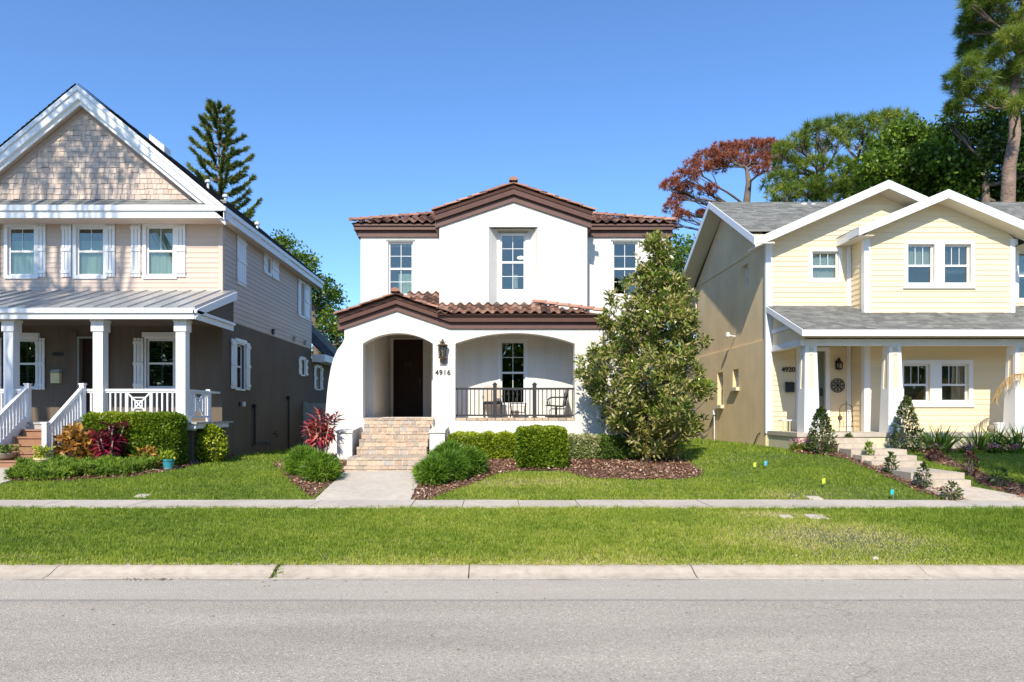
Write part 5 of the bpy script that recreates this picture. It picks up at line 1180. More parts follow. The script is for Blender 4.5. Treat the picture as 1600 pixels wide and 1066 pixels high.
x0, x1 = PX(1226.5, Y3), PX(1238.5, Y3); m = MB(); m.box(x0, x1, Y3 - .12, Y3 - .02, PZ(613, Y3), PZ(600, Y3)); m.box(x0 + .04, x1 - .04, Y3 - .125, Y3 - .12, PZ(610, Y3), PZ(603, Y3)); build(m, 'box', 'black', mb3, bevel=.006)
m = MB(); m.hexa([(x0 - .01, Y3 - .14, PZ(600, Y3)), (x1 + .01, Y3 - .14, PZ(600, Y3)), (x1 + .01, Y3 - .02, PZ(600, Y3)), (x0 - .01, Y3 - .02, PZ(600, Y3))], [(x0 - .01, Y3 - .12, PZ(599, Y3)), (x1 + .01, Y3 - .12, PZ(599, Y3)), (x1 + .01, Y3 - .02, PZ(597, Y3)), (x0 - .01, Y3 - .02, PZ(597, Y3))]); build(m, 'lid', 'black', mb3)
# wall lantern
lx, lz3 = PX(1307.5, Y3), PZ(572, Y3); L3 = thing('wall_lantern', 'black carriage lantern right of the front door of the yellow house', 'lantern', (lx, Y3, lz3))
m = MB(); yc = Y3 - .13
m.box(lx - .05, lx + .05, Y3 - .04, Y3 - .02, lz3 - .08, lz3 + .14); m.tube([(lx, Y3 - .03, lz3 + .1), (lx, Y3 - .09, lz3 + .2), (lx, yc, lz3 + .14)], .012, 6)
m.lathe((lx, yc, lz3), [(.01, .20), (.03, .16), (.03, .14), (.10, .07), (.105, .055), (.02, .05)], 6); m.lathe((lx, yc, lz3), [(.04, -.11), (.085, -.09), (.09, -.075), (.02, -.07)], 6)
for k in range(6): t = math.pi * k / 3; m.bar((lx + .085 * math.cos(t), yc + .085 * math.sin(t), lz3 + .06), (lx + .08 * math.cos(t), yc + .08 * math.sin(t), lz3 - .08), .014)
build(m, 'cage', 'black', L3); m = MB(); m.lathe((lx, yc, lz3), [(.06, -.07), (.065, .05)], 6); build(m, 'glass', 'glass', L3); m = MB(); m.lathe((lx, yc, lz3), [(.015, -.07), (.02, -.02), (.005, .02)], 6); build(m, 'bulb', 'pot_cream', L3)
# round metal medallion
mx, mz = PX(1308, Y3), PZ(602.5, Y3); me3 = thing('wall_medallion', 'round dark openwork metal wall ornament below the lantern of the yellow house', 'ornament', (mx, Y3, mz)); m = MB(); rr = .175
def ringm(r_, t): 
    pts = [(mx + r_ * math.cos(k * math.pi / 16), Y3 - .035, mz + r_ * math.sin(k * math.pi / 16)) for k in range(33)]; m.tube(pts, t, 5)
ringm(rr, .012); ringm(rr * .82, .006)
build(m, 'outer_ring', 'iron', me3); m = MB(); ringm(rr * .45, .009); ringm(rr * .15, .012)
for k in range(8):
    t = k * math.pi / 4; m.bar((mx, Y3 - .035, mz), (mx + rr * math.cos(t) * .8, Y3 - .035, mz + rr * math.sin(t) * .8), .014); cx, cz = mx + rr * .62 * math.cos(t + .39), mz + rr * .62 * math.sin(t + .39)
    m.tube([(cx + .035 * math.cos(a), Y3 - .035, cz + .035 * math.sin(a)) for a in np.linspace(0, 6.28, 9)], .007, 4)
build(m, 'scrollwork', 'iron', me3)
# side fittings
f = XL(X3); y = lz(1118.5); sp3 = thing('utility_pipe', 'white capped thin conduit pipe with drooping cable on the tan side wall', 'pipe', (X3 - .05, y, gzf(X3, y)))
m = MB(); m.tube([(X3 - .05, y, gzf(X3, y)), (X3 - .05, y, PZ(648, y))], .018, 6); build(m, 'pipe', 'pvc', sp3); m = MB(); m.box(X3 - .11, X3, y - .07, y + .07, PZ(648, y), PZ(641, y)); build(m, 'cap_box', 'pvc', sp3)
m = MB(); m.tube([(X3 - .04, y + .1, PZ(650, y)), (X3 - .05, y + .6, PZ(672, y)), (X3 - .05, y + 1.1, PZ(678, y)), (X3 - .04, y + 1.7, PZ(668, y)), (X3 - .04, y + 2.0, PZ(655, y))], .012, 5); build(m, 'cable', 'black', sp3)
y = lz(1147); fl3 = thing('floodlight', 'small white security floodlight high on the tan side wall', 'lamp', (X3, y, PZ(525, y))); m = MB(); m.tube([(X3 + .04, y, PZ(526, y)), (X3 - .16, y, PZ(524, y))], .02, 6); build(m, 'bracket', 'pvc', fl3); m = MB(); m.lathe((X3 - .18, y, PZ(526, y)), [(.03, -.03), (.06, .0), (.065, .1), (.02, .13)], 8); build(m, 'lamp_head', 'pvc', fl3)
y = lz(1188); hb = thing('hose_spigot', 'small dark pipe stub leaning at the foot of the tan side wall', 'spigot', (X3 - .05, y, gzf(X3, y))); m = MB(); m.tube([(X3, y, gzf(X3, y) + .35), (X3 - .05, y + .05, gzf(X3, y) + .3), (X3 - .06, y + .35, gzf(X3, y) - .02)], .013, 6); build(m, 'stub', 'black', hb)
# ================================================================== GRASS
def lawn_mask(x, y):
    ok = ((y > 7.46) & (y < 10.80)) | (y > 11.58)
    for poly in BEDS: ok &= ~in_poly(x, y, poly)
    ok &= ~((x > W0 - .03) & (x < W1 + .03) & (y > 11) & (y < 14)); ok &= ~((x > -3.6) & (x < XE) & (y > 13.9) & (y < 18))
    ok &= ~((x < -9.3) & (x > -13.2) & (y > 11.5) & (y < 14.7) & (x < -10.15 + (y - 11.6) * .62)); ok &= ~((x < X1 + .05) & (y > 15.6)); ok &= ~((x > -3.6) & (x < XRW + .05) & (y > 17.7)); ok &= ~((x < -6.9) & (y > 15.7) & (x > -20) & (y < 18))
    ok &= ~((x > X3 - .02) & (y > Y3 - .1)); ok &= ~((x > xq - .02) & (y > YF3 - .05)); ok &= ~((x > 7.62) & (x < 8.68) & (y > 11.5)); ok &= ~((x > 7.68) & (x < 9.2 - (y - 11.6)) & (y > 11.5) & (y < 12.3))
    # worn patches near the utility covers
    return ok
def patches(x, y):
    p = .45 * np.sin(x * 1.7 + .6 * np.sin(y * 2.1)) * np.cos(y * 2.3 + x * .7) + .30 * np.sin(x * .55 + 1.0) + .25 * np.sin(x * 4.1 + y * 3.3) * np.cos(y * 5.2 - x * 2.2)
    return p
G_ = []; WIDE = 0
def grass(x0, x1, y0, y1, n, h, w, lean=.55):
    x = rng.uniform(x0, x1, n); y = rng.uniform(y0, y1, n); k = ((np.abs(x) < .80 * y + .6) != bool(WIDE)) & lawn_mask(x, y); x, y = x[k], y[k]
    brown = np.exp(-(((x - 4.5) / 1.3) ** 2 + ((y - 8.7) / .9) ** 2)) + .8 * np.exp(-(((x - 4.2) / .8) ** 2 + ((y - 10.2) / .25) ** 2)) + .8 * np.exp(-(((x - 5.3) / .7) ** 2 + ((y - 11.9) / .3) ** 2)) + .5 * np.exp(-(((x - .3) / 2.4) ** 2 + ((y - 12.9) / .35) ** 2)) + .6 * np.exp(-(((x + 6.1) / .9) ** 2 + ((y - 7.8) / .12) ** 2))
    k = rng.uniform(0, 1, len(x)) > .45 * brown; x, y, brown = x[k], y[k], brown[k]
    n = len(x); C = np.stack([x, y, gz(x, y) - .005], 1); D = unit(np.stack([rng.normal(0, lean, n), rng.normal(0, lean, n), np.ones(n)], 1))
    pt = patches(x, y); edge = np.clip((7.95 - y) / .4, 0, 1) * (y < 9)
    mot = np.sin(x * 11 + 2 * np.sin(y * 7)) * np.cos(y * 13 + 1.5 * np.sin(x * 9)) + .6 * np.sin(x * 23 + y * 5) * np.cos(y * 29 - x * 7)
    hh = h * rng.uniform(.45, 1.3, n) * (1 + .22 * pt + .28 * mot) * (1 - .45 * np.clip(brown, 0, 1)) * (1 - .3 * edge)
    right = np.clip((x - 5.6) / .5, 0, 1) * (y < 10.5); hh *= 1 + .25 * right
    t = np.clip(.40 + .17 * pt - .10 * mot + rng.normal(0, .17, n) + .62 * brown + .22 * edge - .05 * right + .10 * np.exp(-((x - 1) / 4) ** 2), 0, 1)
    V, Fq = blade_tris(C, D, hh, w * rng.uniform(.7, 1.3, n), rng); G_.append((V, Fq, t))
grass(-9, 9, 7.47, 10.80, 345000, .058, .009)
grass(-15, 15, 11.55, 14.5, 300000, .060, .012)
grass(-15, 15, 14.5, 18.5, 120000, .065, .017)
grass(-7.2, 12, 18.5, 30, 60000, .08, .03)
WIDE = 1
grass(-14, 15, 7.52, 10.80, 90000, .062, .016); grass(-21, 21, 11.55, 15.9, 110000, .066, .02)
# weed tuft in the open kerb joint
n = 160; x = PX(430, 7.3) + rng.normal(0, .035, n); y = rng.uniform(7.22, 7.55, n); V, Fq = blade_tris(np.stack([x, y, np.interp(y, [7.2, 7.55], [.0, .09])], 1), rdir(n, rng, 1.0), .035, .008, rng); G_.append((V, Fq, rng.uniform(.1, .6, n)))
o = build(cat_np(G_), 'grass', 'grass'); tag(o, 'mown green lawn grass of the verge and front yards', 'grass', kind='stuff')

# ================================================================== SHRUBS
def shrub_core(c, r, mat='lf_dark'):
    m = MB(); m.lathe(c, [(r[0] * .3, -r[2] * .9), (r[0] * .75, -r[2] * .6), (r[0] * .8, 0), (r[0] * .55, r[2] * .6), (r[0] * .15, r[2] * .8)], 10); return m
def box_hedge(name, label, x0, x1, y0, y1, z1, mat, n, L=.045, W=.028, group=None, cat='hedge', rough=.02, rnd_top=.03):
    zg = gzf((x0 + x1) / 2, (y0 + y1) / 2); root = thing(name, label, cat, ((x0 + x1) / 2, (y0 + y1) / 2, zg), group); h = z1 - zg
    m = MB(); kk = MB()
    for i in range(int((x1 - x0) / .12)): 
        x = x0 + .06 + i * .12; yy = random.uniform(y0 + .08, y1 - .08); m.tube([(x, yy, zg), (x + random.uniform(-.05, .05), yy, zg + h * .5), (x + random.uniform(-.08, .08), yy, z1 - .08)], [.012, .009, .004], 5)
    k = .05; kk.box(x0 + k * 1.6, x1 - k * 1.6, y0 + k * 1.6, y1 - k * 1.6, zg + .06, z1 - k * 1.6, .2); build(m, 'stems', 'bark', root); build(kk, 'inner_leaves', mat, root)
    # surface-biased points
    A = [(x1 - x0) * h, (x1 - x0) * h * .5, (y1 - y0) * h, (y1 - y0) * h, (x1 - x0) * (y1 - y0) * 1.3]; tot = sum(A); P = []; N = []
    for i, a in enumerate(A):
        q = int(n * a / tot); u = rng.uniform(0, 1, q); v = rng.uniform(0, 1, q); dp = rng.exponential(.035, q) - .015 - np.where(rng.uniform(0, 1, q) < .05, rng.uniform(.02, .07, q), 0)
        if i == 0: P.append(np.stack([x0 + u * (x1 - x0), y0 + dp, zg + v * h], 1)); N.append(np.tile((0, -1, .3), (q, 1)))
        if i == 1: P.append(np.stack([x0 + u * (x1 - x0), y1 - dp, zg + v * h], 1)); N.append(np.tile((0, 1, .3), (q, 1)))
        if i == 2: P.append(np.stack([x0 + dp, y0 + u * (y1 - y0), zg + v * h], 1)); N.append(np.tile((-1, 0, .3), (q, 1)))
        if i == 3: P.append(np.stack([x1 - dp, y0 + u * (y1 - y0), zg + v * h], 1)); N.append(np.tile((1, 0, .3), (q, 1)))
        if i == 4: P.append(np.stack([x0 + u * (x1 - x0), y0 + v * (y1 - y0), z1 - dp], 1)); N.append(np.tile((0, 0, 1.), (q, 1)))
    P = np.concatenate(P); N = np.concatenate(N).astype(float)
    # soften corners and wobble the surface
    c = np.array([(x0 + x1) / 2, (y0 + y1) / 2, (zg + z1) / 2]); hw = np.array([(x1 - x0) / 2, (y1 - y0) / 2, h / 2]); q = (P - c) / hw
    pr = (np.abs(q) ** 9).sum(1, keepdims=True) ** (1 / 9); q = np.where(pr > 1, q / pr, q); P = c + q * hw
    wob = (np.sin(P[:, 0] * 7 + P[:, 2] * 5) * np.cos(P[:, 1] * 8 + P[:, 0] * 3) + .6 * np.sin(P[:, 0] * 17 + P[:, 2] * 13)); P += N * (wob * rough)[:, None]
    P += rng.normal(0, .012, P.shape); P[:, 2] = np.maximum(P[:, 2], zg + .02)
    D = unit(N * .7 + rdir(len(P), rng, .3)); Ls = L * rng.uniform(.6, 1.4, len(P)); V, Fq = leaf_quads(P, D, Ls, W * Ls / L, rng)
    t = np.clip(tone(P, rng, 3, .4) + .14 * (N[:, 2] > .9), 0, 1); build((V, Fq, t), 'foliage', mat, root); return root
def ball_shrub(name, label, c, r, mat, n, L=.05, W=.03, group=None, cat='shrub', taper=0, stem=True, up=.35, nl=1, noise_=.16, droop=.25, core=.0):
    """c = base centre on ground; r = (rx, ry, height)"""
    root = thing(name, label, cat, c, group); rx, ry, h = r
    u = rng.uniform(0, 1, n); th = rng.uniform(0, 2 * math.pi, n)
    prof = np.sin(np.pi * np.clip(u, .02, 1) ** (.75 if not taper else .5)) ** .55 if not taper else (1 - u) ** .62 * np.clip(u * 9, .45, 1)
    wob = 1 + noise_ * (np.sin(th * 3 + u * 9) * .6 + np.sin(th * 7 + u * 15) * .5)
    k = prof * wob * rng.uniform(.0, 1, n) ** .28
    P = np.array(c) + np.stack([rx * k * np.cos(th), ry * k * np.sin(th), .04 + u * h], 1)
    out = unit(np.stack([np.cos(th) * (prof + .2), np.sin(th) * (prof + .2), (u - .35) * 1.2], 1)); D = unit(out * .8 + rdir(n, rng, up))
    Ls = L * rng.uniform(.6, 1.35, n); V, Fq = leaf_quads(P, D, Ls, W * Ls / L, rng, droop); build((V, Fq, tone(P, rng, 4, .35)), 'foliage', mat, root)
    m = MB()
    for i in range(7 if stem else 3):
        t = 2 * math.pi * i / 7; m.tube([np.array(c) + (.03 * math.cos(t), .03 * math.sin(t), -.02), np.array(c) + (rx * .35 * math.cos(t), ry * .35 * math.sin(t), h * .45), np.array(c) + (rx * .55 * math.cos(t + .3), ry * .55 * math.sin(t + .3), h * .75)], [.012, .008, .003], 5)
    build(m, 'stems', 'bark', root); return root
def at(px, py, dy=0.): x, y = G(px, py); y += dy; return (x, y, gzf(x, y))
# hedge of the left house
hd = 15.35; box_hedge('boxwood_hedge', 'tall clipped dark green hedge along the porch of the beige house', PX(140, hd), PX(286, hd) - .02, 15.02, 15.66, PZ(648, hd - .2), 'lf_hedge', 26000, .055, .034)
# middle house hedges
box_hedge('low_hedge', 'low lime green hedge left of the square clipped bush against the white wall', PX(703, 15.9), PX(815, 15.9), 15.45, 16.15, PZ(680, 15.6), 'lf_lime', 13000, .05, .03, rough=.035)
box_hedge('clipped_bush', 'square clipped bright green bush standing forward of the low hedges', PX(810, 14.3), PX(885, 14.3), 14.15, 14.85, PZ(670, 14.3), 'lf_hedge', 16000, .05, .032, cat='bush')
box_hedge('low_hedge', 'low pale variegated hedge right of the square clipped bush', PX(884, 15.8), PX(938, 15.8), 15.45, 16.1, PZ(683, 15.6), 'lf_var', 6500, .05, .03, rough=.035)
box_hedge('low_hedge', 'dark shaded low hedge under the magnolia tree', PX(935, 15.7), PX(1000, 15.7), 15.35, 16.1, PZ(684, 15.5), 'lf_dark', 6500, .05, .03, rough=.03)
def grass_clump(name, label, c, r, h, n, mat, W=.012, group=None, cat='plant', L=None, arch=.9, tips=None):
    root = thing(name, label, cat, c, group); th = rng.uniform(0, 2 * math.pi, n); k = rng.uniform(0, 1, n) ** .5
    B = np.array(c) + np.stack([r[0] * .75 * k * np.cos(th), r[1] * .75 * k * np.sin(th), np.zeros(n)], 1); B[:, 2] = gz(B[:, 0], B[:, 1]) + 0 * B[:, 2] if L is None else B[:, 2]
    D0 = unit(np.stack([np.cos(th) * k * .5 + rng.normal(0, .42, n), np.sin(th) * k * .5 + rng.normal(0, .42, n), np.ones(n)], 1)); D1 = unit(D0 + np.stack([np.cos(th) * arch, np.sin(th) * arch, -.5 * np.ones(n) * arch], 1) * (.6 + .6 * rng.uniform(0, 1, (n, 1))))
    hh = (h * rng.uniform(.55, 1.15, n) * (1 + .2 * np.sin(B[:, 0] * 23) * np.cos(B[:, 1] * 19)))[:, None]; s = unit(np.cross(D0, rdir(n, rng))); w = W * rng.uniform(.7, 1.3, (n, 1))
    a = B - s * w / 2; b = B + s * w / 2; M0 = B + D0 * hh * .6; c_ = M0 + s * w / 2; d = M0 - s * w / 2; T = M0 + D1 * hh * .5; e = T + s * w * .1; f = T - s * w * .1
    V = np.stack([a, b, c_, d, e, f], 1).reshape(-1, 3); i = np.arange(n)[:, None] * 6; Fq = np.concatenate([i + np.array([0, 1, 2, 3]), i + np.array([3, 2, 4, 5])]); t = tone(B, rng, 5, .3); t = np.concatenate([t, t])
    build((V, Fq, t), 'blades', mat, root); return root
LG = 'lilyturf clumps beside the front walk'
for i, (px_, py_, rx, h, lb) in enumerate(((474, 743, .30, .40, 'dark green lilyturf clump left of the front walk, the left one below the red plant'), (501, 752, .30, .38, 'dark green lilyturf clump touching the left edge of the front walk'),
        (676, 757, .27, .34, 'dark green lilyturf clump nearest the front walk on its right side'), (702, 752, .30, .40, 'dark green lilyturf clump in the middle of the group right of the front walk'), (733, 742, .28, .38, 'dark green lilyturf clump farthest right beside the bark mulch'), (703, 733, .34, .40, 'lilyturf clump at the foot of the right cheek wall of the brick steps'))):
    c = at(px_, py_); ball_shrub('lilyturf_clump', lb, (c[0], c[1], c[2] - .02), (rx * 1.15, rx, h * 1.12), 'lf_lir', 4200, .15, .013, group=LG, cat='plant', stem=False, up=1.1, noise_=.10, droop=.5)
# cordylines
def cordyline(label, c, h, R_, mat, nst=7, nlv=34, L=.34, W=.055, low=.35):
    root = thing('cordyline', label, 'plant', c); m = MB(); P = []; D = []
    for i in range(nst):
        t = 2 * math.pi * i / nst + random.uniform(-.3, .3); rr = R_ * random.uniform(.15, .75); hh = h * random.uniform(.5, .82)
        tip = np.array(c) + (rr * math.cos(t), rr * .8 * math.sin(t), hh); pts = branch_path(np.array(c) + (.05 * math.cos(t), .05 * math.sin(t), -.02), tip, rng, -.05, 4, .04); m.tube(pts, [.022, .02, .018, .015, .012], 6)
        n = nlv; s = rng.uniform(0, 1, n); Pp = np.array(c) + (tip - np.array(c)) * (low + (1.02 - low) * s)[:, None]; a = rng.uniform(0, 2 * math.pi, n); e = (s - .45) * 1.5 + rng.normal(0, .3, n)
        P.append(Pp); D.append(unit(np.stack([np.cos(a), np.sin(a), e], 1)))
    build(m, 'stems', 'twig', root, smooth=True); P = np.concatenate(P); D = np.concatenate(D); Ls = L * rng.uniform(.6, 1.15, len(P)); V, Fq = leaf_quads(P, D, Ls, W * Ls / L, rng, .35, .4); build((V, Fq, tone(P, rng, 5, .5)), 'leaves', mat, root)
cordyline('red and bronze cordyline with bare pale stems left of the brick steps', (PX(501, 15.1), 15.1, gzf(PX(501, 15.1), 15.1)), 1.40, .50, 'lf_cord', 15, 52, .25, .055, .56)
cordyline('crimson cordyline in front of the clipped hedge of the beige house', (PX(171, 14.7), 14.72, gzf(-8.5, 14.7)), 1.22, .42, 'lf_cord2', 12, 46, .26, .045, .5)
ball_shrub('croton_bush', 'orange and yellow croton bush at the foot of the stair railing', (PX(115, 14.75), 14.8, gzf(-9, 14.7)), (.40, .28, .86), 'lf_croton', 520, .16, .075, noise_=.1)
ball_shrub('croton_bush', 'small orange croton between the crimson cordyline and the blue pot', (PX(226, 14.72), 14.8, gzf(-7.5, 14.7)), (.30, .14, .42), 'lf_croton', 120, .13, .06, noise_=.1)
ball_shrub('lime_shrub', 'round yellow green shrub at the corner of the dark stucco wall', (PX(330, 16.4), 16.4, gzf(-6.8, 16.4)), (.39, .38, .84), 'lf_lime', 2400, .075, .045, noise_=.12)
# juniper ground cover
poly = [(a, min(b, 14.95)) for a, b in px_poly([(8, 752), (30, 742), (62, 728), (88, 719), (130, 717), (200, 718), (252, 718), (256, 728), (245, 737), (200, 745), (120, 750), (60, 753)])]
n = 6500; xx = [p[0] for p in poly]; yy = [p[1] for p in poly]; x = rng.uniform(min(xx), max(xx), n * 3); y = rng.uniform(min(yy), max(yy), n * 3); k = in_poly(x, y, poly); x, y = x[k][:n], y[k][:n]
hz_ = .21 * (1 + .5 * np.sin(x * 6) * np.cos(y * 7)); C = np.stack([x, y, gz(x, y) + rng.uniform(.02, 1, len(x)) ** .6 * hz_], 1)
jt = thing('creeping_juniper', 'feathery green creeping juniper mat in front of the beige house hedge', 'ground cover', (float(np.mean(x)), float(np.mean(y)), gzf(float(np.mean(x)), float(np.mean(y)))))
jt['kind'] = 'stuff'
D = rdir(len(x), rng, .7); D[:, 1] -= .3; D = unit(D); V, Fq, t = needle_tufts(C, 9, .10, .022, rng, .2, D); build((V, Fq, t), 'sprays', 'lf_jun', jt)
# pots
def pot(label, c, r, h, mat, prof=None, name='plant_pot'):
    root = thing(name, label, 'pot', c); m = MB(); p = prof or [(r * .68, 0), (r * .72, .01), (r * .95, h * .82), (r * 1.06, h * .84), (r * 1.08, h), (r * .95, h), (r * .9, h * .86), (.01, h * .84)]; m.lathe(c, p, 22); build(m, 'pot', mat, root, smooth=False); return root
def pot_plant(root, c, z, r, h, n, mat, L, W, up=.8):
    P = np.array(c) + np.stack([rng.normal(0, r * .45, n), rng.normal(0, r * .45, n), z + rng.uniform(0, h, n)], 1); D = rdir(n, rng, up); V, Fq = leaf_quads(P, D, L * rng.uniform(.6, 1.3, n), W, rng); build((V, Fq, tone(P, rng, 6)), 'foliage', mat, root)
    m = MB()
    for i in range(8): t = i * .8; m.tube([(c[0], c[1], c[2] + z - .04), (c[0] + r * .4 * math.cos(t), c[1] + r * .4 * math.sin(t), c[2] + z + h * .8)], [.006, .003], 4)
    build(m, 'stems', 'bark', root)
c = (PX(263, 14.6), 14.6, gzf(PX(263, 14.6), 14.6)); p = pot('turquoise glazed pot with a leafy plant at the end of the juniper bed', c, .125, .25, 'pot_blue'); pot_plant(p, c, .24, .17, .14, 230, 'lf_lime', .085, .045)
c = (PX(66, 14.25), 14.25, gzf(-9.5, 14.2) + .03); p = pot('cream pot with a sparse yellowing plant beside the newel post', c, .15, .28, 'pot_cream'); pot_plant(p, c, .28, .18, .22, 210, 'lf_lime', .07, .04)
c = (PX(6, 14.62), 14.62, Z0S + STR); p = pot('shallow grey bowl of dark leafy plants on the lowest wooden step', c, .24, .15, 'pot_grey', [(.10, 0), (.20, .06), (.245, .13), (.25, .16), (.22, .16), (.01, .13)]); pot_plant(p, c, .15, .3, .14, 200, 'lf_dark', .07, .045)
# porch furniture of the middle house
fy = 17.15; fz = FL
ch = thing('patio_chair', 'high backed striped patio chair behind the left railing post', 'chair', (PX(769, fy), fy, fz)); x0, x1 = PX(756, fy), PX(784, fy)
m = MB(); n = 8
for i in range(n): a = x0 + (x1 - x0) * i / n; m.box(a, a + (x1 - x0) / n - .004, fy - .02 + .0, fy + .01, fz + .40, fz + .80, i % 2)
build(m, 'back_cushion', 'fabric', ch); m = MB(); m.box(x0, x1, fy + .02, fy + .5, fz + .34, fz + .42); build(m, 'seat', 'fabric', ch)
for a, b in ((x0, fy), (x1, fy), (x0, fy + .5), (x1, fy + .5)): m = MB(); m.bar((a, b, fz), (a, b, fz + .36), .03); build(m, 'leg', 'iron', ch)
m = MB(); m.bar((x0 - .02, fy - .03, fz + .5), (x0 - .02, fy + .5, fz + .55), .035); m.bar((x1 + .02, fy - .03, fz + .5), (x1 + .02, fy + .5, fz + .55), .035); m.box(x0 - .02, x1 + .02, fy - .03, fy, fz + .33, fz + .38); build(m, 'arms', 'iron', ch)
tb = thing('side_table', 'low black metal side table between the two porch chairs', 'table', (PX(810, fy), fy, fz)); x0, x1 = PX(797.5, fy), PX(821.5, fy); m = MB(); m.box(x0, x1, fy - .2, fy + .2, fz + .33, fz + .35); build(m, 'table_top', 'glass', tb); m = MB()
for a in (x0, x1): m.tube([(a, fy - .2, fz), (a + .02 * (1 if a == x0 else -1), fy - .2, fz + .18), (a, fy - .2, fz + .35), (a, fy + .2, fz + .35), (a + .02 * (1 if a == x0 else -1), fy + .2, fz + .18), (a, fy + .2, fz)], .012, 6)
m.bar((x0, fy - .2, fz + .34), (x1, fy - .2, fz + .34), .02); m.bar((x0, fy - .2, fz + .12), (x1, fy - .2, fz + .12), .02); build(m, 'frame', 'iron', tb)
m = MB(); m.lathe((PX(805, fy), fy, fz), [(.06, .0), (.09, .06), (.10, .16), (.08, .17), (.01, .16)], 12); tpot = thing('small_pot', 'small pale pot under the low side table on the porch', 'pot', (PX(805, fy), fy, fz)); build(m, 'pot', 'pot_grey', tpot)
rc = thing('swivel_chair', 'dark metal framed swivel rocking chair seen side-on at the right end of the porch railing', 'chair', (PX(868, fy), fy, fz)); xa, xb = PX(853, fy), PX(888, fy)
m = MB()
for yy_ in (fy - .25, fy + .25): m.tube([(xb - .02, yy_, fz + .72), (xb - .07, yy_, fz + .55), (xb - .11, yy_, fz + .30), (xb - .14, yy_, fz + .27), (xa, yy_, fz + .30)], .016, 6); m.tube([(xb - .09, yy_, fz + .50), (xa + .12, yy_, fz + .50), (xa + .05, yy_, fz + .44), (xa + .08, yy_, fz + .30)], .014, 6)
m.bar((xb - .02, fy - .25, fz + .72), (xb - .02, fy + .25, fz + .72), .03); build(m, 'frame', 'iron', rc)
m = MB(); m.hexa([(xa, fy - .24, fz + .29), (xb - .13, fy - .24, fz + .26), (xb - .13, fy + .24, fz + .26), (xa, fy + .24, fz + .29)], [(xa, fy - .24, fz + .31), (xb - .13, fy - .24, fz + .29), (xb - .13, fy + .24, fz + .29), (xa, fy + .24, fz + .31)]); m.hexa([(xb - .12, fy - .24, fz + .28), (xb - .09, fy - .24, fz + .28), (xb - .09, fy + .24, fz + .28), (xb - .12, fy + .24, fz + .28)], [(xb - .03, fy - .24, fz + .72), (xb - .0, fy - .24, fz + .72), (xb, fy + .24, fz + .72), (xb - .03, fy + .24, fz + .72)]); build(m, 'sling', 'iron', rc)
m = MB(); cx = (xa + xb) / 2 - .03; m.lathe((cx, fy, fz), [(.27, 0), (.28, .02), (.26, .035), (.03, .05), (.03, .26)], 20); build(m, 'base', 'iron', rc)
# yellow house porch things
ps_ = thing('plant_stand', 'rusty wire plant stand with arched back on the yellow house porch', 'plant stand', (PX(1322, 16.6), 16.6, FL3)); xc = PX(1322, 16.6); m = MB()
a = [(xc - .16 * math.cos(t), 16.6, FL3 + .52 + .16 * math.sin(t)) for t in np.linspace(0, math.pi, 9)]; m.tube([(xc - .17, 16.6, FL3)] + a + [(xc + .17, 16.6, FL3)], .010, 5)
m.tube([(xc, 16.59, FL3), (xc, 16.59, FL3 + .74)], .012, 5); m.bar((xc - .17, 16.6, FL3 + .12), (xc + .17, 16.6, FL3 + .12), .014); m.bar((xc - .17, 16.6, FL3 + .50), (xc + .17, 16.6, FL3 + .50), .014)
for t in (-.12, -.06, .06, .12): m.tube([(xc + t, 16.6, FL3 + .12), (xc + t * 1.3, 16.6, FL3 + .3), (xc + t, 16.6, FL3 + .5)], .006, 4)
m.tube([(xc - .24, 16.5, FL3 + .3), (xc - .2, 16.5, FL3 + .4), (xc - .14, 16.55, FL3 + .42)], .008, 4); build(m, 'wire_frame', 'bronze', ps_); m = MB(); m.lathe((xc - .2, 16.5, FL3), [(.03, .28), (.05, .31), (.05, .37), (.02, .39)], 8); build(m, 'hanging_ornament', 'bronze', ps_)
bn = thing('porch_bench', 'cream slatted bench low beside the corner of the yellow house porch', 'bench', (PX(1230, 17.2), 17.2, FL3)); x0, x1 = PX(1218, 17.2), PX(1244, 17.2); m = MB(); m.box(x0, x1, 17.0, 17.3, FL3 + .26, FL3 + .29); build(m, 'seat', 'white', bn)
m = MB(); 
for i in range(6): m.box(x0 + .02 + i * (x1 - x0 - .06) / 5, x0 + .04 + i * (x1 - x0 - .06) / 5, 17.0, 17.02, FL3, FL3 + .26)
m.tube([(x0, 17.0, FL3), (x0 - .03, 17.0, FL3 + .15), (x0, 17.0, FL3 + .27)], .01, 5); build(m, 'slats', 'pot_cream', bn)
c = (PX(1561, 16.4), 16.4, FL3); pot('plain white square-rimmed pot on the yellow house porch beside the third column', c, .10, .23, 'white')
c = (PX(1549, 16.2), 16.2, FL3); m = MB(); root = thing('woven_ball', 'brown woven ball lying beside the white pot on the porch', 'ornament', c); m.lathe(c, [(.01, 0), (.07, .02), (.095, .09), (.07, .16), (.01, .18)], 14); build(m, 'ball', 'pot_grey', root)
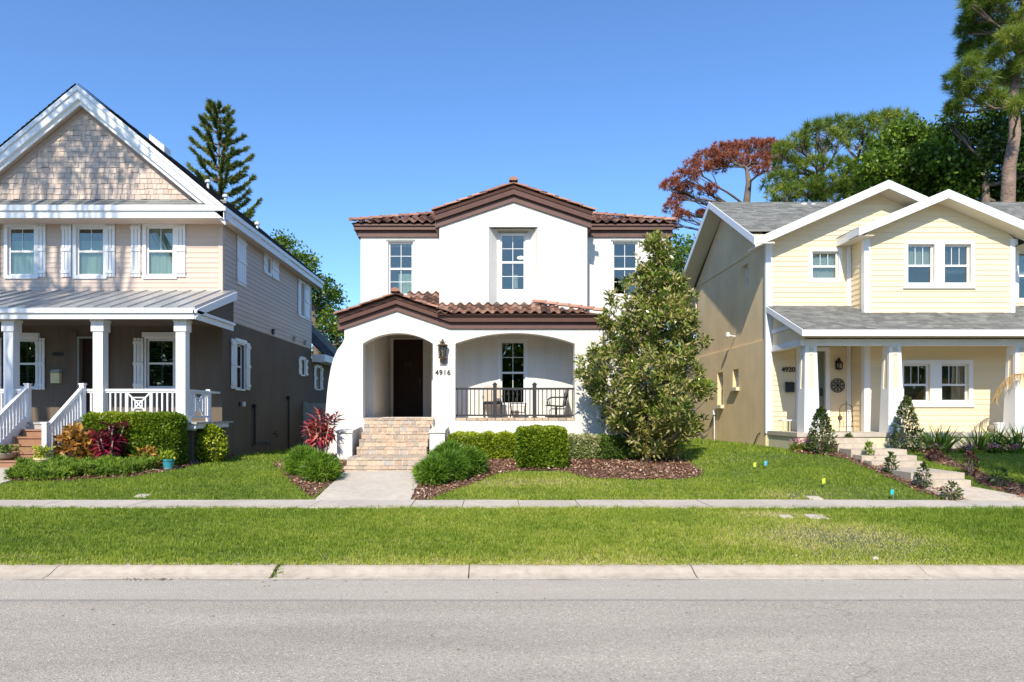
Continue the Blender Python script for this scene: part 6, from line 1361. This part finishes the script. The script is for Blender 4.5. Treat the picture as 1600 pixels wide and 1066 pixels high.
# dried hanging palm from the third column
hx = PX(1586, 15.85); root = thing('dried_palm_frond', 'dry straw coloured palm frond drooping from the third porch column of the yellow house', 'plant', (hx, 15.85, PZ(592, 15.85))); m = MB(); P = []; 
ar = [(PX(1600, 15.8), 15.8, PZ(584, 15.8)), (PX(1582, 15.8), 15.75, PZ(585, 15.8)), (PX(1566, 15.8), 15.7, PZ(593, 15.8)), (PX(1553, 15.8), 15.66, PZ(607, 15.8)), (PX(1547, 15.8), 15.65, PZ(622, 15.8))]; m.tube(ar, [.010, .009, .007, .005, .003], 5); build(m, 'stem', 'straw', root)
A = np.array(ar); tt = rng.uniform(0, 3.99, 130); ii = tt.astype(int); P = A[ii] + (A[ii + 1] - A[ii]) * (tt - ii)[:, None]; D = unit(np.stack([rng.normal(-.1, .25, 130), rng.normal(0, .2, 130), -np.ones(130)], 1)); V, Fq = blade_tris(P, D, rng.uniform(.15, .38, 130), .014, rng); build((V, Fq, rng.uniform(0, 1, 130)), 'leaflets', 'straw', root)
# yellow house plants
ball_shrub('topiary_shrub', 'cone shaped glossy shrub in front of the first porch column', (PX(1283, 15.1), 15.1, gzf(7.2, 15.1) - .02), (.33, .30, 1.0), 'lf_topiary', 1300, .075, .04, taper=1)
ball_shrub('topiary_shrub', 'cone shaped shrub at the right side of the concrete steps by the second column', (PX(1416, 15.35), 15.35, gzf(9.2, 15.35) - .02), (.36, .33, 1.2), 'lf_topiary', 1400, .075, .04, taper=1)
def flower_patch(label, c, rx, ry, h, mat='pink', n=70, nl=350):
    root = thing('flower_clump', label, 'flowers', c); th = rng.uniform(0, 6.28, nl); k = rng.uniform(0, 1, nl) ** .5; P = np.array(c) + np.stack([rx * k * np.cos(th), ry * k * np.sin(th), rng.uniform(0, h * .7, nl)], 1); V, Fq = leaf_quads(P, rdir(nl, rng, .8), .09, .03, rng); build((V, Fq, tone(P, rng, 6)), 'leaves', 'lf_hedge', root)
    th = rng.uniform(0, 6.28, n); k = rng.uniform(0, 1, n) ** .5; P = np.array(c) + np.stack([rx * k * np.cos(th), ry * k * np.sin(th) - .03, h * rng.uniform(.55, 1.1, n)], 1); P = np.repeat(P, 7, 0) + rng.normal(0, .018, (n * 7, 3)); V, Fq = leaf_quads(P, rdir(len(P), rng, .3), .04, .03, rng); build((V, Fq, rng.uniform(0, 1, len(P))), 'blossom', mat, root)
flower_patch('pink flowers at the left end of the bed, below the porch corner', at(1252, 706), .26, .18, .26, n=42); flower_patch('magenta pink flowers at the foot of the first conical shrub', at(1286, 709), .24, .14, .2, n=34)
for i, (px_, py_, fx, lb) in enumerate(((1472, 708, 1464, 'second from the steps'), (1507, 704, 1513, 'in the middle of the row, with the brightest pink flower'), (1548, 705, 1552, 'fourth from the steps'), (1590, 707, 1580, 'at the right picture edge'), (1443, 704, 1430, 'nearest the conical shrub by the steps'))):
    c = at(px_, py_); c = (c[0], min(c[1], 15.6), c[2]); grass_clump('flax_lily', 'upright sword leaved green plant ' + lb, c, (.14, .12), .62, 64, 'lf_jun', .026, 'sword leaved plants along the yellow house porch', 'plant', L=1, arch=.35)
    if i < 4: flower_patch('pink flowers before the sword leaved plant ' + lb.split(',')[0], (PX(fx, 15.2), 15.2, gzf(PX(fx, 15.2), 15.2)), .17, .10, .18, n=16, nl=200)
for px_, py_, h, mat, lb in ((1326, 705, .34, 'lf_topiary', 'small upright shrub with a red flower left of the top path steps'), (1357, 722, .36, 'lf_hedge', 'small leafy shrub in bark mulch, second from the top of the stepped path'), (1392, 742, .36, 'lf_topiary', 'small dark green shrub halfway down the left side of the stepped path'), (1443, 765, .42, 'lf_topiary', 'pointed small shrub beside the wide lower path landing'), (1487, 783, .26, 'lf_topiary', 'lowest little shrub at the corner of path and sidewalk')):
    ball_shrub('young_shrub', lb, at(px_, py_), (.13, .12, h), mat, 150, .07, .04, taper=1 if h > .3 else 0, group='small shrubs along the stepped path')
c = at(1326, 705); m_ = MB(); 
for px_, py_, h, mat, lb in ((1515, 745, .42, 'lf_purple', 'dark purple leaved small shrub right of the stepped path'), (1562, 762, .30, 'lf_dark', 'shaded green small shrub right of the lower walk'), (1459, 722, .20, 'lf_purple', 'tiny red leaved shrub right of the upper path steps')):
    ball_shrub('young_shrub', lb, at(px_, py_), (.13, .12, h), mat, 150, .06, .035, group='small shrubs along the stepped path')
flower_patch('single orange red bloom beside the small shrub at the top of the path', at(1331, 704), .06, .05, .24, 'orange', 6, 12)
for px_, lb in ((1378, 'black path light stake, the shorter one'), (1381.5, 'black path light stake, the taller one beside the conical shrub')):
    c = at(px_, 696 if px_ < 1380 else 697); root = thing('path_light', lb + ' on the yellow house', 'light', c); m = MB(); h = .18 if px_ < 1380 else .27; m.tube([c, (c[0], c[1], c[2] + h)], .012, 6); build(m, 'stake', 'black', root); m = MB(); m.lathe((c[0], c[1], c[2] + h), [(.02, 0), (.028, .02), (.015, .04)], 8); build(m, 'head', 'black', root)
# marker flags
for nm, px_, py_, col, lb, h in (('marker_flag', 1289, 765, (.62, .78, .02), 'lime yellow marker flag in the lawn left of the stepped path', .2), ('marker_flag', 1198, 735, (.05, .42, .72), 'sky blue marker flag in the lawn right of the magnolia', .19), ('marker_flag', 1181, 735, (.55, .75, .05), 'pale green marker flag left of the blue one', .16), ('marker_flag', 1396, 783, (.0, .42, .42), 'teal marker flag at the edge of the sidewalk', .2), ('marker_flag', 1168, 692, (.8, .85, .1), 'yellow marker flag at the foot of the tan wall', .2)):
    k = 'flag%d' % px_; MT[k] = flag_m('flag_vinyl', col); c = at(px_, py_); root = thing(nm, lb, 'flag', c, 'utility marker flags in the lawn'); m = MB(); m.tube([c, (c[0] + .01, c[1], c[2] + h)], .003, 4); build(m, 'wire', 'silver', root)
    m = MB(); m.hexa([(c[0] - .04, c[1] + .01, c[2] + h - .10), (c[0] + .01, c[1], c[2] + h - .08), (c[0] + .01, c[1] + .002, c[2] + h - .08), (c[0] - .04, c[1] + .012, c[2] + h - .10)], [(c[0] - .04, c[1] + .02, c[2] + h - .01), (c[0] + .01, c[1], c[2] + h), (c[0] + .01, c[1] + .002, c[2] + h), (c[0] - .04, c[1] + .022, c[2] + h - .01)]); build(m, 'vinyl', k, root)
# utility covers in the turf
for px_, py_, w, d_, lb in ((223, 776, .22, .16, 'small grey utility cover in the left lawn'), (1272, 779, .22, .14, 'pale utility cover at the edge of the right lawn'), (1275, 809, .27, .22, 'tilted pale concrete slab sunk in the verge'), (1228, 809, .17, .12, 'worn grey slab piece half buried in the verge')):
    c = at(px_, py_); root = thing('utility_cover', lb, 'cover', c); m = MB(); m.hexa([(c[0] - w / 2, c[1] - d_ / 2, c[2] - .05), (c[0] + w / 2, c[1] - d_ / 2 - .04, c[2] - .05), (c[0] + w / 2, c[1] + d_ / 2, c[2] - .05), (c[0] - w / 2, c[1] + d_ / 2, c[2] - .05)], [(c[0] - w / 2, c[1] - d_ / 2, c[2] + .012), (c[0] + w / 2, c[1] - d_ / 2 - .04, c[2] + .008), (c[0] + w / 2, c[1] + d_ / 2, c[2] + .035), (c[0] - w / 2, c[1] + d_ / 2, c[2] + .04)]); build(m, 'lid', 'concrete', root, bevel=.008)
c = at(1372, 877); m = MB(); m.lathe((c[0], c[1] + .05, c[2]), [(.03, 0), (.038, .015), (.028, .035), (.008, .042)], 7); o = build(m, 'white_stone', 'concrete'); tag(o, 'lone white stone at the kerb edge of the verge', 'stone')
# leaves and debris in the gutter
n = 90; x = np.concatenate([rng.normal(PX(245, 7.2), .22, 50), rng.uniform(-5, 5.5, 40)]); C = np.stack([x, 7.17 + rng.normal(0, .03, n) - np.where(np.arange(n) > 50, rng.uniform(0, 1, n) ** 3 * 2.5, 0), np.full(n, .006)], 1); D = rdir(n, rng); D[:, 2] *= .1; D = unit(D); V, Fq = leaf_quads(C, D, rng.uniform(.02, .06, n), .014, rng, 0, .1); o = build((V, Fq, rng.uniform(0, .5, n)), 'dry_leaves', 'chips'); tag(o, 'scattered dry brown leaves in the gutter and on the road', 'leaves', kind='stuff')

# ================================================================== MAGNOLIA
mc = at(1012, 722); mgr = thing('magnolia_tree', 'broad conical magnolia tree with glossy leaves in front of the white house corner', 'tree', mc)
tz = PZ(372, mc[1]) - mc[2]; fpx = mc[1] / F
pl = [(722, 990, 1040), (705, 972, 1056), (690, 960, 1068), (665, 948, 1088), (640, 934, 1106), (600, 914, 1102), (565, 916, 1100), (543, 922, 1094), (530, 940, 1088), (500, 948, 1078), (480, 952, 1078), (465, 968, 1070), (450, 974, 1062), (435, 988, 1056), (416, 1004, 1048), (397, 1010, 1040), (380, 1016, 1030), (368, 1019, 1024)]
hz2 = np.array([PZ(p[0], mc[1]) for p in pl]); cxs = np.array([PX((p[1] + p[2]) / 2, mc[1]) for p in pl]); rs_ = np.array([(p[2] - p[1]) / 2 * fpx for p in pl])
nC = 2300; zz = rng.uniform(hz2[0] + .1, hz2[-1], nC * 6); rr = np.interp(zz, hz2, rs_); keep = rng.uniform(0, 1, len(zz)) < (rr / rs_.max()) ** 1.1 + .08; zz = zz[keep][:nC]; rr = np.interp(zz, hz2, rs_); cxx = np.interp(zz, hz2, cxs)
th = rng.uniform(0, 2 * math.pi, len(zz)); lob = 1 + .10 * np.sin(th * 3 + zz * 2.3) + .09 * np.sin(th * 5 - zz * 4.1) + .06 * np.sin(zz * 9)
k = rng.uniform(.0, 1, len(zz)) ** .42 * .86 * lob; P = np.stack([cxx + rr * k * np.cos(th), mc[1] + rr * k * np.sin(th) * .95, zz], 1)
# boughs: sprays that stick out past the body and leave gaps between them
nb_ = 105; ib = rng.choice(len(zz), nb_, replace=False); kb = rng.uniform(.72, 1.08, nb_); Qb = np.stack([cxx[ib] + rr[ib] * kb * np.cos(th[ib]), mc[1] + rr[ib] * kb * np.sin(th[ib]), zz[ib] + rng.normal(0, .05, nb_)], 1)
dist = np.linalg.norm(P[:, None, :] - Qb[None], axis=2).min(1); P0k = (dist < .20) | (rng.uniform(0, 1, len(P)) < .22) | (k < .5)
Pb = np.repeat(Qb, 7, 0) + rng.normal(0, .085, (nb_ * 7, 3)); thb = np.repeat(th[ib], 7); P = np.concatenate([P[P0k], Pb]); th = np.concatenate([th[P0k], thb]); out = unit(np.stack([np.cos(th), np.sin(th), .5 * np.ones(len(th))], 1))
nl = 17; Pn = np.repeat(P, nl, 0); On = np.repeat(out, nl, 0); D = unit(On * .5 + rdir(len(Pn), rng, .45)); C = Pn + D * .03 + rng.normal(0, .03, Pn.shape); Ls = .128 * rng.uniform(.6, 1.25, len(C)); V, Fq = leaf_quads(C, D, Ls, Ls * .36, rng, .2, .9); t = np.clip(tone(C, rng, 2.5, .5) - .04 + np.where(rng.uniform(0, 1, len(C)) < .13, .4, 0), 0, 1); build((V, Fq, t), 'crown', 'lf_mag', mgr)
m = MB(); tt = [(mc[0], mc[1], mc[2] - .05)] + [(np.interp(z, hz2, cxs) * .7 + mc[0] * .3 + rng.normal(0, .02), mc[1], z) for z in np.linspace(mc[2] + .4, hz2[-1] - .1, 8)]; m.tube(tt, list(np.linspace(.075, .012, 9)), 8); build(m, 'trunk', 'twig', mgr, smooth=True)
m = MB()
for i in rng.choice(len(P), 150, replace=False):
    z = max(mc[2] + .25, P[i][2] - .35 * abs(P[i][0] - mc[0]) - .25); s = (np.interp(z, hz2, cxs) * .7 + mc[0] * .3, mc[1], z); m.tube(branch_path(s, P[i], rng, .08, 4, .05), [.024, .019, .014, .009, .005], 5)
build(m, 'limbs', 'twig', mgr, smooth=True)

# ================================================================== BACKGROUND TREES
# Norfolk pine
d = 34.0; npx = thing('norfolk_pine', 'tall narrow tiered Norfolk pine rising behind the beige house roof', 'tree', (PX(346, d), d, .5)); rs = np.random.default_rng(3)
zt = PZ(168, d); x0 = PX(344, d); base = np.array((PX(350, d), d, .4)); top = np.array((PX(341, d), d, zt)); m = MB(); m.tube([base, (base + top) / 2, top], [.20, .12, .02], 8); build(m, 'trunk', 'bark', npx, smooth=True)
bm = MB(); TP = []; TD = []; z = zt - .25; k = 0
while z > 5.5:
    f_ = (zt - z) / (zt - PZ(350, d)); Lb = .28 + 1.62 * f_ ** .62 if f_ < 1.1 else 2.1; nb = 6
    for i in range(nb):
        a = 2 * math.pi * i / nb + k * .9 + rs.normal(0, .15); L = Lb * rs.uniform(.78, 1.12); s = base + (top - base) * ((z - base[2]) / (top[2] - base[2])); rise_ = .52 * (1 - .5 * f_)
        pts = [s + np.array((math.cos(a) * L * t, math.sin(a) * L * t, L * (rise_ * t - .18 * math.sin(math.pi * t) * f_ + .15 * t * t))) for t in np.linspace(0, 1, 6)]; bm.tube(pts, list(np.linspace(.035, .010, 6)), 5)
        nt = int(12 + 36 * L); tt = rs.uniform(.30, 1.0, nt); q = np.array([np.array(pts[min(int(t * 5), 4)]) * (1 - (t * 5 - int(t * 5))) + np.array(pts[min(int(t * 5) + 1, 5)]) * (t * 5 - int(t * 5)) for t in np.minimum(tt, .999)])
        TP.append(q); TD.append(np.tile(np.array((math.cos(a) * .9, math.sin(a) * .9, .55)), (nt, 1)) + rs.normal(0, .35, (nt, 3)))
    z -= .52 + .16 * f_; k += 1
build(bm, 'limbs', 'bark', npx, smooth=True); TP = np.concatenate(TP); TD = np.concatenate(TD); V, Fq, t = needle_tufts(TP, 13, .27, .045, rs, 0, TD * 1.6); build((V, Fq, t), 'crown', 'lf_norfolk', npx)
# broadleaf behind left gap
blob_tree('oak_tree', 'leafy oak showing between the beige house eave and the white house', 'tree', 34, [(505, 690, 0), (500, 600, 0), (492, 520, 0), (485, 450, 0)], .3,
          [(450, 385, 16, 9), (470, 405, 14, 8), (440, 378, 12, 8), (482, 412, 16, 9), (500, 455, 26, 20), (515, 470, 22, 18), (495, 490, 26, 20), (520, 505, 22, 20), (505, 525, 28, 18), (480, 430, 18, 12), (540, 520, 20, 20), (530, 560, 25, 30), (500, 570, 25, 30), (470, 470, 25, 30)], 'leaf', 'lf_oak', nclump=75, seed=5, leafL=.17, leafW=.10, nl=16, spread=.16, limb_r=.07, twigs=8)
# right of white house, behind the magnolia
blob_tree('oak_tree', 'dense green oak filling the gap between the white and yellow houses', 'tree', 32, [(1085, 690, 0), (1080, 600, 0), (1075, 500, 0), (1070, 420, 0)], .3,
          [(1062, 388, 20, 12), (1085, 395, 16, 12), (1060, 420, 26, 18), (1085, 430, 24, 20), (1075, 460, 28, 22), (1100, 450, 20, 20), (1060, 490, 26, 25), (1090, 500, 28, 28), (1050, 540, 28, 28), (1090, 560, 30, 30), (1060, 600, 30, 35), (1095, 630, 30, 40), (1050, 650, 30, 30)], 'leaf', 'lf_oak', nclump=60, seed=6, leafL=.20, leafW=.12, nl=15, spread=.2, limb_r=.08)
# rust red dying pine
blob_tree('dying_pine', 'flat topped dying pine with rust red needles and bare dark limbs', 'tree', 40, [(1166, 640, 0), (1165, 420, 0), (1165, 330, 0), (1170, 285, 0), (1166, 262, 0)], .36,
          [(1048, 290, 16, 8), (1068, 278, 22, 9), (1088, 262, 24, 9), (1105, 247, 26, 9), (1128, 236, 26, 8), (1150, 232, 24, 8), (1175, 230, 26, 7), (1200, 230, 22, 8), (1070, 296, 18, 6), (1105, 298, 16, 7), (1050, 325, 14, 8), (1065, 338, 12, 8), (1098, 335, 10, 6), (1120, 262, 20, 8), (1180, 252, 22, 8), (1195, 265, 18, 7), (1048, 352, 10, 8), (1140, 250, 24, 8), (1210, 245, 16, 10), (1060, 310, 14, 6)], 'tuft', 'lf_red', nclump=210, seed=11, leafL=.25, leafW=.032, tuftn=20, limb_r=.075, sag=-.06, twigs=14, ddepth=2.2)
# green pines centre-right
blob_tree('pine_tree', 'yellow green spreading pine right of the rust red one', 'tree', 37, [(1300, 640, 0), (1290, 420, 0), (1290, 330, 0), (1285, 270, 0)], .32,
          [(1222, 240, 20, 12), (1235, 262, 26, 12), (1215, 285, 24, 12), (1250, 285, 30, 12), (1245, 222, 20, 12), (1265, 235, 24, 12), (1275, 205, 26, 11), (1300, 198, 24, 11), (1262, 300, 30, 12), (1225, 305, 26, 10), (1290, 290, 32, 14), (1300, 310, 40, 14), (1215, 325, 24, 10), (1275, 258, 22, 10), (1310, 222, 18, 12)], 'tuft', 'lf_pine', nclump=105, seed=12, leafL=.40, leafW=.032, tuftn=24, limb_r=.09, sag=.05, twigs=12, ddepth=1.8)
blob_tree('pine_tree', 'tall domed pine with an open fork, behind the first yellow house gable', 'tree', 38, [(1348, 640, 0), (1345, 400, 0), (1342, 300, 0), (1340, 250, 0)], .3,
          [(1325, 205, 24, 11), (1350, 195, 26, 11), (1375, 190, 26, 11), (1398, 188, 26, 11), (1340, 222, 22, 9), (1415, 200, 22, 12), (1330, 275, 20, 12), (1360, 270, 26, 14), (1315, 262, 18, 12), (1345, 290, 30, 12), (1400, 210, 24, 12), (1320, 300, 30, 16)], 'tuft', 'lf_pine', nclump=105, seed=13, leafL=.40, leafW=.032, tuftn=24, limb_r=.085, sag=.04, twigs=12, ddepth=1.8)
blob_tree('oak_tree', 'broad bright green oak behind the peak of the left yellow gable', 'tree', 35, [(1440, 640, 0), (1438, 420, 0), (1435, 340, 0), (1425, 290, 0)], .4,
          [(1390, 232, 30, 18), (1420, 215, 26, 16), (1445, 225, 26, 18), (1400, 262, 34, 20), (1370, 262, 26, 18), (1435, 258, 32, 22), (1465, 250, 26, 22), (1385, 290, 34, 18), (1420, 292, 36, 20), (1460, 290, 34, 22), (1490, 280, 28, 24), (1500, 310, 34, 20), (1460, 318, 34, 16), (1475, 220, 18, 14), (1380, 315, 34, 14)], 'leaf', 'lf_oak', nclump=80, seed=14, leafL=.22, leafW=.14, nl=18, spread=.24, limb_r=.10)
blob_tree('dark_oak', 'dark leafy oak behind the trunk of the tall pine', 'tree', 33, [(1545, 640, 0), (1545, 420, 0), (1540, 330, 0), (1540, 260, 0)], .42,
          [(1488, 190, 12, 12), (1500, 210, 20, 18), (1515, 240, 24, 22), (1540, 215, 26, 24), (1560, 180, 24, 26), (1575, 230, 26, 28), (1600, 200, 26, 30), (1620, 250, 30, 34), (1540, 270, 30, 24), (1510, 285, 26, 20), (1600, 290, 30, 26), (1575, 310, 34, 20), (1545, 315, 32, 18), (1600, 330, 40, 18), (1640, 310, 30, 30), (1590, 150, 24, 20)], 'leaf', 'lf_dark', nclump=72, seed=15, leafL=.22, leafW=.13, nl=17, spread=.25, limb_r=.11)
blob_tree('tall_pine', 'very tall pine with a pale scaly trunk cut off by the top right corner', 'tree', 28, [(1555, 640, 0), (1566, 430, 0), (1574, 330, 0), (1577, 260, 0), (1586, 210, 0), (1583, 150, 0), (1592, 90, 0), (1600, 0, 0), (1606, -90, 0)], .34,
          [(1525, 25, 22, 16), (1550, 12, 26, 15), (1508, 45, 13, 13), (1530, 55, 24, 15), (1560, 45, 29, 16), (1585, 60, 24, 15), (1545, 78, 26, 13), (1572, 85, 26, 15), (1512, 80, 13, 12), (1508, 110, 15, 11), (1525, 100, 20, 11), (1490, 128, 13, 11), (1502, 140, 15, 11), (1530, 128, 22, 11), (1510, 160, 15, 10), (1488, 172, 8, 10), (1595, 165, 17, 11), (1590, 112, 22, 12), (1565, 125, 17, 10), (1540, -15, 33, 17), (1585, -10, 38, 20), (1610, 30, 26, 22), (1620, 90, 26, 25), (1600, -50, 49, 30), (1640, 40, 26, 30), (1630, 130, 26, 20), (1550, 155, 17, 11), (1518, 5, 17, 12)],
          'tuft', 'lf_pine', 'bark_pine', nclump=165, seed=16, leafL=.36, leafW=.022, tuftn=30, limb_r=.055, sag=.02, twigs=14, ddepth=1.6)
# far treeline seen through gaps
TL = []
rs = np.random.default_rng(21)
for i in range(60):
    x = -70 + i * 2.4 + rs.normal(0, 1); y = 55 + rs.normal(0, 4); c = np.array((x, y, rs.uniform(1.5, 4))); k = 70; q = unit(rs.normal(0, 1, (k, 3))) * rs.uniform(.3, 1, (k, 1)) * (2.6, 2.6, 3.0); TL.append(clump_leaves(c + q, 10, .4, .5, .35, rs, .2))
o = build(cat_np(TL), 'distant_trees', 'lf_oak'); tag(o, 'distant low belt of green trees seen in the gaps between houses', 'trees', kind='stuff')
# trees across the street, behind the camera: they shade the left house and show in the panes
def street_tree(lbl, base, h, blobs, seed, kind='leaf', mat='lf_oak', nclump=30):
    w = [base, (base[0] + .2, base[1], h * .35), (base[0] - .2, base[1] + .3, h * .7), (base[0] + .1, base[1], h)]
    blob_tree('street_tree', lbl, 'tree', 0, [], .3, blobs, kind, mat, 'bark_pine', nclump=nclump, seed=seed, leafL=.24, leafW=.12, nl=13, spread=.2, limb_r=.07, world=w, twigs=14)
# low belt of unseen trees across the street, added to darken the lower panes
TL = []; rs = np.random.default_rng(22)
for i in range(46):
    x = -46 + i * 2.1 + rs.normal(0, .6); y = -17 + rs.normal(0, 1.5); h = rs.uniform(3.4, 5.4); c = np.array((x, y, h)); k = 170; q = unit(rs.normal(0, 1, (k, 3))) * rs.uniform(.3, 1, (k, 1)) * (2.0, 1.6, h); TL.append(clump_leaves(c + q, 9, .4, .5, .35, rs, .2))
o = build(cat_np(TL), 'added_street_trees', 'lf_oak'); tag(o, 'dense row of unseen trees added behind the viewer to darken the lower panes', 'trees', kind='stuff')
sd_ = np.array((.19, .95, -.80))   # rough light direction used to place the shade casters
def caster(tgt, t): return np.array(tgt) - sd_ * t
# ================================================================== LIGHT, SKY, CAMERA
AZ, EL = 12.0, 38.5     # sun to the left behind the camera
ld = np.array((math.sin(R(AZ)) * math.cos(R(EL)), math.cos(R(AZ)) * math.cos(R(EL)), -math.sin(R(EL))))   # travel direction
def cast_blobs(targets, t):
    out = []
    for x, y, z, r in targets:
        c = np.array((x, y, z)) - ld * (t + random.uniform(-1.5, 1.5)); out.append((c[0], c[1], c[2], r * 1.0, r * .9, r * .7))
    return out
random.seed(5)
tg = [(PX(a, 18), 18, PZ(b, 18), r * 18 / F) for a, b, r in ((60, 240, 26), (95, 262, 26), (125, 230, 26), (150, 262, 24), (60, 290, 22), (30, 300, 22), (175, 240, 20), (205, 285, 20), (120, 290, 24), (165, 210, 18), (85, 215, 14), (225, 280, 14), (10, 200, 20), (60, 180, 16), (40, 400, 16), (95, 415, 16), (60, 450, 18), (120, 470, 12), (30, 480, 16), (5, 350, 18), (20, 520, 14), (150, 560, 12), (10, 590, 12)) if b < 330 or b > 425]
bl = cast_blobs(tg, 12.5)
street_tree('big street tree behind the viewer, crown leaning over the road by the beige house', (-15.5, -1.0, -.1), 11.0, bl, 31)
tg = [(x, y, gzf(x, y), r) for x, y, r in ((10.3, 14.9, 1.0), (11.3, 14.9, 1.0), (12.4, 14.6, 1.1), (11.6, 13.6, 1.0), (13.0, 13.8, 1.1), (10.4, 13.9, .7), (12.0, 12.8, .5), (14.0, 15.0, 1.2), (10.6, 14.6, .8), (11.8, 14.0, .8), (12.6, 13.2, .7), (9.6, 12.0, .25), (10.8, 13.0, .5), (13.5, 14.6, .9), (12.2, 15.2, .6), (9.2, 12.6, .22), (14.5, 13.5, .8))]
bl = cast_blobs(tg, 17.0); cx = float(np.mean([b[0] for b in bl])); cy = float(np.mean([b[1] for b in bl]))
street_tree('street tree behind the viewer whose crown shades the right lawn', (cx, cy - .5, -.1), max(b[2] for b in bl), bl, 32)
wd = bpy.data.worlds.new('World'); S.world = wd; wd.use_nodes = True; nt = wd.node_tree; bg = nt.nodes['Background']
sk = nt.nodes.new('ShaderNodeTexSky'); sk.sky_type = 'NISHITA'; sk.sun_disc = False; sk.sun_elevation = R(EL); sk.sun_rotation = R(180 + AZ); sk.altitude = 0; sk.air_density = 1.0; sk.dust_density = .35; sk.ozone_density = 2.6
mu = nt.nodes.new('ShaderNodeMix'); mu.data_type = 'RGBA'; mu.blend_type = 'MULTIPLY'; mu.inputs[0].default_value = 1; mu.inputs[7].default_value = (.77, 1.05, 1.36, 1)
nt.links.new(sk.outputs[0], mu.inputs[6]); nt.links.new(mu.outputs[2], bg.inputs[0]); bg.inputs[1].default_value = .14
L = bpy.data.lights.new('sun', 'SUN'); L.energy = 4.8; L.angle = R(.53); L.color = (1, .92, .77); lo_ = bpy.data.objects.new('sun', L); COL.objects.link(lo_)
from mathutils import Vector
lo_.rotation_euler = Vector(ld).to_track_quat('-Z', 'Y').to_euler(); lo_.location = (-5, -10, 20)
cam = bpy.data.cameras.new('camera'); cam.sensor_width = 36; cam.lens = 36 * F / 1600; cam.shift_x = 28 / 1600; cam.shift_y = 112 / 1600; cam.clip_end = 2000; cam.clip_start = .05
co = bpy.data.objects.new('camera', cam); COL.objects.link(co); co.location = (0, 0, EYE); co.rotation_euler = (R(90), 0, 0); S.camera = co
S.view_settings.view_transform = 'Standard'; S.view_settings.look = 'None'; S.view_settings.exposure = 0.28; S.view_settings.gamma = 1; S.view_settings.use_curve_mapping = False
S.cycles.max_bounces = 8; S.cycles.transparent_max_bounces = 12; S.cycles.diffuse_bounces = 4; S.cycles.use_denoising = True
